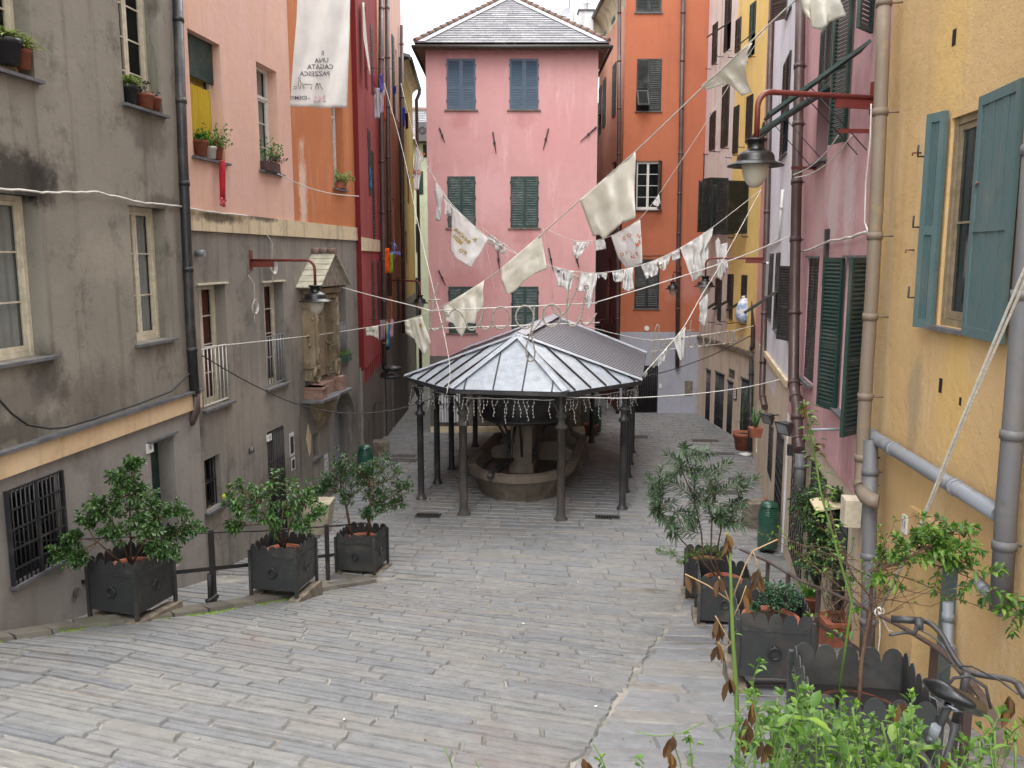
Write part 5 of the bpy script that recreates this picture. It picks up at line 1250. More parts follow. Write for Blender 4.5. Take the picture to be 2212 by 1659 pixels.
for k, T in ((0, A1), (1, A1), (2, A1), (7, A1), (3, A2), (4, A2), (5, A2), (6, A2)):
    c = E_[k]; d = (T - c); sd = d.cross(UP).normalized(); u2 = sd.cross(d).normalized()
    hip.add([c - sd * .12 + UP * .03, c + u2 * .075, c + sd * .12 + UP * .03, T - sd * .12 + UP * .03, T + u2 * .075, T + sd * .12 + UP * .03], [(0, 1, 4, 3), (1, 2, 5, 4), (0, 2, 1)])
sd = PX; hip.add([A1 - sd * .2 + UP * .02, A1 + UP * .1, A1 + sd * .2 + UP * .02, A2 - sd * .2 + UP * .02, A2 + UP * .1, A2 + sd * .2 + UP * .02], [(0, 1, 4, 3), (1, 2, 5, 4), (0, 2, 1)])
hip.build('hip_flashing', M['roof_l'], roof)
m = MB()
for k in range(8):
    a, c = E_[k], E_[(k + 1) % 8]; d = (c - a); ins = (pv(0, 24.5, ZE) - (a + c) / 2).normalized()
    m.box(a - UP * .1, d, ins * .05, (0, 0, .1)); m.box(a - UP * .13 + ins * .25, d, ins * .12, (0, 0, .14))
    # soffit boards
m.build('eave_beam', M['tank'], pav)
m = MB()
ctr = [pv(0, 22, ZRg - .25), pv(0, 27, ZRg - .25)]
for k, (a, c, t1, t2) in enumerate(faces):
    q = [a - UP * .02, c - UP * .02, (t1 if t2 is None else faces[k][2]) - UP * .02] + ([t2 - UP * .02] if t2 is not None else []); m.add(q, [tuple(range(len(q)))])
m.build('ceiling', M['tank'], pav)
cols = [(-1.2, 20.0), (1.2, 20.0)] + [(s_ * 2.62, 21.2 + 1.66 * k) for k in range(5) for s_ in (-1, 1)] + [(1.2, 29.15), (-1.2, 29.15)]
marb = plaster('stained_stone_column', '#574a44', '#3f4a46', dark='#191614', streak=.7, stain=.7, light='#8d857c', sc=3)
for i, (a, t) in enumerate(cols):
    c = pv(a, t, 0); z0 = gz(c.x, c.y); c.z = z0; m = MB(); H = ZE - .1 - z0; r0 = .085 if i > 1 else .1
    m.lathe(c, [(r0 * 1.7, 0), (r0 * 1.7, .05), (r0 * 1.25, .08), (r0 * 1.1, .16), (r0, .2), (r0 * .97, H * .72), (r0 * 1.5, H * .725), (r0 * 1.5, H * .745), (r0 * .9, H * .76), (r0 * .85, H * .8), (r0 * 1.5, H * .82), (r0 * 1.4, H * .83), (r0 * .7, H * .85), (r0 * .65, H)], 14)
    o = m.build('column', marb if i < 2 else M['tank'], pav)
    m = MB()
    dirs = [PX, -PX] if i < 2 or i >= 12 else [AX, -AX]
    if i < 2: dirs = [PX, -PX, AX]
    for d in dirs:
        pts = [c + UP * H * .8 + d * .06]
        for k in range(9):
            f = k / 8; pts.append(c + UP * (H * .82 + (H * .17) * math.sin(f * math.pi / 2)) + d * (.08 + .62 * (1 - math.cos(f * math.pi / 2))))
        m.tube(pts, .028, 5)
        m.torus(c + UP * H * .93 + d * .2, d, UP, .11, .014, 12, 4); m.torus(c + UP * H * .96 + d * .4, d, UP, .06, .012, 10, 4)
    m.build('bracket', M['tank'], o)
# dark round tank under the roof
tk = empty('water_tank', pv(0.28, 23.2, ZE - 1.3), 'sooty round tank hanging under the pavilion roof above the stone pillar', 'tank')
m = MB(); c = pv(-.2, 23.0, 0)
m.lathe((c.x, c.y, 0), [(.1, 1.92), (1.12, 1.92), (1.2, 1.96), (1.2, 2.02), (1.16, 2.04), (1.16, 2.98), (1.2, 3.0), (1.2, 3.06), (.1, 3.06)], 36); m.build('drum', M['tank'], tk)
m = MB()
for k in range(6):
    an = k * math.pi / 3 + .4; d = Vector((math.cos(an), math.sin(an), 0)); m.tube([Vector((c.x, c.y, .9)) + d * .34] + [Vector((c.x, c.y, 0)) + d * (.34 + .6 * f) + UP * (.95 + .95 * math.sin(f * math.pi / 2)) for f in (0, .2, .4, .6, .8, 1)], .035, 6)
m.build('brace', M['iron'], tk)
# fountain
pf_ = lambda a, t, z: pv(a - .4, t, z)
fo = empty('fountain', pf_(.2, 23, 0), 'boat-shaped stone wash trough with a square pillar, under the pavilion', 'fountain')
def ring(aw, tf, z, k=26, tb=27.0, cx=.22, t0=22.75):
    """half ellipse in front then straight sides to the rear"""
    pts = []
    for j in range(k + 1):
        an = math.pi * j / k; pts.append(pf_(cx + math.cos(an) * aw, t0 - math.sin(an) * tf, z))
    return pts
outer = [ring(1.12, 1.35, -.06), ring(1.16, 1.42, .1), ring(1.35, 1.72, .58), ring(1.44, 1.82, .6), ring(1.47, 1.86, .78), ring(1.25, 1.62, .8), ring(1.18, 1.5, .6), ring(1.15, 1.45, .45)]
m = MB(); vs = []; K = 27
for r_ in outer:
    b0, b1 = r_[0], r_[-1]; vs += [b0 + AX * 3.6] + r_ + [b1 + AX * 3.6]
K = len(outer[0]) + 2
m.add(vs, [(i * K + j, i * K + j + 1, (i + 1) * K + j + 1, (i + 1) * K + j) for i in range(len(outer) - 1) for j in range(K - 1)], 0, False)
m.build('basin', M['stone_f'], fo)
m = MB(); wr = [outer[-1][0] + AX * 3.6] + outer[-1] + [outer[-1][-1] + AX * 3.6]; m.add(wr, [tuple(range(len(wr)))]); m.build('basin_floor', plain('dirty_water_bed', '#3a332c', .35), fo)
m = MB(); cc = pf_(.2, 22.95, .2)
m.box(cc - PX * .29 - AX * .29, PX * .58, AX * .58, (0, 0, 1.72)); m.box(cc - PX * .34 - AX * .34, PX * .68, AX * .68, (0, 0, .5)); m.build('pillar', M['stone_f'], fo, bevel=.02)
for k, (tt, hh) in enumerate(((24.3, 1.0), (25.8, 1.15), (26.6, 1.3))):
    m = MB(); pr = [(-1.35, 0), (-1.35, .55), (-1.1, .62), (-.98, .8), (-.72, .85), (-.62, hh - .04), (-.45, hh), (.85, hh), (1.0, hh - .05), (1.12, .85), (1.32, .75), (1.5, .55), (1.6, .3), (1.6, 0)]
    m.prism([pf_(.1 + x, tt, z) for x, z in pr], AX * .16); m.build('partition', M['stone_f'], fo)
m = MB(); p0 = pf_(.05, 22.5, 1.75); m.tube([p0, pf_(.02, 22.3, 1.4), pf_(0, 22.2, 1.1), pf_(.02, 22.1, .9)], .035, 7)
m.tube([pf_(.02, 22.35, .9), pf_(-.3, 22.0, .72), pf_(-.35, 21.3, .76), pf_(-.3, 20.9, .82), pf_(-.33, 20.8, .78)], [.06, .1, .1, .09, .06], 8)
for s_ in (-.2, .22): m.tube([pf_(.2 + s_ * 2.1, 22.7, 1.0), pf_(.2 + s_ * 1.2, 22.7, 1.0)], .03, 6)
m.build('spout', M['iron'], fo)
# stone paving under the roof is darker by shade only.  icicle lights along the eaves
def icicles(pts, label, n_):
    r_ = empty('icicle_lights', pts[0], label, 'string lights', 'icicle light strings under the pavilion eaves'); m = MB(); bl = MB(); L = []
    for a, c in zip(pts, pts[1:]):
        k = max(2, int((c - a).length / .12)); L += [a.lerp(c, i / k) for i in range(k)]
    m.tube([p - UP * .02 * abs(math.sin(i * .7)) for i, p in enumerate(L)], .009, 4)
    for i, p in enumerate(L):
        if rnd.random() < .25: continue
        q = [p.copy()]; n2 = rnd.randint(2, 7)
        for j in range(n2):
            q.append(q[-1] + Vector((rnd.uniform(-.035, .035), rnd.uniform(-.03, .03), -.085))); bl.lathe(q[-1] + Vector((rnd.choice((-1, 1)) * .012, 0, 0)), [(.001, -.022), (.011, -.008), (.001, .012)], 4)
        m.tube(q, .0045, 3, caps=False)
    m.build('wire', M['cable_w'], r_); bl.build('bulbs', M['white_pl'], r_, kind='stuff')
zI = ZE - .2
icicles([pv(-1.1, 19.6, zI), pv(1.2, 19.6, zI)], 'icicle lights hanging from the front eave of the pavilion', 20)
icicles([pv(1.35, 19.7, zI), pv(2.85, 21.5, zI), pv(2.85, 24, zI)], 'icicle lights hanging from the right eave of the pavilion', 20)
icicles([pv(-1.35, 19.7, zI), pv(-2.85, 21.3, zI), pv(-2.85, 23.5, zI)], 'icicle lights hanging from the left eave of the pavilion', 20)
# ================================================================ STREET LAMPS
proto = {}
def make_lamp(name='street_lamp'):
    r = empty(name, (0, 0, 0), 'x', 'street lamp', 'bell-shaped street lamps on wall brackets')
    m = MB(); S = 1
    m.lathe((0, 0, 0), [(.02, .0), (.13, .0), (.135, -.015), (.13, -.03), (.105, -.045), (.105, -.12), (.13, -.14), (.2, -.17), (.225, -.21), (.23, -.26), (.24, -.275), (.34, -.315), (.345, -.325), (.34, -.33), (.2, -.29), (.15, -.285)], 32)
    m.build('hood', M['lampblack'], r)
    m = MB(); m.lathe((0, 0, 0), [(.165, -.29), (.165, -.33), (.155, -.4), (.13, -.48), (.095, -.54), (.05, -.58), (.005, -.59)], 28); 
    t = NT('frosted_lamp_glass'); t.base('#b8b2a2'); t.set(.35, 0, .6); t.b.inputs['Subsurface Weight'].default_value = .0
    m.build('globe', t.m, r)
    return r
lp = make_lamp(); lamps = [lp] + [clone_tree(lp) for _ in range(5)]
for i, (u, v, y, wall, au, av, label) in enumerate([
    (1634, 300, 10.9, 'R', 1887, 212, 'largest black street lamp, upper right, on a long red bracket from the rose house'),
    (681, 616, 17.4, 'L', 541, 558, 'black street lamp on the left, hanging in front of the wall shrine'),
    (1524, 596, 26.0, 'R', 1640, 558, 'black street lamp at the middle right, just left of the yellow house'),
    (1454, 608, 33.0, 'O', 1468, 585, 'small black street lamp in front of the orange house, beside its drainpipe'),
    (907, 637, 30.5, 'L', 845, 605, 'small black street lamp at the mouth of the left alley'),
    (1292, 703, 37, 'O', 1320, 688, 'smallest dark street lamp in the gap right of the pink house')]):
    o = lamps[i]
    o['label'] = label; p = P(u, v, y); o.location = p
    sc_ = 1.0 if i in (0, 1, 2) else .9
    o.scale = (sc_,) * 3
    # arm
    if i == 0: A = LR.px(1887, 212, .0)
    elif i == 1: A = L2.px(541, 562, .0)
    elif i == 2: A = LN.px(1652, 558, .0)
    elif i == 3: A = LO.px(1470, 586, 0)
    elif i == 4: A = L4.px(843, 605, .0)
    else: A = P(1322, 690, 37)
    h = max(.25, A.z - p.z); top = Vector((p.x, p.y, A.z)); dv = (A - top); L_ = dv.length; dv.normalize(); rr_ = min(.18, L_ * .3)
    m = MB(); pts = [p + UP * -.01, top - UP * rr_]
    for k in range(1, 6): an = math.pi / 2 * k / 5; pts.append(top - UP * rr_ + UP * rr_ * math.sin(an) + dv * rr_ * (1 - math.cos(an)))
    pts.append(A); m.tube(pts, .03 if i else .035, 8); m.box(A - dv * .02 - UP * .2 - dv.cross(UP) * .05, dv * .03, dv.cross(UP) * .1, (0, 0, .4))
    if i < 3: m.box(A - dv * .55 - UP * .14 - dv.cross(UP) * .015, dv * .55, dv.cross(UP) * .03, (0, 0, .11))
    ar = m.build('bracket', M['redbar'])
    ar.parent = o; ar.matrix_parent_inverse = Matrix.LocRotScale(o.location, o.rotation_euler, o.scale).inverted()
# ================================================================ CLOTHS AND LINES
def resamp(pts, n):
    L = [0]
    for a, b in zip(pts, pts[1:]): L.append(L[-1] + math.dist(a, b))
    out = []
    for i in range(n + 1):
        t_ = L[-1] * i / n; k = 0
        while k < len(L) - 2 and L[k + 1] < t_: k += 1
        f = (t_ - L[k]) / max(1e-9, L[k + 1] - L[k]); out.append(tuple(x + (y - x) * f for x, y in zip(pts[k], pts[k + 1])))
    return out
def cloth(label, T, Lf, Rt, B, y0, y1=None, mat='cl2', nu=18, nv=16, amp=.042, fr=3.2, name='hanging_cloth', cat='cloth', group='cloths strung on the washing lines', marks=()):
    y1 = y0 if y1 is None else y1
    T, B, Lf, Rt = resamp(T, nu), resamp(B, nu), resamp(Lf, nv), resamp(Rt, nv); ph = rnd.uniform(0, 9); mpp = y0 / F
    grid = []; m = MB(); vs = []
    for j in range(nv + 1):
        b = j / nv
        for i in range(nu + 1):
            a = i / nu
            q = [(1 - b) * T[i][k] + b * B[i][k] + (1 - a) * Lf[j][k] + a * Rt[j][k] - ((1 - a) * (1 - b) * T[0][k] + a * (1 - b) * T[-1][k] + (1 - a) * b * B[0][k] + a * b * B[-1][k]) for k in (0, 1)]
            w_ = min(1, b * 2.2 + .15)
            d = amp * w_ * (math.sin(a * math.pi * 2 * fr * (1 + .25 * math.sin(b * 2 + ph)) + ph + b * 1.3) + .6 * math.sin(a * 11 * fr * .5 + b * 4 + ph * 2)) + amp * 1.3 * noise.noise((a * 4 + ph, b * 3, 1.7)) + amp * .7 * noise.noise((a * 11 + ph, b * 6, 5.1))
            y = y0 + (y1 - y0) * a + d
            # keep size real: the fold moves the point along y only
            p = P(q[0], q[1], y0 + (y1 - y0) * a); p.y += d; vs.append(p); grid.append((q[0], q[1], y))
    n1 = nu + 1
    m.add(vs, [(j * n1 + i, (j + 1) * n1 + i, (j + 1) * n1 + i + 1, j * n1 + i + 1) for j in range(nv) for i in range(nu)], 0, True)
    o = m.build(name, M[mat], None, label, cat, group); s = o.modifiers.new('thickness', 'SOLIDIFY'); s.thickness = .004
    for tx, u, v, size, rot, mir, mt in marks:
        if isinstance(tx, str): tv, tf = text_mesh(tx, size, size * .012, mir)
        else: tv = [Vector((x, -y, 0)) for x, y in tx]; tf = [tuple(range(len(tx)))]
        # subdivide-free mapping of each vertex onto the cloth
        ca, sa = math.cos(R(rot)), math.sin(R(rot)); mv = []
        for q in tv:
            uu, vv = u + q.x * ca - q.y * sa, v - (q.x * sa + q.y * ca) + size * .35
            near = sorted(grid, key=lambda g: (g[0] - uu) ** 2 + (g[1] - vv) ** 2)[:3]; yy = min(g[2] for g in near) - .012 - mpp * .3
            p = P(uu, vv, yy); mv.append(p)
        mm = MB(); mm.add(mv, tf); mm.build('lettering' if isinstance(tx, str) else 'print', M[mt], o)
    return o
def line(label, pts, r=.008, mat='cable_w', name='washing_line', cat='line', group=None, parent=None):
    q = []
    for i in range(len(pts) - 1):
        a, b = P(*pts[i]), P(*pts[i + 1]); k = 4
        q += [a.lerp(b, j / k) for j in range(k)]
    q.append(P(*pts[-1]))
    for _ in range(2): q = [q[0]] + [(q[i - 1] + q[i] * 2 + q[i + 1]) / 4 for i in range(1, len(q) - 1)] + [q[-1]]
    m = MB(); m.tube(q, r, 5); return m.build(name, M[mat], parent, label, cat, group)
line('main washing line rising to the upper right, carrying the large cream cloths', [(791, 708, 24.5), (868, 695, 24), (911, 681, 23.5), (960, 660, 22.5), (1050, 605, 21), (1106, 563, 20), (1168, 508, 19), (1244, 440, 17.8), (1373, 328, 16), (1513, 193, 14.5), (1625, 87, 13.2), (1718, 0, 12.3), (1830, -110, 11.4)], .012)
line('sagging line across the pink house carrying the yellow-lettered banner and small rags', [(866, 180, 31.5), (899, 316, 30), (942, 392, 29), (975, 443, 28.5), (1055, 516, 28), (1113, 548, 27.8), (1175, 570, 27.6), (1233, 586, 27.5), (1289, 591, 27.5), (1327, 586, 27.5), (1374, 576, 27.4), (1417, 562, 27.3), (1467, 538, 27.2), (1537, 494, 27.1), (1644, 410, 26.6)], .012)
line('line from the pink house wall up to the right, carrying the orange-lettered banner', [(1174, 491, 30.95), (1205, 507, 30.5), (1240, 521, 30), (1282, 521, 29.3), (1320, 511, 28.6), (1383, 475, 27.6), (1422, 422, 27.2), (1503, 300, 26.5), (1573, 187, 26), (1655, 60, 25)], .01)
line('short line on the pink house wall right of the yellow-lettered banner', [(1042, 492, 30.95), (1056, 504, 30.5), (1093, 530, 29), (1116, 547, 28)], .009)
line('taut line from the right pavilion corner up to the narrow rose house', [(1388, 810, 22.6), (1439, 753, 23.2), (1479, 706, 23.8), (1516, 636, 24.7), (1549, 586, 25.2), (1644, 410, 26.6)], .014)
line('white line from the railed window of the salmon house to the left alley mouth', [(440, 750, 15.4), (560, 738, 18), (700, 722, 21.5), (791, 708, 24.5)], .011)
line('thin pink cord hanging in front of the pink house, left one', [(1043, 494, 30.9), (1058, 570, 30.85), (1072, 648, 30.8)], .008, 'cl_pk', 'cord', 'cord')
line('thin pink cord hanging in front of the pink house, right one', [(1174, 494, 30.9), (1184, 570, 30.85), (1194, 646, 30.8)], .008, 'cl_pk', 'cord', 'cord')
line('dark cable sagging from the salmon house to the left side of the pavilion', [(437, 768, 15.3), (520, 818, 16.5), (620, 867, 18), (700, 889, 19), (780, 895, 19.6), (860, 885, 20), (920, 866, 20), (960, 850, 19.8)], .012, 'cable_d', 'overhead_cable', 'cable')
line('white cable from the pavilion front right to the white house on the right', [(1224, 858, 19.8), (1350, 861, 20), (1500, 852, 19.5), (1620, 836, 19), (1716, 812, 18.4)], .011, 'cable_w', 'overhead_cable', 'cable')
line('dark cable from the pavilion right corner to the pipe beside the yellow house', [(1386, 815, 22.6), (1450, 800, 23.5), (1540, 768, 25), (1622, 725, 27)], .014, 'cable_d', 'overhead_cable', 'cable')
line('thin cable running down from the left alley roofs to the pavilion left eave', [(830, 180, 28), (872, 330, 26), (900, 470, 24.5), (930, 600, 22.5), (955, 700, 21.2), (975, 800, 20.2), (965, 850, 19.8)], .009, 'cable_w', 'overhead_cable', 'cable')
line('cable from the left wall shrine to the near end of the light-rope sign', [(725, 617, 22.2), (800, 638, 21.5), (870, 655, 20.5), (935, 672, 19.5)], .012, 'cable_w', 'overhead_cable', 'cable')
line('cable from the light-rope sign up to the white house on the right', [(1288, 653, 19.6), (1400, 620, 19.2), (1520, 582, 18.8), (1606, 553, 18.4), (1718, 505, 17.6)], .012, 'cable_w', 'overhead_cable', 'cable')
line('cable from behind the pavilion ridge through the far light-rope sign to the yellow house', [(1273, 706, 26), (1330, 722, 27), (1406, 737, 28), (1500, 727, 28), (1590, 713, 28), (1628, 704, 28.2)], .014, 'cable_w', 'overhead_cable', 'cable')
line('white line from the ledge of the white house slanting down to a floodlight', [(1716, 812, 18.0), (1735, 880, 16.8), (1755, 950, 15.4)], .009, 'cable_w', 'overhead_cable', 'cable')
line('bundle of three white lines strung below the salmon house planter windows', [(600, 375, 18.9), (660, 405, 20.2), (720, 420, 21.8), (775, 424, 23.6)], .012, 'cable_w')
line('slack white clothes line under the rose house upper windows', [(1811, 292, 12.2), (1785, 330, 12.6), (1745, 365, 13), (1713, 378, 13.6)], .009)
line('second slack white clothes line under the rose house upper windows', [(1840, 292, 11.8), (1800, 345, 12.4), (1750, 378, 13), (1716, 384, 13.5)], .009)
# --- large cloths
cloth('big cream torn cloth at the top right corner of the main line', [(1728, -40), (1825, -60)], [(1728, -40), (1731, 10), (1738, 38)], [(1825, -60), (1822, 5), (1831, 35)], [(1738, 38), (1772, 66), (1802, 42), (1831, 35)], 12.2, 11.8, 'cl1', amp=.05)
cloth('twisted cream cloth knotted on the line in front of the yellow house', [(1515, 184), (1560, 150), (1590, 118), (1622, 88)], [(1515, 184), (1524, 196)], [(1622, 88), (1618, 104)], [(1524, 196), (1560, 184), (1579, 182), (1601, 208), (1624, 200), (1607, 155), (1618, 104)], 14.4, 13.2, 'cl1', nu=26, amp=.05)
cloth('largest cream sheet on the main line, in front of the orange house', [(1252, 432), (1372, 328)], [(1252, 432), (1257, 445), (1263, 462), (1281, 511)], [(1372, 328), (1372, 471)], [(1281, 511), (1293, 507), (1304, 518), (1318, 505), (1346, 479), (1352, 481), (1372, 471)], 17.6, 16, 'cl1', 24, 20, .05, 2.6, name='hanging_sheet', cat='sheet')
cloth('second cream sheet on the main line, in front of the middle of the pink house', [(1081, 580), (1168, 506)], [(1081, 580), (1082, 605), (1095, 636)], [(1168, 506), (1175, 543), (1181, 581)], [(1095, 636), (1111, 630), (1135, 605), (1155, 592), (1181, 581)], 20, 19, 'cl1', 22, 18, .04, 2.2, name='hanging_sheet', cat='sheet')
cloth('ragged cream cloth on the main line in front of the lower left pink house window', [(956, 664), (1046, 606)], [(956, 664), (963, 693)], [(1046, 606), (1043, 625), (1045, 660)], [(963, 693), (978, 697), (988, 716), (999, 728), (1010, 697), (1026, 700), (1030, 676), (1045, 660)], 22, 21, 'cl1', 26, 16, .05, 4)
cloth('cream rag with an ochre edge hanging above the left roof edge of the pavilion', [(873, 693), (911, 683)], [(873, 693), (876, 720)], [(911, 683), (918, 705), (931, 738)], [(876, 720), (897, 733), (900, 745), (915, 768), (931, 738)], 23.6, 23.2, 'cl1', amp=.05, marks=[([(-3, -6), (2, -8), (3, 0), (0, 3)], 908, 706, 1, 0, False, 'cl_y')])
cloth('small bunched cream rag at the left end of the main line', [(789, 708), (817, 703)], [(789, 708), (790, 726)], [(817, 703), (818, 735)], [(790, 726), (799, 724), (814, 729), (818, 735)], 24.4, 24.3, 'cl1', 12, 8, .04)
# --- line with yellow banner
cloth('white shirt with orange letters R and D at the left end of the sagging line', [(899, 316), (915, 343)], [(899, 316), (893, 365), (889, 385)], [(915, 343), (909, 352), (910, 372), (906, 392), (905, 409)], [(889, 385), (897, 386), (893, 405), (897, 412), (905, 409)], 30, 29.7, name='hanging_shirt', cat='shirt', marks=[('R', 912, 333, 12, -30, True, 'cl_o'), ('RD', 901, 372, 13, 0, False, 'cl_o')])
cloth('narrow white strip of cloth, left of the yellow-lettered banner', [(942, 394), (957, 419)], [(942, 394), (937, 408), (943, 440), (940, 476)], [(957, 419), (953, 440), (951, 478)], [(940, 476), (951, 478)], 29, 28.8, nu=8)
cloth('short white rag touching the left edge of the yellow-lettered banner', [(957, 419), (976, 444)], [(957, 419), (962, 440), (961, 465)], [(976, 444), (975, 466)], [(961, 465), (975, 466)], 28.7, 28.5, nu=8)
cloth('white banner with yellow mirrored letters in front of the pink house', [(976, 445), (1055, 516)], [(976, 445), (975, 499), (973, 541)], [(1055, 516), (1035, 550), (1017, 578)], [(973, 541), (988, 561), (1017, 578)], 28.5, 28, 'cl2', 26, 24, .035, 2, name='lettered_banner', cat='banner', group='lettered banners',
      marks=[('AVONNI'[::-1], 996, 508, 11.5, -44, True, 'cl_y'), ('R', 1023, 515, 13, -44, True, 'cl_y'), ('MEN', 986, 516, 12.5, -46, True, 'cl_y'), ('TO', 997, 543, 13, -35, True, 'cl_y')])
cloth('small white rag on the short line right of the yellow-lettered banner', [(1056, 505), (1090, 527)], [(1056, 505), (1055, 528)], [(1090, 527), (1092, 549)], [(1055, 528), (1065, 530), (1069, 541), (1084, 548), (1092, 549)], 30.3, 29.2, amp=.05)
cloth('white shirt with black marks between the two lower windows and the sheet edge', [(1194, 577), (1240, 586)], [(1194, 577), (1203, 598), (1203, 618)], [(1240, 586), (1236, 623)], [(1203, 618), (1218, 621), (1226, 629), (1236, 623)], 27.6, 27.5, name='hanging_shirt', cat='shirt', amp=.05, marks=[([(-3, -4), (4, -3), (3, 3), (-2, 2)], 1206, 586, 1, 0, False, 'cl_k'), ([(-1, -8), (2, -6), (3, 8), (0, 9)], 1217, 596, 1, 0, False, 'cl_k')])
cloth('white two-legged garment hanging lowest, at the right edge of the pink house', [(1255, 590), (1291, 591)], [(1255, 590), (1248, 629)], [(1291, 591), (1286, 620), (1280, 656)], [(1248, 629), (1265, 630), (1267, 671), (1280, 656)], 27.5, amp=.05, name='hanging_garment', cat='garment')
cloth('tiny white rag with a blue mark just right of the pink house corner', [(1291, 591), (1312, 590)], [(1291, 591), (1292, 602)], [(1312, 590), (1310, 604)], [(1292, 602), (1300, 597), (1307, 604), (1310, 604)], 27.5, nu=10, nv=6, marks=[([(-3, -1), (3, -2), (2, 2), (-2, 3)], 1297, 595, 1, 0, False, 'blue_sh')])
cloth('small white rag with a black letter left of the lowest orange house window', [(1322, 587), (1348, 583)], [(1322, 587), (1325, 606)], [(1348, 583), (1345, 608)], [(1325, 606), (1330, 609), (1345, 608)], 27.5, marks=[('F', 1331, 600, 15, 12, False, 'cl_k')])
cloth('rounded white cloth overlapping the left edge of the lowest orange house window', [(1348, 583), (1369, 577)], [(1348, 583), (1344, 622)], [(1369, 577), (1368, 624)], [(1344, 622), (1356, 631), (1368, 624)], 27.4)
cloth('white vest over the lowest orange house window', [(1384, 573), (1422, 559)], [(1384, 573), (1390, 588), (1396, 604)], [(1422, 559), (1421, 592)], [(1396, 604), (1404, 596), (1408, 599), (1421, 592)], 27.4, amp=.05, name='hanging_garment', cat='garment')
cloth('white cloth with ochre letters right above the lowest orange house window', [(1421, 560), (1450, 547)], [(1421, 560), (1424, 580)], [(1450, 547), (1446, 566)], [(1424, 580), (1434, 585), (1446, 566)], 27.3, marks=[('G', 1428, 575, 12, 10, False, 'cl_y')])
cloth('small square white cloth left of the orange house drainpipe', [(1451, 546), (1467, 539)], [(1451, 546), (1452, 566)], [(1467, 539), (1471, 556)], [(1452, 566), (1471, 556)], 27.3, nu=8, nv=8)
cloth('large white nightshirt draped at the right end of the sagging line', [(1469, 536), (1539, 493)], [(1469, 536), (1485, 581), (1498, 609)], [(1539, 493), (1538, 512), (1530, 530), (1532, 562)], [(1498, 609), (1516, 596), (1525, 580), (1532, 562)], 27.2, 27.1, 'cl2', 24, 20, .07, 3.5, name='hanging_shirt', cat='shirt')
# --- line with orange banner
cloth('bunched white rag on the orange-banner line, against the pink house edge', [(1240, 522), (1273, 523)], [(1240, 522), (1237, 550)], [(1273, 523), (1260, 544)], [(1237, 550), (1247, 560), (1260, 544)], 30, 29.6, amp=.06)
cloth('small square white cloth in the gap between the pink and orange houses', [(1283, 521), (1305, 517)], [(1283, 521), (1287, 542)], [(1305, 517), (1310, 537)], [(1287, 542), (1310, 537)], 29.3, 29, nu=8, nv=8)
cloth('white banner with orange letters in front of the orange house', [(1320, 511), (1383, 475)], [(1320, 511), (1334, 555), (1351, 579)], [(1383, 475), (1386, 526), (1387, 569)], [(1351, 579), (1367, 578), (1387, 569)], 28.6, 27.6, 'cl2', 24, 22, .03, 1.6, name='lettered_banner', cat='banner', group='lettered banners',
      marks=[(c, u, v, 11, a, False, 'cl_o') for c, u, v, a in [('C', 1348, 514, 10), ('O', 1359, 508, 0), ('N', 1378, 509, -25), ('M', 1377, 528, 15), ('E', 1383, 522, 20), ('D', 1345, 549, 20), ('I', 1354, 545, 15), ('N', 1368, 555, 20), ('T', 1377, 549, 25)]])
cloth('white handkerchief tied beside the open window of the orange house', [(1410, 439), (1423, 421)], [(1410, 439), (1412, 443)], [(1423, 421), (1428, 437)], [(1412, 443), (1422, 447), (1428, 437)], 27.3, nu=8, nv=6)
# --- taut line right of the pavilion
cloth('tiny white rag knotted at the right roof corner of the pavilion', [(1388, 809), (1400, 795)], [(1388, 809), (1391, 818)], [(1400, 795), (1396, 812)], [(1391, 818), (1396, 812)], 22.7, nu=6, nv=5)
cloth('small pointed white rag above the barred gate of the orange house', [(1419, 776), (1441, 751)], [(1419, 776), (1422, 795)], [(1441, 751), (1437, 782)], [(1422, 795), (1430, 779), (1437, 782)], 23.1, nu=10)
cloth('long pointed white pennant in front of the blue-grey wall', [(1455, 735), (1481, 706)], [(1455, 735), (1462, 761), (1470, 781)], [(1481, 706), (1480, 735), (1477, 774)], [(1470, 781), (1477, 774)], 23.6, nu=10, marks=[([(-1, -3), (3, -1), (2, 3), (-2, 2)], 1473, 731, 1, 0, False, 'shrine_p')])
cloth('long white rag hanging below the middle right street lamp', [(1510, 655), (1528, 634)], [(1510, 655), (1513, 674), (1509, 693)], [(1528, 634), (1529, 674), (1523, 702)], [(1509, 693), (1519, 706), (1523, 702)], 24.8, nu=10)
cloth('white shirt with a dark red print hanging below the black shutters', [(1546, 522), (1552, 513), (1557, 528), (1571, 524)], [(1546, 522), (1548, 560), (1549, 597)], [(1571, 524), (1573, 560), (1572, 576)], [(1549, 597), (1558, 606), (1566, 590), (1572, 576)], 27.4, name='hanging_shirt', cat='shirt', amp=.06, marks=[([(-4, 12), (6, -14), (8, -8), (1, 14)], 1562, 590, 1, 0, False, 'shrine_p')])
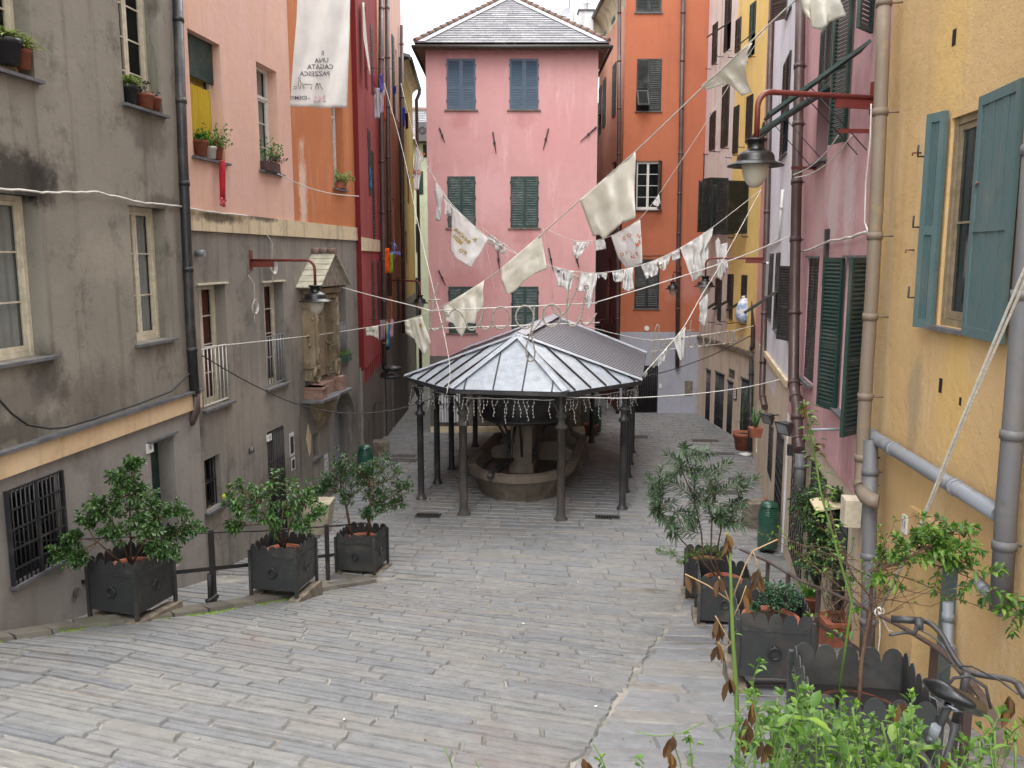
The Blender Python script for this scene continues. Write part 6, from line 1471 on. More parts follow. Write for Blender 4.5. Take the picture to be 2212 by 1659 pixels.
# --- big banner on the left, seen from behind
bn = cloth('long white sheet banner with faint mirrored writing on the left, over the orange wall', [(645, -30), (757, -30)], [(645, -30), (638, 90), (626, 229)], [(757, -30), (754, 120), (749, 233)], [(626, 229), (690, 232), (749, 233)], 18.9, 19.3, 'cl2', 30, 34, .03, 2.0, name='lettered_banner', cat='banner', group='lettered banners',
      marks=[('È', 697, 115, 12, 0, True, 'cl_k'), ('UNA', 695, 130, 14, 2, True, 'cl_k'), ('CAGATA', 692, 144, 14, 0, True, 'cl_k'), ('PAZZESCA', 680, 159, 13.5, 0, True, 'cl_k'), ('IDEM!!!', 645, 211, 12, 0, True, 'cl_k'), ('-', 667, 211, 14, 0, True, 'cl_k'), ('365', 690, 213, 20, 0, True, 'cl_pk')])
def sketch(paths, mat='cl_k'):
    m = MB()
    for p in paths: m.tube([P(u, v, 18.9 + (u - 626) / 120 * .4 - .06) for u, v in p], .0065, 4)
    m.build('drawing', M[mat], bn)
sketch([[(646, 166), (644, 170), (648, 172), (649, 167), (646, 166)], [(646, 172), (644, 180), (646, 192)], [(648, 173), (651, 180), (648, 192)], [(654, 180), (655, 192)], [(656, 182), (674, 182), (672, 193)], [(656, 182), (657, 190)], [(634, 188), (641, 186), (640, 192), (634, 192)], [(683, 182), (682, 192)], [(687, 182), (688, 192)], [(690, 182), (694, 188), (697, 193)], [(684, 180), (683, 182), (686, 183), (687, 180), (684, 180)], [(690, 180), (689, 182), (692, 183), (692, 180), (690, 180)]])
# --- drying racks with coloured laundry on the left
def rack(label, u0, u1, v, y, items, mt='iron'):
    r = empty('drying_rack', P(u0, v, y), label, 'drying rack', 'drying racks on the left alley walls'); m = MB()
    for k in range(4):
        yy = y + k * .16; m.tube([P(u0, v, yy), P(u1, v, yy)], .008, 4)
    m.tube([P(u0, v, y), P(u0, v, y + .5)], .012, 4); m.tube([P(u1, v, y), P(u1, v, y + .5)], .012, 4); m.build('frame', M[mt], r)
    for lab, ua, ub, va, vb, dy, colr in items:
        k = 'lc_' + colr
        if k not in M: M[k] = cloth_mat('laundry_' + colr.strip('#'), '#' + colr, '#' + colr, .2)
        cloth(lab, [(ua, va), (ub, va)], [(ua, va), (ua + rnd.uniform(-1, 1), vb)], [(ub, va), (ub + rnd.uniform(-1, 1), vb - 3)], [(ua, vb), ((ua + ub) / 2, vb + rnd.uniform(-4, 4)), (ub, vb - 3)], y + dy, None, k, 8, 10, .04, 2, 'garment', 'garment', 'coloured laundry on the drying racks')
rack('lower drying rack on the dark red house wall', 800, 850, 690, 25.6, [('mauve-striped garment on the lower rack', 821, 833, 692, 735, .0, '8f7f84'), ('black garment on the lower rack', 834, 842, 715, 755, .1, '2b2b30'), ('blue narrow garment on the lower rack', 838, 842, 700, 752, -.05, '3a7fb0'), ('pink garment on the lower rack, rightmost', 843, 850, 690, 730, .0, 'b593a0'), ('pale yellow garment behind the blue one', 834, 838, 695, 745, .05, 'c9c08a')])
rack('upper drying rack between the two brown drainpipes', 789, 850, 147, 27.2, [('pink baby garment on the upper rack', 806, 812, 160, 205, 0, 'b5506a'), ('grey-white long shirt on the upper rack', 808, 820, 190, 258, .0, 'b9b9c0'), ('violet garment on the upper rack', 820, 827, 160, 200, .0, '6a66b0'), ('patterned white garment on the upper rack', 821, 830, 195, 245, .1, 'c5b3bf'), ('orange-red small garment on the upper rack', 829, 834, 205, 262, .05, 'b5533a')])
rack('small rack high on the brown house with one blue cloth', 845, 868, 186, 32, [('blue cloth on the small upper rack', 848, 856, 186, 205, 0, '2f4a8a'), ('long blue towel hanging on the brown house', 869, 875, 232, 275, 0, '2f4a9a')])
rack('tiny rack on the mustard house with one maroon cloth', 874, 886, 240, 35.2, [('dark maroon cloth on the mustard house', 875, 881, 244, 280, 0, '4a2230')])
rack('rack at the alley mouth with the orange and lime clothes', 833, 852, 525, 26.5, [('bright orange shirt at the alley mouth', 833, 841, 536, 592, 0, 'e0601c'), ('lime green shirt at the alley mouth', 842, 848, 545, 590, .1, '8aa83a')])
hg = empty('clip_hanger', P(851, 530, 26.3), 'blue plastic clip hanger above the lime shirt', 'hanger'); m = MB(); c = P(853, 545, 26.3)
for d in ((-.13, 0), (.13, 0), (0, .13), (0, -.13)): m.tube([c + UP * .28, c + Vector((d[0], d[1], 0))], .006, 4)
m.torus(c, (1, 0, 0), (0, 1, 0), .15, .01, 12, 4); m.tube([c + UP * .28, c + UP * .36], .006, 4)
for k in range(10): m.box(c + Vector((math.cos(k * .63) * .15, math.sin(k * .63) * .15, -.07)), (.015, 0, 0), (0, .015, 0), (0, 0, .06))
m.build('hanger_frame', plain('blue_plastic', '#5a78c0', .4), hg)
# striped beige awning cloth on the red house, teal cloth
cloth('long beige cloth hanging from a high window of the dark red house', [(783, 5), (787, 5)], [(783, 5), (785, 80), (798, 160)], [(787, 5), (792, 80), (801, 162)], [(798, 160), (801, 162)], 25.6, 26.4, 'cl1', 6, 12, .02, group=None, name='hanging_cloth')
cloth('pale teal cloth hanging from the dark red house wall', [(798, 362), (801, 366)], [(798, 362), (799, 407)], [(801, 366), (803, 409)], [(799, 407), (803, 409)], 26.4, None, 'lc_3a7fb0', 6, 10, .03, group=None)
# ================================================================ LIGHT ROPE SIGNS
def rope_sign(label, fx, y, bars, paths, dots, k, r=.019):
    s = empty('light_rope_sign', P(*fx(*bars[0][0]), y), label, 'light sign', 'light-rope signs'); m = MB()
    for a, b in bars: m.tube([P(*fx(*a), y + .03), P(*fx(*b), y + .03)], .014, 6)
    m.build('rail', M['cable_w'], s); g = plain('light_rope_plastic', '#989388', .4, var=.15)
    for p in paths:
        q = [P(*fx(*a), y) for a in p]
        if len(q) > 3:
            for _ in range(2):
                n_ = [q[0]]
                for a, b in zip(q, q[1:]): n_ += [a.lerp(b, .25), a.lerp(b, .75)]
                q = n_ + [q[-1]]
        m = MB(); m.tube(q, r, 7); L = 0
        for a, b in zip(q, q[1:]):
            L += (b - a).length
            if L > .2: m.tube([a, a + (b - a).normalized() * .03], r * 1.35, 7); L = 0
        m.build('light_rope', g, s)
    for c in dots: pc = P(*fx(*c), y); m = MB(); m.torus(pc, (1, 0, 0), (0, 0, 1), .045, .022, 12, 6); m.build('dot', g, s)
def ell(cx, cy, rx, ry, n=20, a0=90, a1=450): return [(cx + rx * math.cos(R(a0 + (a1 - a0) * i / n)), cy - ry * math.sin(R(a0 + (a1 - a0) * i / n))) for i in range(n + 1)]
rope_sign('nearer light-rope sign spelling truogoli in script above the pavilion roof', lambda x, y: (898.6 + x / 2.979, 576 + y / 2.979), 19.6, [((75, 285), (1165, 235)), ((80, 400), (1180, 360))],
    [[(140, 105), (122, 180), (100, 290), (88, 370), (100, 408), (130, 414), (160, 390), (180, 335), (195, 275), (205, 330), (215, 300), (250, 270)], [(75, 215), (160, 215)],
     [(250, 270), (280, 290), (310, 330), (330, 385), (345, 410), (375, 408), (405, 370), (430, 300), (440, 270)], [(440, 270), (425, 320), (413, 370), (425, 400), (450, 408), (480, 385), (495, 330)],
     ell(545, 330, 55, 72), ell(700, 325, 58, 74), [(762, 250), (756, 340), (740, 420), (712, 490), (706, 560), (725, 612), (755, 605), (768, 560), (755, 490), (738, 435), (770, 390), (810, 345), (840, 290)],
     ell(873, 315, 58, 73), [(873, 245), (885, 290), (920, 318), (960, 300), (1000, 220), (1040, 130), (1050, 75), (1022, 50), (990, 80), (975, 180), (967, 290), (972, 360), (1000, 388), (1040, 370), (1070, 290), (1095, 150)],
     [(1070, 290), (1058, 345), (1075, 375), (1110, 372), (1140, 335), (1163, 298)]], [(1097, 130)], 1)
rope_sign('farther light-rope sign in script between the orange house and the yellow house', lambda x, y: (1371 + x / 4.593, 622 + y / 4.593), 28, [((160, 525), (1030, 425)), ((160, 628), (1040, 535))],
    [[(195, 620), (188, 530), (203, 410), (225, 356), (247, 385), (235, 450), (205, 530), (188, 620), (168, 740), (180, 796), (203, 775), (200, 700), (193, 625), (215, 634), (245, 600), (262, 530)], ell(300, 565, 38, 56), ell(340, 540, 35, 32),
     [(562, 318), (550, 420), (540, 490), (515, 580), (490, 605)], [(515, 425), (592, 415)], [(540, 490), (528, 560), (545, 600), (580, 592), (603, 530)], ell(640, 528, 42, 62), [(682, 480), (690, 560), (715, 583), (742, 550), (752, 480)],
     [(752, 545), (765, 455), (790, 470), (790, 545)], [(790, 545), (800, 465), (825, 440), (850, 475), (852, 535), (872, 563), (905, 553), (925, 520)], ell(943, 490, 28, 63), [(960, 545), (990, 500), (1000, 440), (985, 430), (975, 480), (1015, 535), (1022, 480)]], [], 1, .018)
# ================================================================ PLANTERS
def make_planter(W=.76, H=.78):
    r = empty('planter_box', (0, 0, 0), 'x', 'planter', 'square charcoal steel planters along the ramp')
    h = W / 2; z0 = .1; n_ = 5; th = .008
    dirs = [((1, 0), (0, -1)), ((0, 1), (1, 0)), ((-1, 0), (0, 1)), ((0, -1), (-1, 0))]
    for (tx, ty), (nx, ny) in dirs:
        T_, N_ = Vector((tx, ty, 0)), Vector((nx, ny, 0)); o = N_ * (h - th) - T_ * h; m = MB()
        zt = H - .06; q = W / n_; k = 8; poly = [o + UP * z0, o + T_ * W + UP * z0]
        for i in range(n_ - 1, -1, -1):
            c = q * (i + .5)
            for j in range(k + 1): an = math.pi * j / k; poly.append(o + T_ * (c + q * .47 * math.cos(an)) + UP * (zt + q * .05 + q * .62 * math.sin(an)))
            if i: poly.append(o + T_ * (q * i) + UP * (zt - .02))
        m.prism(poly, N_ * th); p_ = m.build('panel', M['planter'], r)
        m = MB(); m.box(o + N_ * th + T_ * .03 + UP * (zt - .1), T_ * (W - .06), N_ * .008, (0, 0, .035))
        for x in (.12, .5, .88): m.lathe(o + N_ * (th + .012) + T_ * W * x + UP * (zt - .083), [(.001, -.008), (.009, -.004), (.009, .004), (.001, .008)], 7)
        m.build('trim', M['planter'], p_)
        m = MB(); c = o + T_ * W / 2 + N_ * (th + .022) + UP * (z0 + (H - z0) * .42); m.torus(c - N_ * .0, T_, UP, .062, .0115, 18, 6); m.lathe(c + UP * .066 - N_ * .01, [(.001, -.018), (.02, -.01), (.02, .01), (.001, .022)], 8); m.build('ring_handle', M['iron'], p_)
    for sx in (-1, 1):
        for sy in (-1, 1):
            m = MB(); m.box((sx * (h + .006) - .022, sy * (h + .006) - .022, 0.0), (.044, 0, 0), (0, .044, 0), (0, 0, H - .03)); m.build('leg', M['planter'], r)
    m = MB(); m.box((-h + .02, -h + .02, H - .28), (W - .04, 0, 0), (0, W - .04, 0), (0, 0, .02)); m.build('shelf', M['dark'], r)
    return r
def make_pot(R0, H, name='terracotta_pot', mt='terracotta', lab='x', cat='flower pot', group='pots standing inside the planter boxes'):
    r = empty(name, (0, 0, 0), lab, cat, group); m = MB()
    m.lathe((0, 0, 0), [(.001, 0), (R0 * .72, 0), (R0 * .92, H * .82), (R0 * 1.02, H * .82), (R0 * 1.06, H * .98), (R0 * 1.02, H), (R0 * .93, H), (R0 * .9, H * .85), (R0 * .85, H * .8)], 28); m.build('pot', M[mt], r)
    m = MB(); m.disc((0, 0, H * .86), R0 * .93, UP, 24); m.build('soil', M['soil'], r); return r
pl0 = make_planter()
def fcorner(x, y, rz, sx, W=.76):   # planter centre from its nearest lower corner (sx=-1 left, 1 right)
    c_, s_ = math.cos(R(rz)), math.sin(R(rz)); return x - (sx * c_ + s_) * W / 2, y - (sx * s_ - c_) * W / 2
PL = []
for u, v, y, z, rz, sx, lab in [(297, 1349, 10.9, -4.85, -17, 1, 'nearest planter on the left side of the ramp, holding the bushy dark green shrub'),
      (641, 1298, 12.9, -5.33, -11, 1, 'middle planter on the left, holding the lemon tree'), (809, 1251, 15.7, -6.06, -11, 1, 'farthest left planter, holding the twin-trunked tree'),
      (1483, 1302, 14.6, -6.1, -9, -1, 'farthest planter on the right, with trailing bright green herbs'), (1509, 1356, 12.6, -5.66, -9, -1, 'planter on the right holding the tall oleander'),
      (1591, 1476, 8.75, -4.6, -9, -1, 'planter on the right holding the round-leaved jade plant'), (1742, 1760, 5.15, -3.6, -9, -1, 'nearest planter at the bottom right, around the thin branching tree')]:
    q_ = P(u, v, y); PL.append((*fcorner(q_.x, y, rz, sx), rz, z + .02, lab))
pots = make_pot(.3, .34)
PW = []
for i, (x, y, rz, z, lab) in enumerate(PL):
    o = pl0 if i == 0 else clone_tree(pl0); o.location = (x, y, CZ + z); o.rotation_euler = (0, 0, R(rz)); o['label'] = lab; PW.append(Vector((x, y, CZ + z)))
    q = pots if i == 0 else clone_tree(pots); q.location = (x, y, CZ + z + (.3 if i != 6 else .18)); q['label'] = 'round terracotta pot inside the ' + lab.split(',')[0].split(' holding')[0]
    # stone footing blocks under two sides
    g = gz(x, y); ca, sa = math.cos(R(rz)), math.sin(R(rz)); X = Vector((ca, sa, 0)); Y = Vector((-sa, ca, 0))
    for k, s_ in enumerate((-1, 1)):
        c = Vector((x, y, 0)) + X * s_ * .36; zt = CZ + z; m = MB(); zf, zb = gz(*(c - Y * .5).xy), gz(*(c + Y * .5).xy)
        f0, f1 = c - Y * .46 - X * .09, c + Y * .46 - X * .09
        vs = [f0.xy.to_3d() + UP * (zf - .1), (f0 + X * .18).xy.to_3d() + UP * (zf - .1), (f1 + X * .18).xy.to_3d() + UP * (zb - .1), f1.xy.to_3d() + UP * (zb - .1)]
        up_ = [Vector((v.x, v.y, max(zt - .003, v.z + .12))) for v in vs]; m.add(vs + up_, [(3, 2, 1, 0), (4, 5, 6, 7), (0, 1, 5, 4), (1, 2, 6, 5), (2, 3, 7, 6), (3, 0, 4, 7)])
        m.build('footing_stone', M['stone_b'], label=('left' if s_ < 0 else 'right') + ' footing stone under the ' + ' '.join(lab.replace(',', '').split()[:9]), cat='stone', group='footing stones under the planters', bevel=.015)
# ================================================================ FOLIAGE TOOLS
def leaf(m, p, d, nrm, L, W, fold=.25, droop=.15):
    d = d.normalized(); s = d.cross(nrm)
    if s.length < 1e-4: s = d.orthogonal()
    s.normalize(); n_ = s.cross(d)
    a = p + d * L * .32 - n_ * 0; b = p + d * L * .68 - UP * L * droop * .4; t_ = p + d * L - UP * L * droop
    m.add([p, a + s * W * .42 + n_ * W * fold, a, a - s * W * .42 + n_ * W * fold, b + s * W * .4 + n_ * W * fold, b, b - s * W * .4 + n_ * W * fold, t_],
          [(0, 2, 1), (0, 3, 2), (1, 2, 5, 4), (2, 3, 6, 5), (4, 5, 7), (5, 6, 7)], 0, True)
def rvec(): 
    while True:
        v = Vector((rnd.uniform(-1, 1), rnd.uniform(-1, 1), rnd.uniform(-1, 1)))
        if .05 < v.length < 1: return v.normalized()
def curve(a, b, bend=.15, n=5, side=None):
    side = side or rvec(); L = (b - a).length
    return [a.lerp(b, i / n) + side * L * bend * math.sin(math.pi * i / n) for i in range(n + 1)]
def rosette(m, tip, d, n, L, W, spread=1.0, droop=.15, back=.0, zig=None):
    d = d.normalized()
    for i in range(n):
        an = i * 2.4 + rnd.uniform(-.3, .3); o = d.orthogonal().normalized(); o = Matrix.Rotation(an, 3, d) @ o
        f = rnd.uniform(.35, 1) * spread; ld = (d + o * f * 1.4).normalized(); q = tip - d * back * (i / n)
        leaf(m, q, ld, d, L * rnd.uniform(.7, 1.15), W * rnd.uniform(.8, 1.1), droop=droop)
def shoot(mw, ml, a, b, n, L, W, r=.004, droop=.15, bend=.1, start=.25, spread=1.0):
    """leafy twig from a to b"""
    pts = curve(a, b, bend, 6); mw.tube(pts, [r * (1 - .6 * i / 6) for i in range(7)], 5, caps=False)
    for i in range(n):
        t_ = start + (1 - start) * (i + .5) / n; k = min(5, int(t_ * 6)); p = pts[k].lerp(pts[k + 1], t_ * 6 - k); d = (pts[k + 1] - pts[k]).normalized()
        o = Matrix.Rotation(i * 2.4 + rnd.uniform(-.4, .4), 3, d) @ d.orthogonal().normalized()
        leaf(ml, p, (d * .6 + o * spread), UP + o * .3, L * rnd.uniform(.6, 1.1), W * rnd.uniform(.75, 1.1), droop=droop)
    rosette(ml, pts[-1], pts[-1] - pts[-2], 5, L * .85, W * .8, .7, droop)
def tree(name, label, cat, base, trunks, clusters, leafm, woodm, leafL, leafW, nl, nsh, shL, droop=.15, group=None, rT=.02, spread=1.):
    """clusters: (centre, radius) in world; twigs grow from the nearest trunk top into each cluster"""
    r = empty(name, base, label, cat, group); mw, ml = MB(), MB()
    for pts in trunks:
        n_ = len(pts); mw.tube(pts, [rT * (1 - .55 * i / (n_ - 1)) for i in range(n_)], 8)
    allp = [p for t_ in trunks for p in t_[1:]]
    for c, rad in clusters:
        near = min(allp, key=lambda p: (p - c).length + max(0, p.z - c.z) * 1.5); b = curve(near, c, .1, 6); mw.tube(b, [rT * .45 * (1 - .6 * i / 6) for i in range(7)], 6, caps=False)
        for i in range(nsh):
            d = rvec(); d.z = d.z * .7 + .25; a = b[rnd.choice((3, 4, 5, 6))]; e = c + d.normalized() * rad * rnd.uniform(.5, 1.1)
            if (e - a).length > shL * 2.5: a = e + (a - e).normalized() * shL * 2.0; mw.tube(curve(b[5], a, .1, 3), rT * .15, 4, caps=False)
            shoot(mw, ml, a, e, nl, leafL, leafW, rT * .16, droop, spread=spread)
    mw.build('trunk', M[woodm], r); ml.build('foliage', M[leafm], r); return r
def pc(u, v, y): return P(u, v, y)
# left bushy shrub
c = PW[0] + UP * .62; Y0 = 11.4
cl = [(270, 1040, 11.3, .22), (290, 1000, 11.3, .12), (265, 1075, 11.1, .25), (320, 1090, 11.3, .25), (230, 1100, 11.0, .25), (290, 1130, 11.1, .28), (350, 1120, 11.4, .22), (390, 1105, 11.6, .15), (420, 1140, 11.6, .16), (205, 1090, 11.1, .14), (185, 1130, 11.0, .18), (155, 1165, 10.9, .14), (130, 1195, 10.8, .15), (165, 1210, 10.8, .14), (245, 1155, 10.9, .25), (330, 1150, 10.9, .2), (365, 1195, 10.8, .17), (335, 1190, 10.8, .13), (380, 1160, 11.6, .16), (300, 1060, 11.6, .22), (250, 1030, 11.5, .14)]
tree('camellia_shrub', 'bushy glossy dark green shrub in the nearest left planter', 'shrub', c, [[c, c + Vector((.02, 0, .4)), pc(280, 1070, 11.3)], [c, pc(240, 1120, 11.1)], [c, pc(340, 1120, 11.3)], [c + Vector((-.1, 0, 0)), pc(210, 1170, 11.0)]], [(pc(u, v, y), r_) for u, v, y, r_ in cl], 'leaf_dk', 'bark', .085, .042, 13, 15, .16)
# lemon tree
c = PW[1] + UP * .62
cl = [(590, 1045, 13.0, .3), (560, 1075, 12.8, .28), (620, 1080, 13.1, .3), (650, 1060, 13.2, .22), (535, 1110, 12.7, .25), (580, 1120, 12.8, .25), (630, 1115, 13, .25), (670, 1090, 13.2, .22), (690, 1110, 13.2, .16), (520, 1060, 12.8, .2), (505, 1090, 12.7, .2), (500, 1135, 12.6, .13), (655, 1130, 13, .16)]
lt = tree('lemon_tree', 'loose lemon tree in the middle left planter, with one yellow-green fruit', 'tree', c, [[c, pc(605, 1150, 13), pc(612, 1100, 13)], [c, pc(580, 1130, 12.9), pc(560, 1090, 12.8)], [c, pc(625, 1140, 13.1), pc(645, 1090, 13.1)]], [(pc(u, v, y), r_) for u, v, y, r_ in cl], 'leaf_le', 'bark', .11, .05, 7, 10, .2, .35)
m = MB(); m.lathe(pc(485, 1072, 12.65), [(.001, -.04), (.03, -.028), (.038, 0), (.03, .028), (.001, .042)], 12); m.build('lemon', plain('lemon_skin', '#a8a030', .5), lt)
# pittosporum
c = PW[2] + UP * .55
cl = [(745, 1000, 16.2, .28), (770, 1010, 16.1, .28), (735, 1035, 16, .3), (790, 1025, 16.2, .3), (825, 1005, 16.2, .28), (850, 1030, 16.3, .3), (870, 1055, 16.3, .25), (840, 1070, 16.2, .3), (800, 1075, 16.1, .25), (755, 1070, 16, .28), (820, 1095, 16, .22), (700, 1040, 15.8, .16), (690, 1060, 15.8, .14), (780, 1045, 16.4, .3), (795, 1110, 15.7, .14), (860, 1090, 16.2, .15)]
tree('pittosporum_tree', 'grey-green twin-trunked tree in the farthest left planter', 'tree', c, [[c + Vector((-.15, 0, 0)), pc(756, 1140, 16), pc(748, 1095, 16), pc(735, 1060, 16)], [c + Vector((.12, 0, 0)), pc(797, 1130, 16), pc(800, 1090, 16), pc(805, 1050, 16.1)]], [(pc(u, v, y), r_) for u, v, y, r_ in cl], 'leaf_pi', 'bark', .1, .034, 10, 14, .18, .05, rT=.035)
# trailing herb right far
c = PW[3] + UP * .62
cl = [(1500, 1195, 14.9, .17), (1520, 1188, 15, .18), (1545, 1190, 15, .18), (1560, 1200, 14.9, .14), (1485, 1200, 14.8, .12), (1450, 1195, 14.7, .12), (1425, 1190, 14.6, .1), (1465, 1215, 14.6, .1)]
tree('trailing_herb', 'bright green trailing herb spilling from the farthest right planter', 'plant', c, [[c, c + UP * .08]], [(pc(u, v, y), r_) for u, v, y, r_ in cl], 'leaf_br', 'twig_g', .025, .018, 12, 14, .09, rT=.012)
# oleander
c = PW[4] + UP * .55; base = c.copy()
r = empty('oleander', base, 'tall oleander with long narrow grey-green leaves in the second right planter', 'shrub'); mw, ml = MB(), MB()
stems = [([(1520, 1215), (1515, 1150), (1500, 1080), (1470, 1010), (1480, 975)], 'a'), ([(1535, 1210), (1538, 1120), (1540, 1070), (1530, 1030)], 'b'), ([(1520, 1215), (1475, 1170), (1440, 1130), (1425, 1095)], 'c'), ([(1545, 1210), (1560, 1130), (1580, 1090), (1600, 1070)], 'd')]
stems = [[pc(u, v, 12.9 + .1 * i) for u, v in st[0]] for i, st in enumerate(stems)]
for st in stems: mw.tube([base] + st, [.016, .014, .012, .01, .008, .006][:len(st) + 1], 6)
tips = [(1452, 990), (1478, 970), (1500, 985), (1520, 975), (1460, 1015), (1490, 1010), (1425, 1030), (1440, 1045), (1420, 1060), (1410, 1075), (1465, 1050), (1500, 1050), (1530, 1030), (1550, 1040), (1540, 1060), (1560, 1010), (1515, 1070), (1440, 1090), (1415, 1100), (1430, 1115), (1450, 1130), (1480, 1110), (1500, 1100), (1545, 1090), (1570, 1095), (1595, 1085), (1590, 1105), (1475, 1140), (1455, 1150), (1580, 1050), (1600, 1040), (1620, 1045), (1405, 1045), (1495, 1130), (1555, 1120), (1530, 1100), (1510, 1020), (1570, 1125), (1590, 1130)]
allp = [p for st in stems for p in st]
for u, v in tips:
    t_ = pc(u, v, 12.9 + rnd.uniform(-.4, .4)); near = min(allp, key=lambda p: (p - t_).length + max(0, p.z - t_.z) * 2); b = curve(near, t_, .08, 5); mw.tube(b, [.005, .004, .004, .003, .003, .002], 4, caps=False); d = b[-1] - b[-3]
    d.normalize(); shoot(mw, ml, t_ - d * .28, t_ + d * .1, 38, .2, .034, .004, .12, .05, .05, .75)
mw.build('stems', M['bark'], r); ml.build('foliage', M['leaf_ol'], r)
# jade plant
c = PW[5] + UP * .6; cl = [(1650, 1280, 9, .13), (1675, 1275, 9.1, .14), (1700, 1278, 9.2, .14), (1720, 1290, 9.3, .12), (1640, 1265, 8.9, .1), (1690, 1300, 9.1, .14), (1715, 1310, 9.2, .12), (1660, 1300, 9, .12), (1632, 1310, 8.8, .05)]
tree('jade_plant', 'round-leaved jade plant in the third right planter', 'plant', c, [[c + Vector((0, 0, -.05)), c + UP * .1, pc(1670, 1290, 9.1)]], [(pc(u, v, y), r_) for u, v, y, r_ in cl], 'leaf_jd', 'bark', .04, .03, 8, 12, .07, 0, rT=.016)
# thin branching tree from the near planter
c = PW[6] + UP * .55; r = empty('thin_tree', c, 'thin grey-barked tree with sparse light leaves rising from the nearest right planter', 'tree'); mw, ml = MB(), MB()
tr_ = [c, pc(1860, 1440, 5.59), pc(1868, 1380, 5.65), pc(1880, 1320, 5.65), pc(1882, 1270, 5.65), pc(1890, 1240, 5.65)]
mw.tube(tr_, [.017, .014, .013, .012, .011, .009], 8)
def br(pts, y, r0=.006, lv=10, L=.05, W=.026, sh=6, seed=0, dy=0):
    q = [pc(u, v, y + dy * i) for i, (u, v) in enumerate(pts)]; n_ = len(q); mw.tube(q, [r0 * (1 - .6 * i / (n_ - 1)) for i in range(n_)], 5, caps=False)
    for k in range(sh):
        f = (k + .6) / sh * (n_ - 1) * .999; i = int(f); p = q[i].lerp(q[i + 1], f - i); d = (q[i + 1] - q[i]).normalized(); e = p + (d * .6 + rvec() * .8 + UP * .15).normalized() * rnd.uniform(.08, .18); shoot(mw, ml, p, e, lv, L, W, .0025, .2, start=.2)
br([(1882, 1270), (1900, 1230), (1935, 1220), (1985, 1215), (2040, 1225), (2100, 1250)], 5.65, .008, 9, .07, .034, 14)
br([(1890, 1240), (1930, 1200), (1980, 1170), (2020, 1150), (2060, 1155), (2095, 1150)], 5.65, .006, 11, .075, .036, 18)
br([(1935, 1220), (2000, 1180), (2050, 1190), (2090, 1220), (2130, 1260), (2180, 1300), (2205, 1330)], 5.54, .006, 10, .075, .036, 20)
br([(1985, 1190), (2020, 1180), (2060, 1200)], 5.54, .004, 12, .075, .036, 14)
br([(1890, 1250), (1850, 1230), (1800, 1200), (1740, 1180), (1700, 1165)], 5.76, .005, 4, .035, .018, 9)
br([(1880, 1290), (1840, 1240), (1810, 1170), (1795, 1110), (1780, 1050)], 5.65, .008, 4, .035, .02, 10)
br([(1875, 1320), (1830, 1280), (1780, 1240), (1720, 1190), (1659, 1160)], 5.76, .005, 3, .03, .016, 8)
br([(1890, 1240), (1905, 1190), (1925, 1150), (1935, 1120)], 5.65, .004, 4, .035, .02, 5)
br([(1885, 1290), (1950, 1300), (2010, 1310), (2060, 1290)], 5.65, .004, 0, .03, .016, 3)
br([(1880, 1260), (1930, 1240), (1990, 1260), (2050, 1290), (2120, 1310)], 5.65, .005, 3, .04, .02, 6)
br([(1870, 1370), (1850, 1350), (1840, 1310), (1835, 1270)], 5.54, .004, 6, .06, .035, 3)
for i in range(34):
    a = pc(rnd.uniform(1830, 1960), rnd.uniform(1200, 1330), 5.6); e = a + Vector((rnd.uniform(-.55, .75), rnd.uniform(-.3, .3), rnd.uniform(-.15, .4))); mw.tube(curve(a, e, .12, 5), [.003, .0028, .0025, .002, .0016, .001], 4, caps=False)
    if i % 2: shoot(mw, ml, a.lerp(e, .6), e, 5, .04, .02, .0015)
mw.build('trunk', M['bark'], r); ml.build('foliage', M['leaf_br'], r)
# tall stem with dried leaves
c = pc(1592, 1760, 3.6); r = empty('dying_stem', c, 'tall thin green stem with shrivelled brown leaves in front of the right planters', 'plant'); mw, ml, md = MB(), MB(), MB()
q = [pc(u, v, 3.6) for u, v in [(1592, 1760), (1594, 1600), (1590, 1480), (1583, 1380), (1580, 1300), (1578, 1230), (1575, 1150)]]; mw.tube(q, [.012, .011, .0105, .009, .008, .006, .004], 8)
def twig(pts, y=3.6, r_=.004, dry=4):
    k = [pc(u, v, y) for u, v in pts]; mw2 = MB(); mw2.tube(k, [r_, *([r_ * .7] * (len(k) - 1))], 5)
    for i in range(dry):
        p = k[-1].lerp(k[-2], rnd.uniform(0, .5)); leaf(md, p, Vector((rnd.uniform(-.4, .4), rnd.uniform(-.4, .4), -1)), Vector((rnd.uniform(-1, 1), -1, 0)), rnd.uniform(.06, .1), .03, .5, .1)
    mw2.build('dry_twig', M['twig_d'], r)
twig([(1580, 1300), (1530, 1265), (1480, 1240)], dry=4); twig([(1583, 1290), (1610, 1220), (1626, 1190), (1680, 1165)], dry=0); twig([(1626, 1190), (1634, 1210), (1640, 1240)], dry=6, r_=.003); twig([(1580, 1310), (1560, 1260), (1552, 1245)], dry=5); twig([(1583, 1400), (1562, 1360), (1545, 1330)], dry=6); twig([(1578, 1230), (1565, 1180), (1570, 1150)], dry=5, r_=.003); twig([(1583, 1380), (1570, 1400), (1545, 1385)], dry=4, r_=.003); twig([(1590, 1480), (1578, 1460), (1572, 1470)], dry=5, r_=.003); twig([(1580, 1340), (1600, 1300), (1612, 1265)], dry=3, r_=.003)
leaf(ml, pc(1586, 1370, 3.6), Vector((1, -.3, .1)), UP, .04, .014); leaf(ml, pc(1586, 1370, 3.6), Vector((.4, -.3, 1)), UP, .03, .012)
mw.build('stem', M['twig_g'], r); ml.build('green_leaves', M['leaf_br'], r); md.build('dried_leaves', M['leaf_dry'], r)
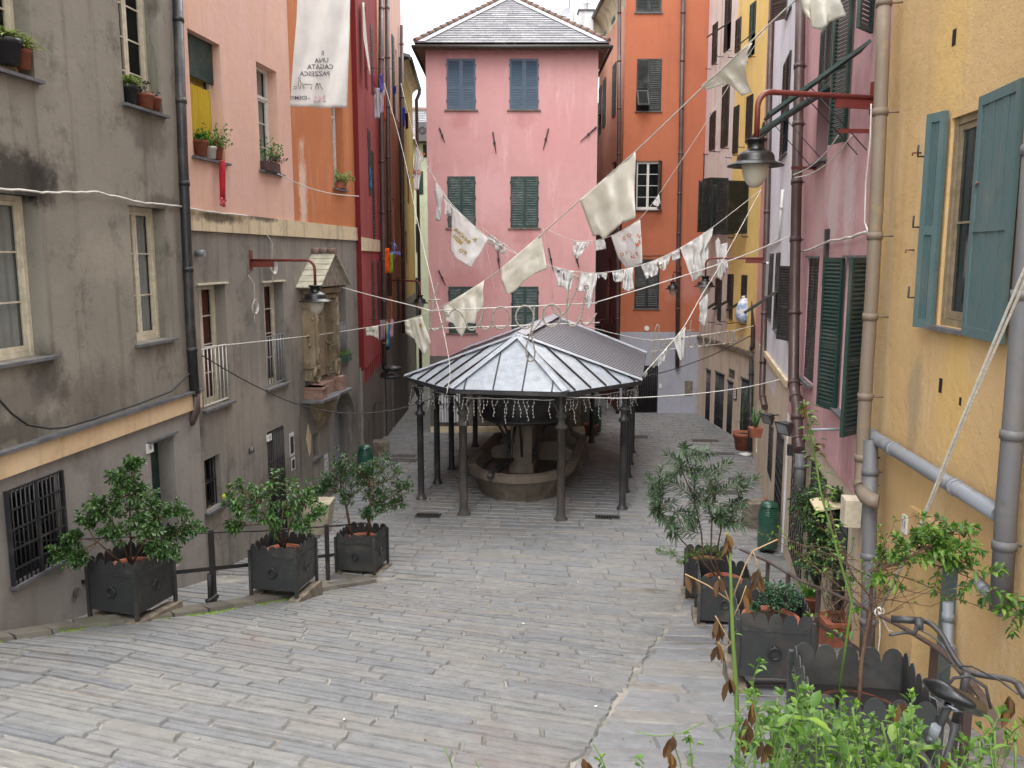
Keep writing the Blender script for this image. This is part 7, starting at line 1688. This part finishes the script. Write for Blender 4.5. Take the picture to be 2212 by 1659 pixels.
# second tall leafy stem in front of the rose house
c = PW[6] + Vector((-.2, -.1, .5)); r = empty('shooting_plant', c, 'tall leafy green shoot with a withered tip in front of the rose house', 'plant'); mw, ml, md = MB(), MB(), MB()
q = [c, pc(1840, 1300, 5.3), pc(1800, 1160, 5.3), pc(1772, 1060, 5.3), pc(1757, 960, 5.3), pc(1745, 900, 5.3), pc(1736, 862, 5.3)]; mw.tube(q, [.01, .009, .008, .007, .006, .004, .003], 6)
for i in range(110):
    f = 1.6 + i / 110 * 4.1; k = int(f); p = q[k].lerp(q[min(k + 1, 6)], f - k); dv = rvec(); dv.z = abs(dv.z) * .3; p = p + dv * rnd.uniform(0, .05); leaf(ml, p, dv, UP, rnd.uniform(.035, .075), rnd.uniform(.02, .035), .2, .2)
for i in range(10): leaf(md, pc(1737 + rnd.uniform(-4, 6), rnd.uniform(862, 890), 5.3), Vector((rnd.uniform(-.3, .3), 0, -1)), Vector((0, -1, 0)), .05, .016, .5)
for i in range(6): leaf(md, pc(1762 + rnd.uniform(-12, 22), rnd.uniform(960, 985), 5.25), rvec(), UP, .06, .025, .5)
mw.build('stem', M['twig_g'], r); ml.build('foliage', M['leaf_br'], r); md.build('dried_leaves', M['leaf_dry'], r)
# foreground hedge
c = pc(1880, 1900, 2.9); r = empty('foreground_shrub', c, 'bright green leafy shrub filling the bottom right corner of the view', 'shrub'); mw, ml, md = MB(), MB(), MB()
tips = []
env = [(1600, 1560), (1620, 1500), (1640, 1430), (1660, 1540), (1690, 1500), (1720, 1470), (1750, 1490), (1780, 1520), (1820, 1500), (1850, 1520), (1880, 1550), (1930, 1540), (1970, 1500), (1985, 1560), (2020, 1620), (2080, 1600), (2120, 1570), (2160, 1540), (2190, 1600), (2212, 1560)]
import bisect
def envv(u):
    i = max(1, min(len(env) - 1, bisect.bisect([e[0] for e in env], u))); (a, va), (b, vb) = env[i - 1], env[i]; return va + (vb - va) * max(0, min(1, (u - a) / (b - a)))
for i in range(75):
    u = rnd.uniform(1600, 2000) if rnd.random() < .8 else rnd.uniform(2000, 2230); top = envv(u); v = top + abs(rnd.gauss(0, 85)) + 8
    tips.append((u, v))
for u, v in tips + [(e[0], e[1] + 3) for e in env]:
    y = rnd.uniform(2.6, 3.5); t_ = pc(u, v, y); a = t_ + Vector((rnd.uniform(-.1, .1), rnd.uniform(-.1, .1), -rnd.uniform(.18, .32))); shoot(mw, ml, a, t_, rnd.randint(7, 12), rnd.choice((.04, .05, .06)), .022, .0028, .15, .12, .1)
for i in range(60): 
    u = rnd.uniform(1620, 2010); t_ = pc(u, envv(u) + rnd.uniform(40, 160), rnd.uniform(2.7, 3.3)); leaf(ml, t_, rvec(), UP, .09, .045, .15)
for u, v in [(1610, 1555), (1620, 1520), (1605, 1590), (2175, 1520), (2180, 1505), (1940, 1520), (2050, 1640), (1650, 1600)]:
    for k in range(3): leaf(md, pc(u + rnd.uniform(-8, 8), v + rnd.uniform(-8, 8), 3.0), Vector((rnd.uniform(-.3, .3), rnd.uniform(-.3, .3), -1)), Vector((0, -1, 0)), rnd.uniform(.06, .09), .03, .5)
for u in range(1610, 2200, 45): mw.tube(curve(pc(u, 1800, 3), pc(u + rnd.uniform(-30, 30), envv(u) + 20, 3), .05), .005, 5)
mw.build('stems', M['twig_g'], r); ml.build('foliage', M['leaf_br'], r); md.build('dried_leaves', M['leaf_dry'], r)
# little tendrils along the bottom edge
c = pc(1400, 1760, 3.2); r = empty('creeping_tendrils', c, 'sparse vine tendrils with brown leaves along the bottom edge, left of the bright shrub', 'vine'); mw, ml, md = MB(), MB(), MB()
for pts in [[(1315, 1690), (1300, 1640), (1280, 1605)], [(1400, 1700), (1390, 1660), (1370, 1640)], [(1375, 1580), (1430, 1590), (1470, 1585), (1520, 1560)], [(1475, 1700), (1460, 1620), (1455, 1580)], [(1500, 1700), (1495, 1650), (1490, 1600)], [(980, 1680), (975, 1650), (958, 1612)], [(1045, 1680), (1025, 1640)], [(1600, 1690), (1640, 1600), (1600, 1560), (1540, 1580)]]:
    mw.tube(curve(pc(*pts[0], 3.2), pc(*pts[1], 3.2), .05, 3) + [pc(*p, 3.2) for p in pts[2:]], .0025, 4)
for u, v in [(1290, 1640), (1300, 1645), (1375, 1640), (1385, 1650), (1490, 1600), (1500, 1610), (1480, 1590), (1495, 1640)]:
    for k in range(4): leaf(ml, pc(u + rnd.uniform(-6, 6), v + rnd.uniform(-8, 8), 3.2), rvec(), UP, rnd.uniform(.02, .05), .018)
for u, v in [(1447, 1590), (1450, 1625), (1455, 1650), (1440, 1600), (1265, 1640)]:
    for k in range(3): leaf(md, pc(u + rnd.uniform(-7, 7), v + rnd.uniform(-7, 7), 3.2), Vector((rnd.uniform(-.3, .3), -.2, -1)), Vector((0, -1, 0)), rnd.uniform(.045, .065), .03, .5)
mw.build('stems', M['twig_g'], r); ml.build('leaves', M['leaf_br'], r); md.build('dried_leaves', M['leaf_dry'], r)
# dense climbing shrub by the rose house wall + pots
def onw(wl, u, v, d): return wl.px(u, v, d)
cl = [(1760, 1075, 12.6, .3), (1775, 1110, 12.4, .3), (1755, 1130, 12.4, .3), (1785, 1150, 12.2, .3), (1765, 1180, 12.2, .3), (1795, 1190, 12, .25), (1780, 1220, 12, .25), (1730, 1095, 12.6, .2), (1745, 1220, 12.3, .2), (1800, 1090, 12.2, .2), (1820, 1070, 12, .15)]
c = G(1790, 1300); tree('climbing_shrub', 'twiggy dark green shrub against the barred doors under the rose house', 'shrub', c, [[c, c + UP * .5, pc(1775, 1180, 12.1), pc(1765, 1100, 12.4)]], [(pc(u, v, y), r_) for u, v, y, r_ in cl], 'leaf_pi', 'bark', .07, .035, 12, 22, .2, rT=.02)
c = G(1806, 1396); r = empty('terracotta_trough', c, 'square terracotta pot with bare twigs behind the right handrail', 'flower pot'); m = MB(); m.prism([c + Vector(v) for v in ((-.2, -.2, 0), (.2, -.2, 0), (.2, .2, 0), (-.2, .2, 0))], (0, 0, .36)); m.box(c + Vector((-.23, -.23, .36)), (.46, 0, 0), (0, .03, 0), (0, 0, .06)); m.box(c + Vector((-.23, .2, .36)), (.46, 0, 0), (0, .03, 0), (0, 0, .06)); m.box(c + Vector((-.23, -.2, .36)), (.03, 0, 0), (0, .4, 0), (0, 0, .06)); m.box(c + Vector((.2, -.2, .36)), (.03, 0, 0), (0, .4, 0), (0, 0, .06)); m.build('pot', M['terracotta'], r)
rp = empty('potted_shrub', c + UP * .36, 'leafless twiggy shrub growing in the square terracotta pot', 'shrub'); mw, ml = MB(), MB()
for i in range(26): a = c + UP * .36 + Vector((rnd.uniform(-.1, .1), rnd.uniform(-.1, .1), 0)); shoot(mw, ml, a, a + Vector((rnd.uniform(-.3, .3), rnd.uniform(-.2, .2), rnd.uniform(.3, .75))), 3, .035, .018, .006, start=.5)
mw.build('stems', M['bark'], rp); ml.build('foliage', M['leaf_pi'], rp)
c = G(1750, 1330); r = empty('grass_tuft', c, 'tuft of long fresh green grass-like leaves beside the jade plant planter', 'plant'); ml = MB()
for i in range(90): leaf(ml, c + Vector((rnd.uniform(-.1, .1), rnd.uniform(-.1, .1), .3)), Vector((rnd.uniform(-.6, .6), rnd.uniform(-.6, .6), 1)), Vector((0, -1, 0)), rnd.uniform(.25, .5), .012, .1, .3)
m = MB(); m.lathe(c, [(.001, 0), (.11, 0), (.14, .3), (.155, .3), (.155, .33), (.13, .33), (.12, .28), (.001, .28)], 16); m.build('pot', M['terracotta'], r); ml.build('blades', M['leaf_gr'], r)
# ---- window plants
def spider(base, n, L, mat, mb): 
    for i in range(n): an = rnd.uniform(0, 6.28); leaf(mb, base, Vector((math.cos(an), math.sin(an), rnd.uniform(.5, 2.2))), Vector((math.cos(an), math.sin(an), -.2)) * -1 + UP, L * rnd.uniform(.6, 1.1), L * .07, .1, .5)
def pot_at(wl, u, v, d, R0, H, mt, name, lab, plant, pcat='flower pot'):
    c = wl.px(u, v, d); r = empty(name, c, lab, pcat, 'pots on the window sills'); m = MB(); m.lathe(c, [(.001, 0), (R0 * .75, 0), (R0 * .95, H * .8), (R0 * 1.05, H * .8), (R0 * 1.08, H), (R0 * .95, H), (R0 * .9, H * .85), (.001, H * .85)], 18); m.build('pot', M[mt], r)
    t_ = c + UP * H * .85; mw, ml = MB(), MB()
    if plant == 'spider': spider(t_, 170, .42, 'leaf_var', ml); mt2 = 'leaf_var'
    elif plant == 'sword': spider(t_, 80, .42, '', ml); mt2 = 'leaf_gr'
    elif plant == 'tall':
        for i in range(4): shoot(mw, ml, t_, t_ + Vector((rnd.uniform(-.1, .1), rnd.uniform(.0, .35), rnd.uniform(.5, 1.1))), 14, .04, .012, .004)
        mt2 = 'leaf_le'
    elif plant == 'purple':
        for i in range(12): a = rvec(); a.z = abs(a.z); shoot(mw, ml, t_, t_ + a * .2, 6, .07, .035, .004)
        mt2 = 'leaf_pu'
    else:
        for i in range(22): a = rvec(); a.z = abs(a.z) + .2; shoot(mw, ml, t_, t_ + a * rnd.uniform(.15, .45), 8, .07, .03, .004)
        mt2 = 'leaf_gr'
    if mw.v: mw.build('stems', M['twig_g'], r)
    ml.build('foliage', M[mt2], r); return r
pot_at(L1, 18, 140, -.05, .17, .3, 'iron', 'flower_pot', 'dark grey pot of striped spider plant on the top left window sill', 'spider')
pot_at(L1, 52, 150, -.02, .1, .24, 'terracotta', 'flower_pot', 'terracotta pot of spider plant at the right end of the top left sill', 'spider')
pot_at(L1, 280, 224, -.02, .13, .27, 'iron', 'flower_pot', 'black pot with striped grass on the second upper sill of the taupe house', 'spider')
pot_at(L1, 313, 235, -.02, .16, .22, 'terracotta', 'flower_pot', 'wide terracotta pot with purple leaves on the same upper sill', 'purple')
pot_at(L1, 334, 238, -.05, .11, .2, 'terracotta', 'flower_pot', 'terracotta pot with a tall thin plant at the right end of that sill', 'tall')
pot_at(L2, 434, 337, 0, .13, .28, 'terracotta', 'flower_pot', 'terracotta pot of sword leaves under the yellow curtain window', 'sword')
pot_at(L2, 456, 343, 0, .11, .22, 'white_pl', 'flower_pot', 'white pot in the middle of the yellow curtain window sill', 'bush')
rr_ = pot_at(L2, 470, 345, .02, .11, .24, 'terracotta', 'flower_pot', 'terracotta pot with leafy shoots and a red flower at the right of that sill', 'bush')
m = MB(); c = L2.px(467, 309, .1)
for i in range(14): leaf(m, c, rvec(), UP, .08, .05)
m.build('flower', plain('red_petals', '#b01c2c', .7), rr_)
def trough(wl, u, v, d, Wd, H, mt, lab, kinds):
    c = wl.px(u, v, d); r = empty('window_box', c, lab, 'window box'); m = MB(); m.box(c - wl.t * Wd / 2 - wl.n * .09, wl.t * Wd, wl.n * .18, (0, 0, H)); m.box(c - wl.t * (Wd / 2 + .012) - wl.n * .102, wl.t * (Wd + .024), wl.n * .204, (0, 0, .03)); m.build('box', M[mt], r)
    for nm, mt2, n_, L, hgt in kinds:
        mw, ml = MB(), MB()
        for i in range(n_): a = c + wl.t * rnd.uniform(-.45, .45) * Wd + UP * H; shoot(mw, ml, a, a + Vector((rnd.uniform(-.2, .2), rnd.uniform(-.2, .2), rnd.uniform(.3, 1) * hgt)) + wl.n * .08, 8, L, L * .45, .004)
        mw.build('stems', M['twig_g'], r); ml.build(nm, M[mt2], r)
trough(L2, 583, 372, .03, .75, .2, 'brown_sh', 'brown window box with yellow-green and purple plants on the salmon house', [('foliage', 'leaf_gr', 26, .08, .45), ('purple_foliage', 'leaf_pu', 10, .07, .15)])
trough(L2, 737, 408, -.02, .4, .16, 'terracotta', 'terracotta window box with a spider plant on the orange wall', [('foliage', 'leaf_var', 12, .14, .25)])
trough(L2, 742, 781, .16, .9, .2, 'plastic_g', 'green plastic window box of fresh low greens on the grey wall above the arch', [('foliage', 'leaf_br', 60, .03, .09)])
# red knitted stocking doll
c = L2.px(480, 348, .12); r = empty('stocking_doll', c, 'long red knitted stocking figure hanging under the yellow curtain window', 'decoration'); m = MB(); e = L2.px(481, 430, .12)
m.tube([c, c.lerp(e, .3), c.lerp(e, .7), e], [.055, .06, .055, .05], 10); m.build('body', plain('red_knit', '#a01a28', .9, bump=.5, sc=20), r); m = MB()
for a in ((-.05, -.12), (.04, -.14), (.08, -.02), (-.07, 0)): m.tube([e, e + L2.t * a[0] * 1.3 + UP * a[1]], [.035, .03], 8)
for i in range(8): m.tube([c, c + L2.t * rnd.uniform(-.06, .08) + UP * -.08 + L2.n * .05], .01, 4)
m.build('knitted_trim', plain('pink_knit', '#b8505c', .9), r)
# ================================================================ RAILINGS
M['rail_l'] = metal_paint('dark_iron_rail', '#2c2a2b', '#3a2a20', .5)
r = empty('ramp_railing', G(463, 1300), 'dark iron railing between the planters on the left edge of the ramp', 'railing')
def Lr(u, v, y): return P(u, v, y)
top = [(-60, 1176, 10.0), (200, 1163, 11.7), (463, 1150, 12.5), (560, 1147, 13.2), (709, 1137, 15.3), (790, 1130, 16.3)]; mid = [(-60, 1277, 10.0), (192, 1256, 11.7), (463, 1228, 12.5), (553, 1219, 13.2), (709, 1200, 15.3), (724, 1198, 15.45)]
m = MB(); m.tube([P(*p) for p in top], .014, 6); m.build('top_rail', M['rail_l'], r)
m = MB(); q = [P(*p) for p in mid]
for a, b_ in zip(q, q[1:]): m.box(a - UP * .03, b_ - a, Vector((.012, .012, 0)), (0, 0, .06))
m.build('mid_rail', M['rail_l'], r)
for u, vt, vb, y in [(463, 1148, 1300, 12.5), (709, 1135, 1256, 15.3), (-30, 1174, 1400, 9.4)]:
    a, b_ = P(u, vt, y), P(u, vb, y); m = MB(); m.box((b_.x - .035, y - .035, b_.z - .1), (.07, 0, 0), (0, .07, 0), (0, 0, a.z - b_.z + .12)); m.build('post', M['rail_l'], r)
m = MB(); a = P(452, 1240, 12.42); m.tube([a, P(454, 1298, 12.42)], .035, 8); m.tube([P(446, 1300, 12.35), P(470, 1286, 12.5)], .04, 8); m.build('floodlight_mount', M['rail_l'], r)
r = empty('handrail', P(1900, 1400, 6), 'brown flat-bar handrail on posts along the right footpath, with white rope tied on', 'railing')
hp = [(1600, 1187, 14.3), (1659, 1213, 13), (1703, 1239, 11.8), (1735, 1258, 11.0), (1769, 1269, 10.3), (1800, 1282, 9.7), (1879, 1319, 8.3), (1950, 1355, 7.4), (2019, 1396, 6.6), (2060, 1430, 6.0), (2095, 1470, 5.5), (2128, 1515, 5.0), (2155, 1570, 4.6), (2162, 1640, 4.3), (2140, 1740, 4.1)]
q = [P(*p) for p in hp]; m = MB(); vs = []
for i, p in enumerate(q):
    d = (q[min(i + 1, len(q) - 1)] - q[max(i - 1, 0)]).normalized(); s = d.cross(UP).normalized() * .028; n_ = s.normalized().cross(d) * .009; vs += [p - s - n_, p + s - n_, p + s + n_, p - s + n_]
m.add(vs, [(4 * i + j, 4 * i + (j + 1) % 4, 4 * i + 4 + (j + 1) % 4, 4 * i + 4 + j) for i in range(len(q) - 1) for j in range(4)]); m.build('top_rail', M['rail'], r)
for k in (1, 2, 4, 6, 8, 10):
    p = q[k]; g = gz(p.x, p.y); m = MB(); m.box((p.x - .03, p.y - .012, g), (.06, 0, 0), (0, .024, 0), (0, 0, p.z - g - .008)); m.build('post', M['rail'], r)
m = MB()
for a, b_ in zip(q[1:10], q[2:11]): m.box(a - UP * .5, b_ - a, Vector((.01, 0, 0)), (0, 0, .045))
m.build('mid_rail', M['rail'], r)
m = MB(); t0 = P(1900, 1322, 8.0)
for k in (0, 1): m.tube([P(1902 + k * 3, 1312, 8.0), P(1973 + k * 4, 1170, 7.2), P(2080 + k * 6, 900, 6.2), P(2205 + k * 12, 600, 5.4), P(2290 + k * 14, 420, 4.9)], .009, 6)
m.torus(t0, (1, 0, 0), (0, 0, 1), .045, .009, 14, 5); m.torus(t0 + UP * .01, (0, 1, 0), (0, 0, 1), .035, .008, 14, 5); m.tube([t0, t0 + Vector((.02, 0, -.25)), t0 + Vector((.0, 0, -.6))], .007, 5); m.tube([t0, t0 + Vector((.05, 0, -.1)), t0 + Vector((.1, 0, -.19)), t0 + Vector((.14, 0, -.2))], .007, 5)
m.build('guy_rope', M['rope'], None, 'pair of white ropes tied to the handrail and rising to the upper right', 'rope')
# ================================================================ BICYCLE
bk = empty('bicycle', P(2090, 1700, 3.4), 'black bicycle with a worn saddle leaning on the handrail at the bottom right', 'bicycle')
Bk = M['iron']
def PB(u, v, y=3.5): return P(u, v, y)
m = MB(); hb = [(1925, 1337), (1990, 1340), (2010, 1345), (2035, 1370), (2055, 1410), (2075, 1440), (2100, 1455), (2140, 1462), (2180, 1466), (2205, 1480), (2215, 1505)]
q = [PB(u, v, 3.75 - .045 * i) for i, (u, v) in enumerate(hb)]
for _ in range(1):
    n_ = [q[0]]
    for a, b_ in zip(q, q[1:]): n_ += [a.lerp(b_, .25), a.lerp(b_, .75)]
    q = n_ + [q[-1]]
m.tube(q, .0125, 8); m.tube([PB(2088, 1450, 3.45), PB(2082, 1490, 3.45), PB(2065, 1560, 3.45)], [.018, .018, .02], 8); hbm = m.build('handlebar', M['rail_l'], bk)
m = MB(); m.tube([q[0], q[0].lerp(q[3], .95)], .017, 10); m.build('grip', Bk, hbm); m = MB(); m.tube([q[-4], q[-1]], .017, 10); m.build('grip', Bk, hbm)
m = MB(); a = PB(1983, 1350, 3.66); m.tube([a, PB(1975, 1368, 3.62), PB(1955, 1366, 3.6), PB(1922, 1372, 3.58)], [.012, .01, .008, .007], 6); m.tube([PB(1985, 1335, 3.67), PB(1985, 1362, 3.65)], .02, 8); m.build('brake_lever', Bk, hbm)
m = MB(); m.tube(curve(PB(1990, 1362, 3.6), PB(2062, 1440, 3.5), .12, 8, Vector((.5, 0, 1))) + [PB(2090, 1480, 3.45)], .004, 5)
m.tube([PB(2040, 1500, 3.4), PB(2030, 1460, 3.4), PB(2050, 1437, 3.4), PB(2100, 1440, 3.35), PB(2160, 1470, 3.2), PB(2200, 1500, 3.1)], .004, 5); m.tube([PB(2040, 1490, 3.4), PB(2060, 1465, 3.4), PB(2095, 1460, 3.35), PB(2130, 1485, 3.35), PB(2140, 1530, 3.35)], .007, 6); m.build('brake_cable', Bk, hbm)
# saddle
sc_ = PB(2062, 1500, 3.1); X_ = (PB(2100, 1535, 3.15) - PB(2020, 1490, 3.05)).normalized(); Y_ = UP.cross(X_).normalized(); Z_ = X_.cross(Y_)
m = MB(); vs = []; nl_, nw = 12, 12
for i in range(nl_ + 1):
    t_ = i / nl_; wd_ = .12 * math.sin(min(1, t_ * 3.2 + .25) * math.pi / 2) * (1 - .72 * max(0, (t_ - .25) / .75) ** .8); x = (t_ - .35) * .3
    for j in range(nw):
        an = 2 * math.pi * j / nw; vs.append(sc_ + X_ * x + Y_ * (math.cos(an) * wd_) + Z_ * (math.sin(an) * (.034 if math.sin(an) > 0 else .034) - .01 * (1 - t_)))
m.add(vs, [(i * nw + j, i * nw + (j + 1) % nw, (i + 1) * nw + (j + 1) % nw, (i + 1) * nw + j) for i in range(nl_) for j in range(nw)] + [tuple(range(nw - 1, -1, -1)), tuple(range(nl_ * nw, nl_ * nw + nw))], 0, True)
sd_ = m.build('saddle', plain('black_vinyl', '#131416', .3, var=.2, bump=.2), bk); s = sd_.modifiers.new('smooth', 'SUBSURF'); s.levels = 1; s.render_levels = 1
m = MB()
for s_ in (-.04, .04): m.torus(sc_ - X_ * .04 + Y_ * s_ - Z_ * .05, Y_, X_, .018, .004, 20, 5); m.tube([sc_ - X_ * .06 + Y_ * s_ - Z_ * .03, sc_ + Y_ * s_ * .5 - Z_ * .06, sc_ + X_ * .1 + Y_ * s_ * .4 - Z_ * .03], .004, 5)
m.build('springs', M['pipe_zn'], sd_)
fr = [(2050, 1520, 3.15), (2015, 1600, 3.2), (1985, 1680, 3.25), (1960, 1760, 3.3)]
m = MB(); m.tube([P(*p) for p in fr], .017, 8); m.tube([PB(2065, 1560, 3.45), PB(2050, 1660, 3.4), PB(2030, 1780, 3.35)], .02, 8); m.tube([PB(2065, 1580, 3.42), PB(2000, 1760, 3.3)], .016, 8); m.build('frame', Bk, bk)
m = MB(); m.tube([P(2028, 1595, 3.18), P(2005, 1595, 3.18)], .01, 6); m.tube([P(2022, 1570, 3.16), P(2012, 1600, 3.2)], .02, 8); m.build('seat_clamp', M['pipe_zn'], bk)
for nm, c_ in (('wheel', PB(2050, 1860, 3.9)), ('wheel', PB(1990, 1830, 2.9))):
    m = MB(); X2 = Vector((.15, 1, 0)).normalized(); m.torus(c_, X2, UP, .33, .018, 36, 8); o = m.build('wheel', Bk, bk); m = MB()
    for k in range(18): an = k * math.pi / 9; m.tube([c_, c_ + (X2 * math.cos(an) + UP * math.sin(an)) * .31], .0015, 3)
    m.build('spokes', M['pipe_zn'], o)
# ================================================================ STREET THINGS
def bin_at(u, v, y, label, ln):
    b_ = P(u, v, y); g = gz(b_.x, b_.y); r = empty('litter_bin', (b_.x, b_.y, g), label, 'litter bin', 'green plastic litter bins'); c = Vector((b_.x, b_.y, g)); m = MB()
    m.lathe(c, [(.001, .12), (.2, .12), (.215, .16), (.225, .85), (.2, .95)], 24); m.build('body', M['plastic_g'], r); m = MB()
    for k in range(6): rr_ = .228 - .01 * k; m.lathe(c + UP * (.84 + k * .035), [(rr_ * .9, 0), (rr_, .006), (rr_, .026), (rr_ * .9, .033)], 24)
    m.lathe(c + UP * 1.03, [(.19, 0), (.17, .05), (.1, .09), (.001, .1)], 24); m.build('hood', M['plastic_g'], r); m = MB(); m.tube([c + Vector((0, .22, 0)), c + Vector((0, .22, .9))], .03, 8); m.lathe(c, [(.001, 0), (.16, 0), (.16, .03), (.03, .05), (.03, .14), (.001, .14)], 16); m.build('stand', M['iron'], r)
    return r
bin_at(1661, 1110, 17.6, 'dark green litter bin standing by the shop door on the right', 1); bin_at(790, 1030, 23.6, 'dark green litter bin by the left arch, behind the twin-trunked tree', 1); bin_at(1286, 930, 30.6, 'dark green bin behind the pavilion, beside the pink house corner', 1)
def stone_block(u, v, y, sx, sy, sz, label):
    c = P(u, v, y); g = gz(c.x, c.y); m = MB(); k = 5
    m.cbox((c.x, c.y, g - .05), sx, sy, sz + .05, .15); m.build('stone_block', M['stone_b'], None, label, 'stone block', 'rough stone blocks', bevel=.03)
stone_block(823, 985, 27.2, .55, .5, .5, 'square stone block right of the left arch')
stone_block(1636, 1040, 19.6, .5, .5, .62, 'square stone block left of the shop doors on the right')
M['stone_pl'] = plain('pale_concrete', '#a39a86', .9, var=.2, bump=.3)
# concrete planter wedge by the barred door
c = G(690, 1150); m = MB(); m.add([c + Vector(v) for v in ((-.3, -.25, 0), (.22, -.25, 0), (.22, .3, 0), (-.3, .3, 0), (-.35, -.3, .75), (.32, -.3, .75), (.32, .35, .75), (-.35, .35, .75))], [(3, 2, 1, 0), (4, 5, 6, 7), (0, 1, 5, 4), (1, 2, 6, 5), (2, 3, 7, 6), (3, 0, 4, 7)])
m.build('stone_planter', M['stone_pl'], None, 'tapered pale stone planter against the wall behind the lemon tree', 'planter', bevel=.02)
def big_pot(u, v, label, R0, H, name='terracotta_pot'):
    c = G(u, v); r = empty(name, c, label, 'flower pot', 'terracotta pots on the square'); m = MB(); m.lathe(c, [(.001, .04), (R0 * .72, .04), (R0 * .92, H * .78), (R0 * 1.02, H * .78), (R0 * 1.06, H), (R0 * .95, H), (R0 * .9, H * .86), (.001, H * .86)], 24); m.build('pot', M['terracotta'], r)
    m = MB(); m.disc(c + UP * H * .88, R0 * .9, UP, 20); m.build('soil', M['soil'], r); return c + UP * H * .88
t_ = big_pot(1604, 973, 'large terracotta pot on castors beside the drainpipe of the yellow house', .33, .62)
r = empty('sapling', t_, 'thin sapling with few leaves growing from the large terracotta pot', 'plant'); mw, ml = MB(), MB(); q = curve(t_, t_ + Vector((.05, 0, 1.5)), .05, 6); mw.tube(q, .01, 5)
for i in range(7): shoot(mw, ml, q[2 + i % 5], q[2 + i % 5] + rvec() * .3, 4, .08, .035, .004)
mw.build('stem', M['twig_g'], r); ml.build('foliage', M['leaf_gr'], r)
big_pot(1276, 942, 'pink terracotta pot behind the pavilion beside the green bin', .25, .45); big_pot(1652, 1104, 'small terracotta pot left of the right litter bin', .14, .3)
c = G(1611, 984); m = MB(); m.lathe(c + UP * .03, [(.001, 0), (.2, 0), (.22, .02), (.2, .025), (.15, .008), (.001, .006)], 20); m.build('plate', M['white_pl'], None, 'white plate lying on the paving right of the large terracotta pot', 'plate')
# hanging terracotta pot on the pipe + floodlights
c = LN.px(1632, 932, .35); r = empty('hanging_pot', c, 'square terracotta pot with a cactus hanging on the drainpipe on the right', 'flower pot'); m = MB(); m.add([c + Vector(v) for v in ((-.11, -.1, -.14), (.11, -.1, -.14), (.11, .1, -.14), (-.11, .1, -.14), (-.15, -.13, .1), (.15, -.13, .1), (.15, .13, .1), (-.15, .13, .1))], [(3, 2, 1, 0), (4, 5, 6, 7), (0, 1, 5, 4), (1, 2, 6, 5), (2, 3, 7, 6), (3, 0, 4, 7)]); m.build('pot', M['terracotta'], r); m = MB()
for i in range(7): m.tube([c + UP * .1, c + UP * .1 + Vector((rnd.uniform(-.2, .2), rnd.uniform(-.1, .1), rnd.uniform(.2, .5)))], [.04, .025], 6)
m.build('foliage', M['leaf_dk'], r)
def flood(wl, u, v, d, label):
    c = wl.px(u, v, d); r = empty('floodlight', c, label, 'floodlight', 'black floodlights on the right wall'); m = MB(); D = Vector((-.8, -.35, -.35)).normalized(); S_ = D.cross(UP).normalized(); U_ = S_.cross(D)
    m.add([c + S_ * a * .06 + U_ * b_ * .05 for a, b_ in ((-1, -1), (1, -1), (1, 1), (-1, 1))] + [c + D * .16 + S_ * a * .15 + U_ * b_ * .11 for a, b_ in ((-1, -1), (1, -1), (1, 1), (-1, 1))], [(3, 2, 1, 0), (4, 5, 6, 7), (0, 1, 5, 4), (1, 2, 6, 5), (2, 3, 7, 6), (3, 0, 4, 7)]); m.build('housing', M['iron'], r)
    m = MB(); m.quad(*[c + D * .164 + S_ * a * .12 + U_ * b_ * .085 for a, b_ in ((-1, -1), (1, -1), (1, 1), (-1, 1))]); m.build('lens', M['glass_l'], r); m = MB(); m.tube([c, wl.px(u + 14, v - 2, 0)], .016, 5); m.build('arm', M['iron'], r)
flood(LW, 1668, 898, .35, 'black floodlight over the shop doors, the farther one'); flood(LW, 1706, 917, .4, 'black floodlight over the shop doors, the nearer one')
c = L3.px(838, 800, .2); r = empty('wall_spotlights', c, 'pair of dark spotlights on a bracket at the left alley mouth', 'spotlight'); m = MB(); a = P(826, 812, 27); b_ = P(838, 797, 26.6); m.tube([a, b_], .08, 8)
for u, v in ((848, 796), (845, 814)): q = P(u, v, 26.4); m.lathe(q, [(.001, .1), (.22, .06), (.26, 0), (.2, -.05), (.001, -.06)], 14, sx=1.1)
m.build('lamp_heads', M['iron'], r)
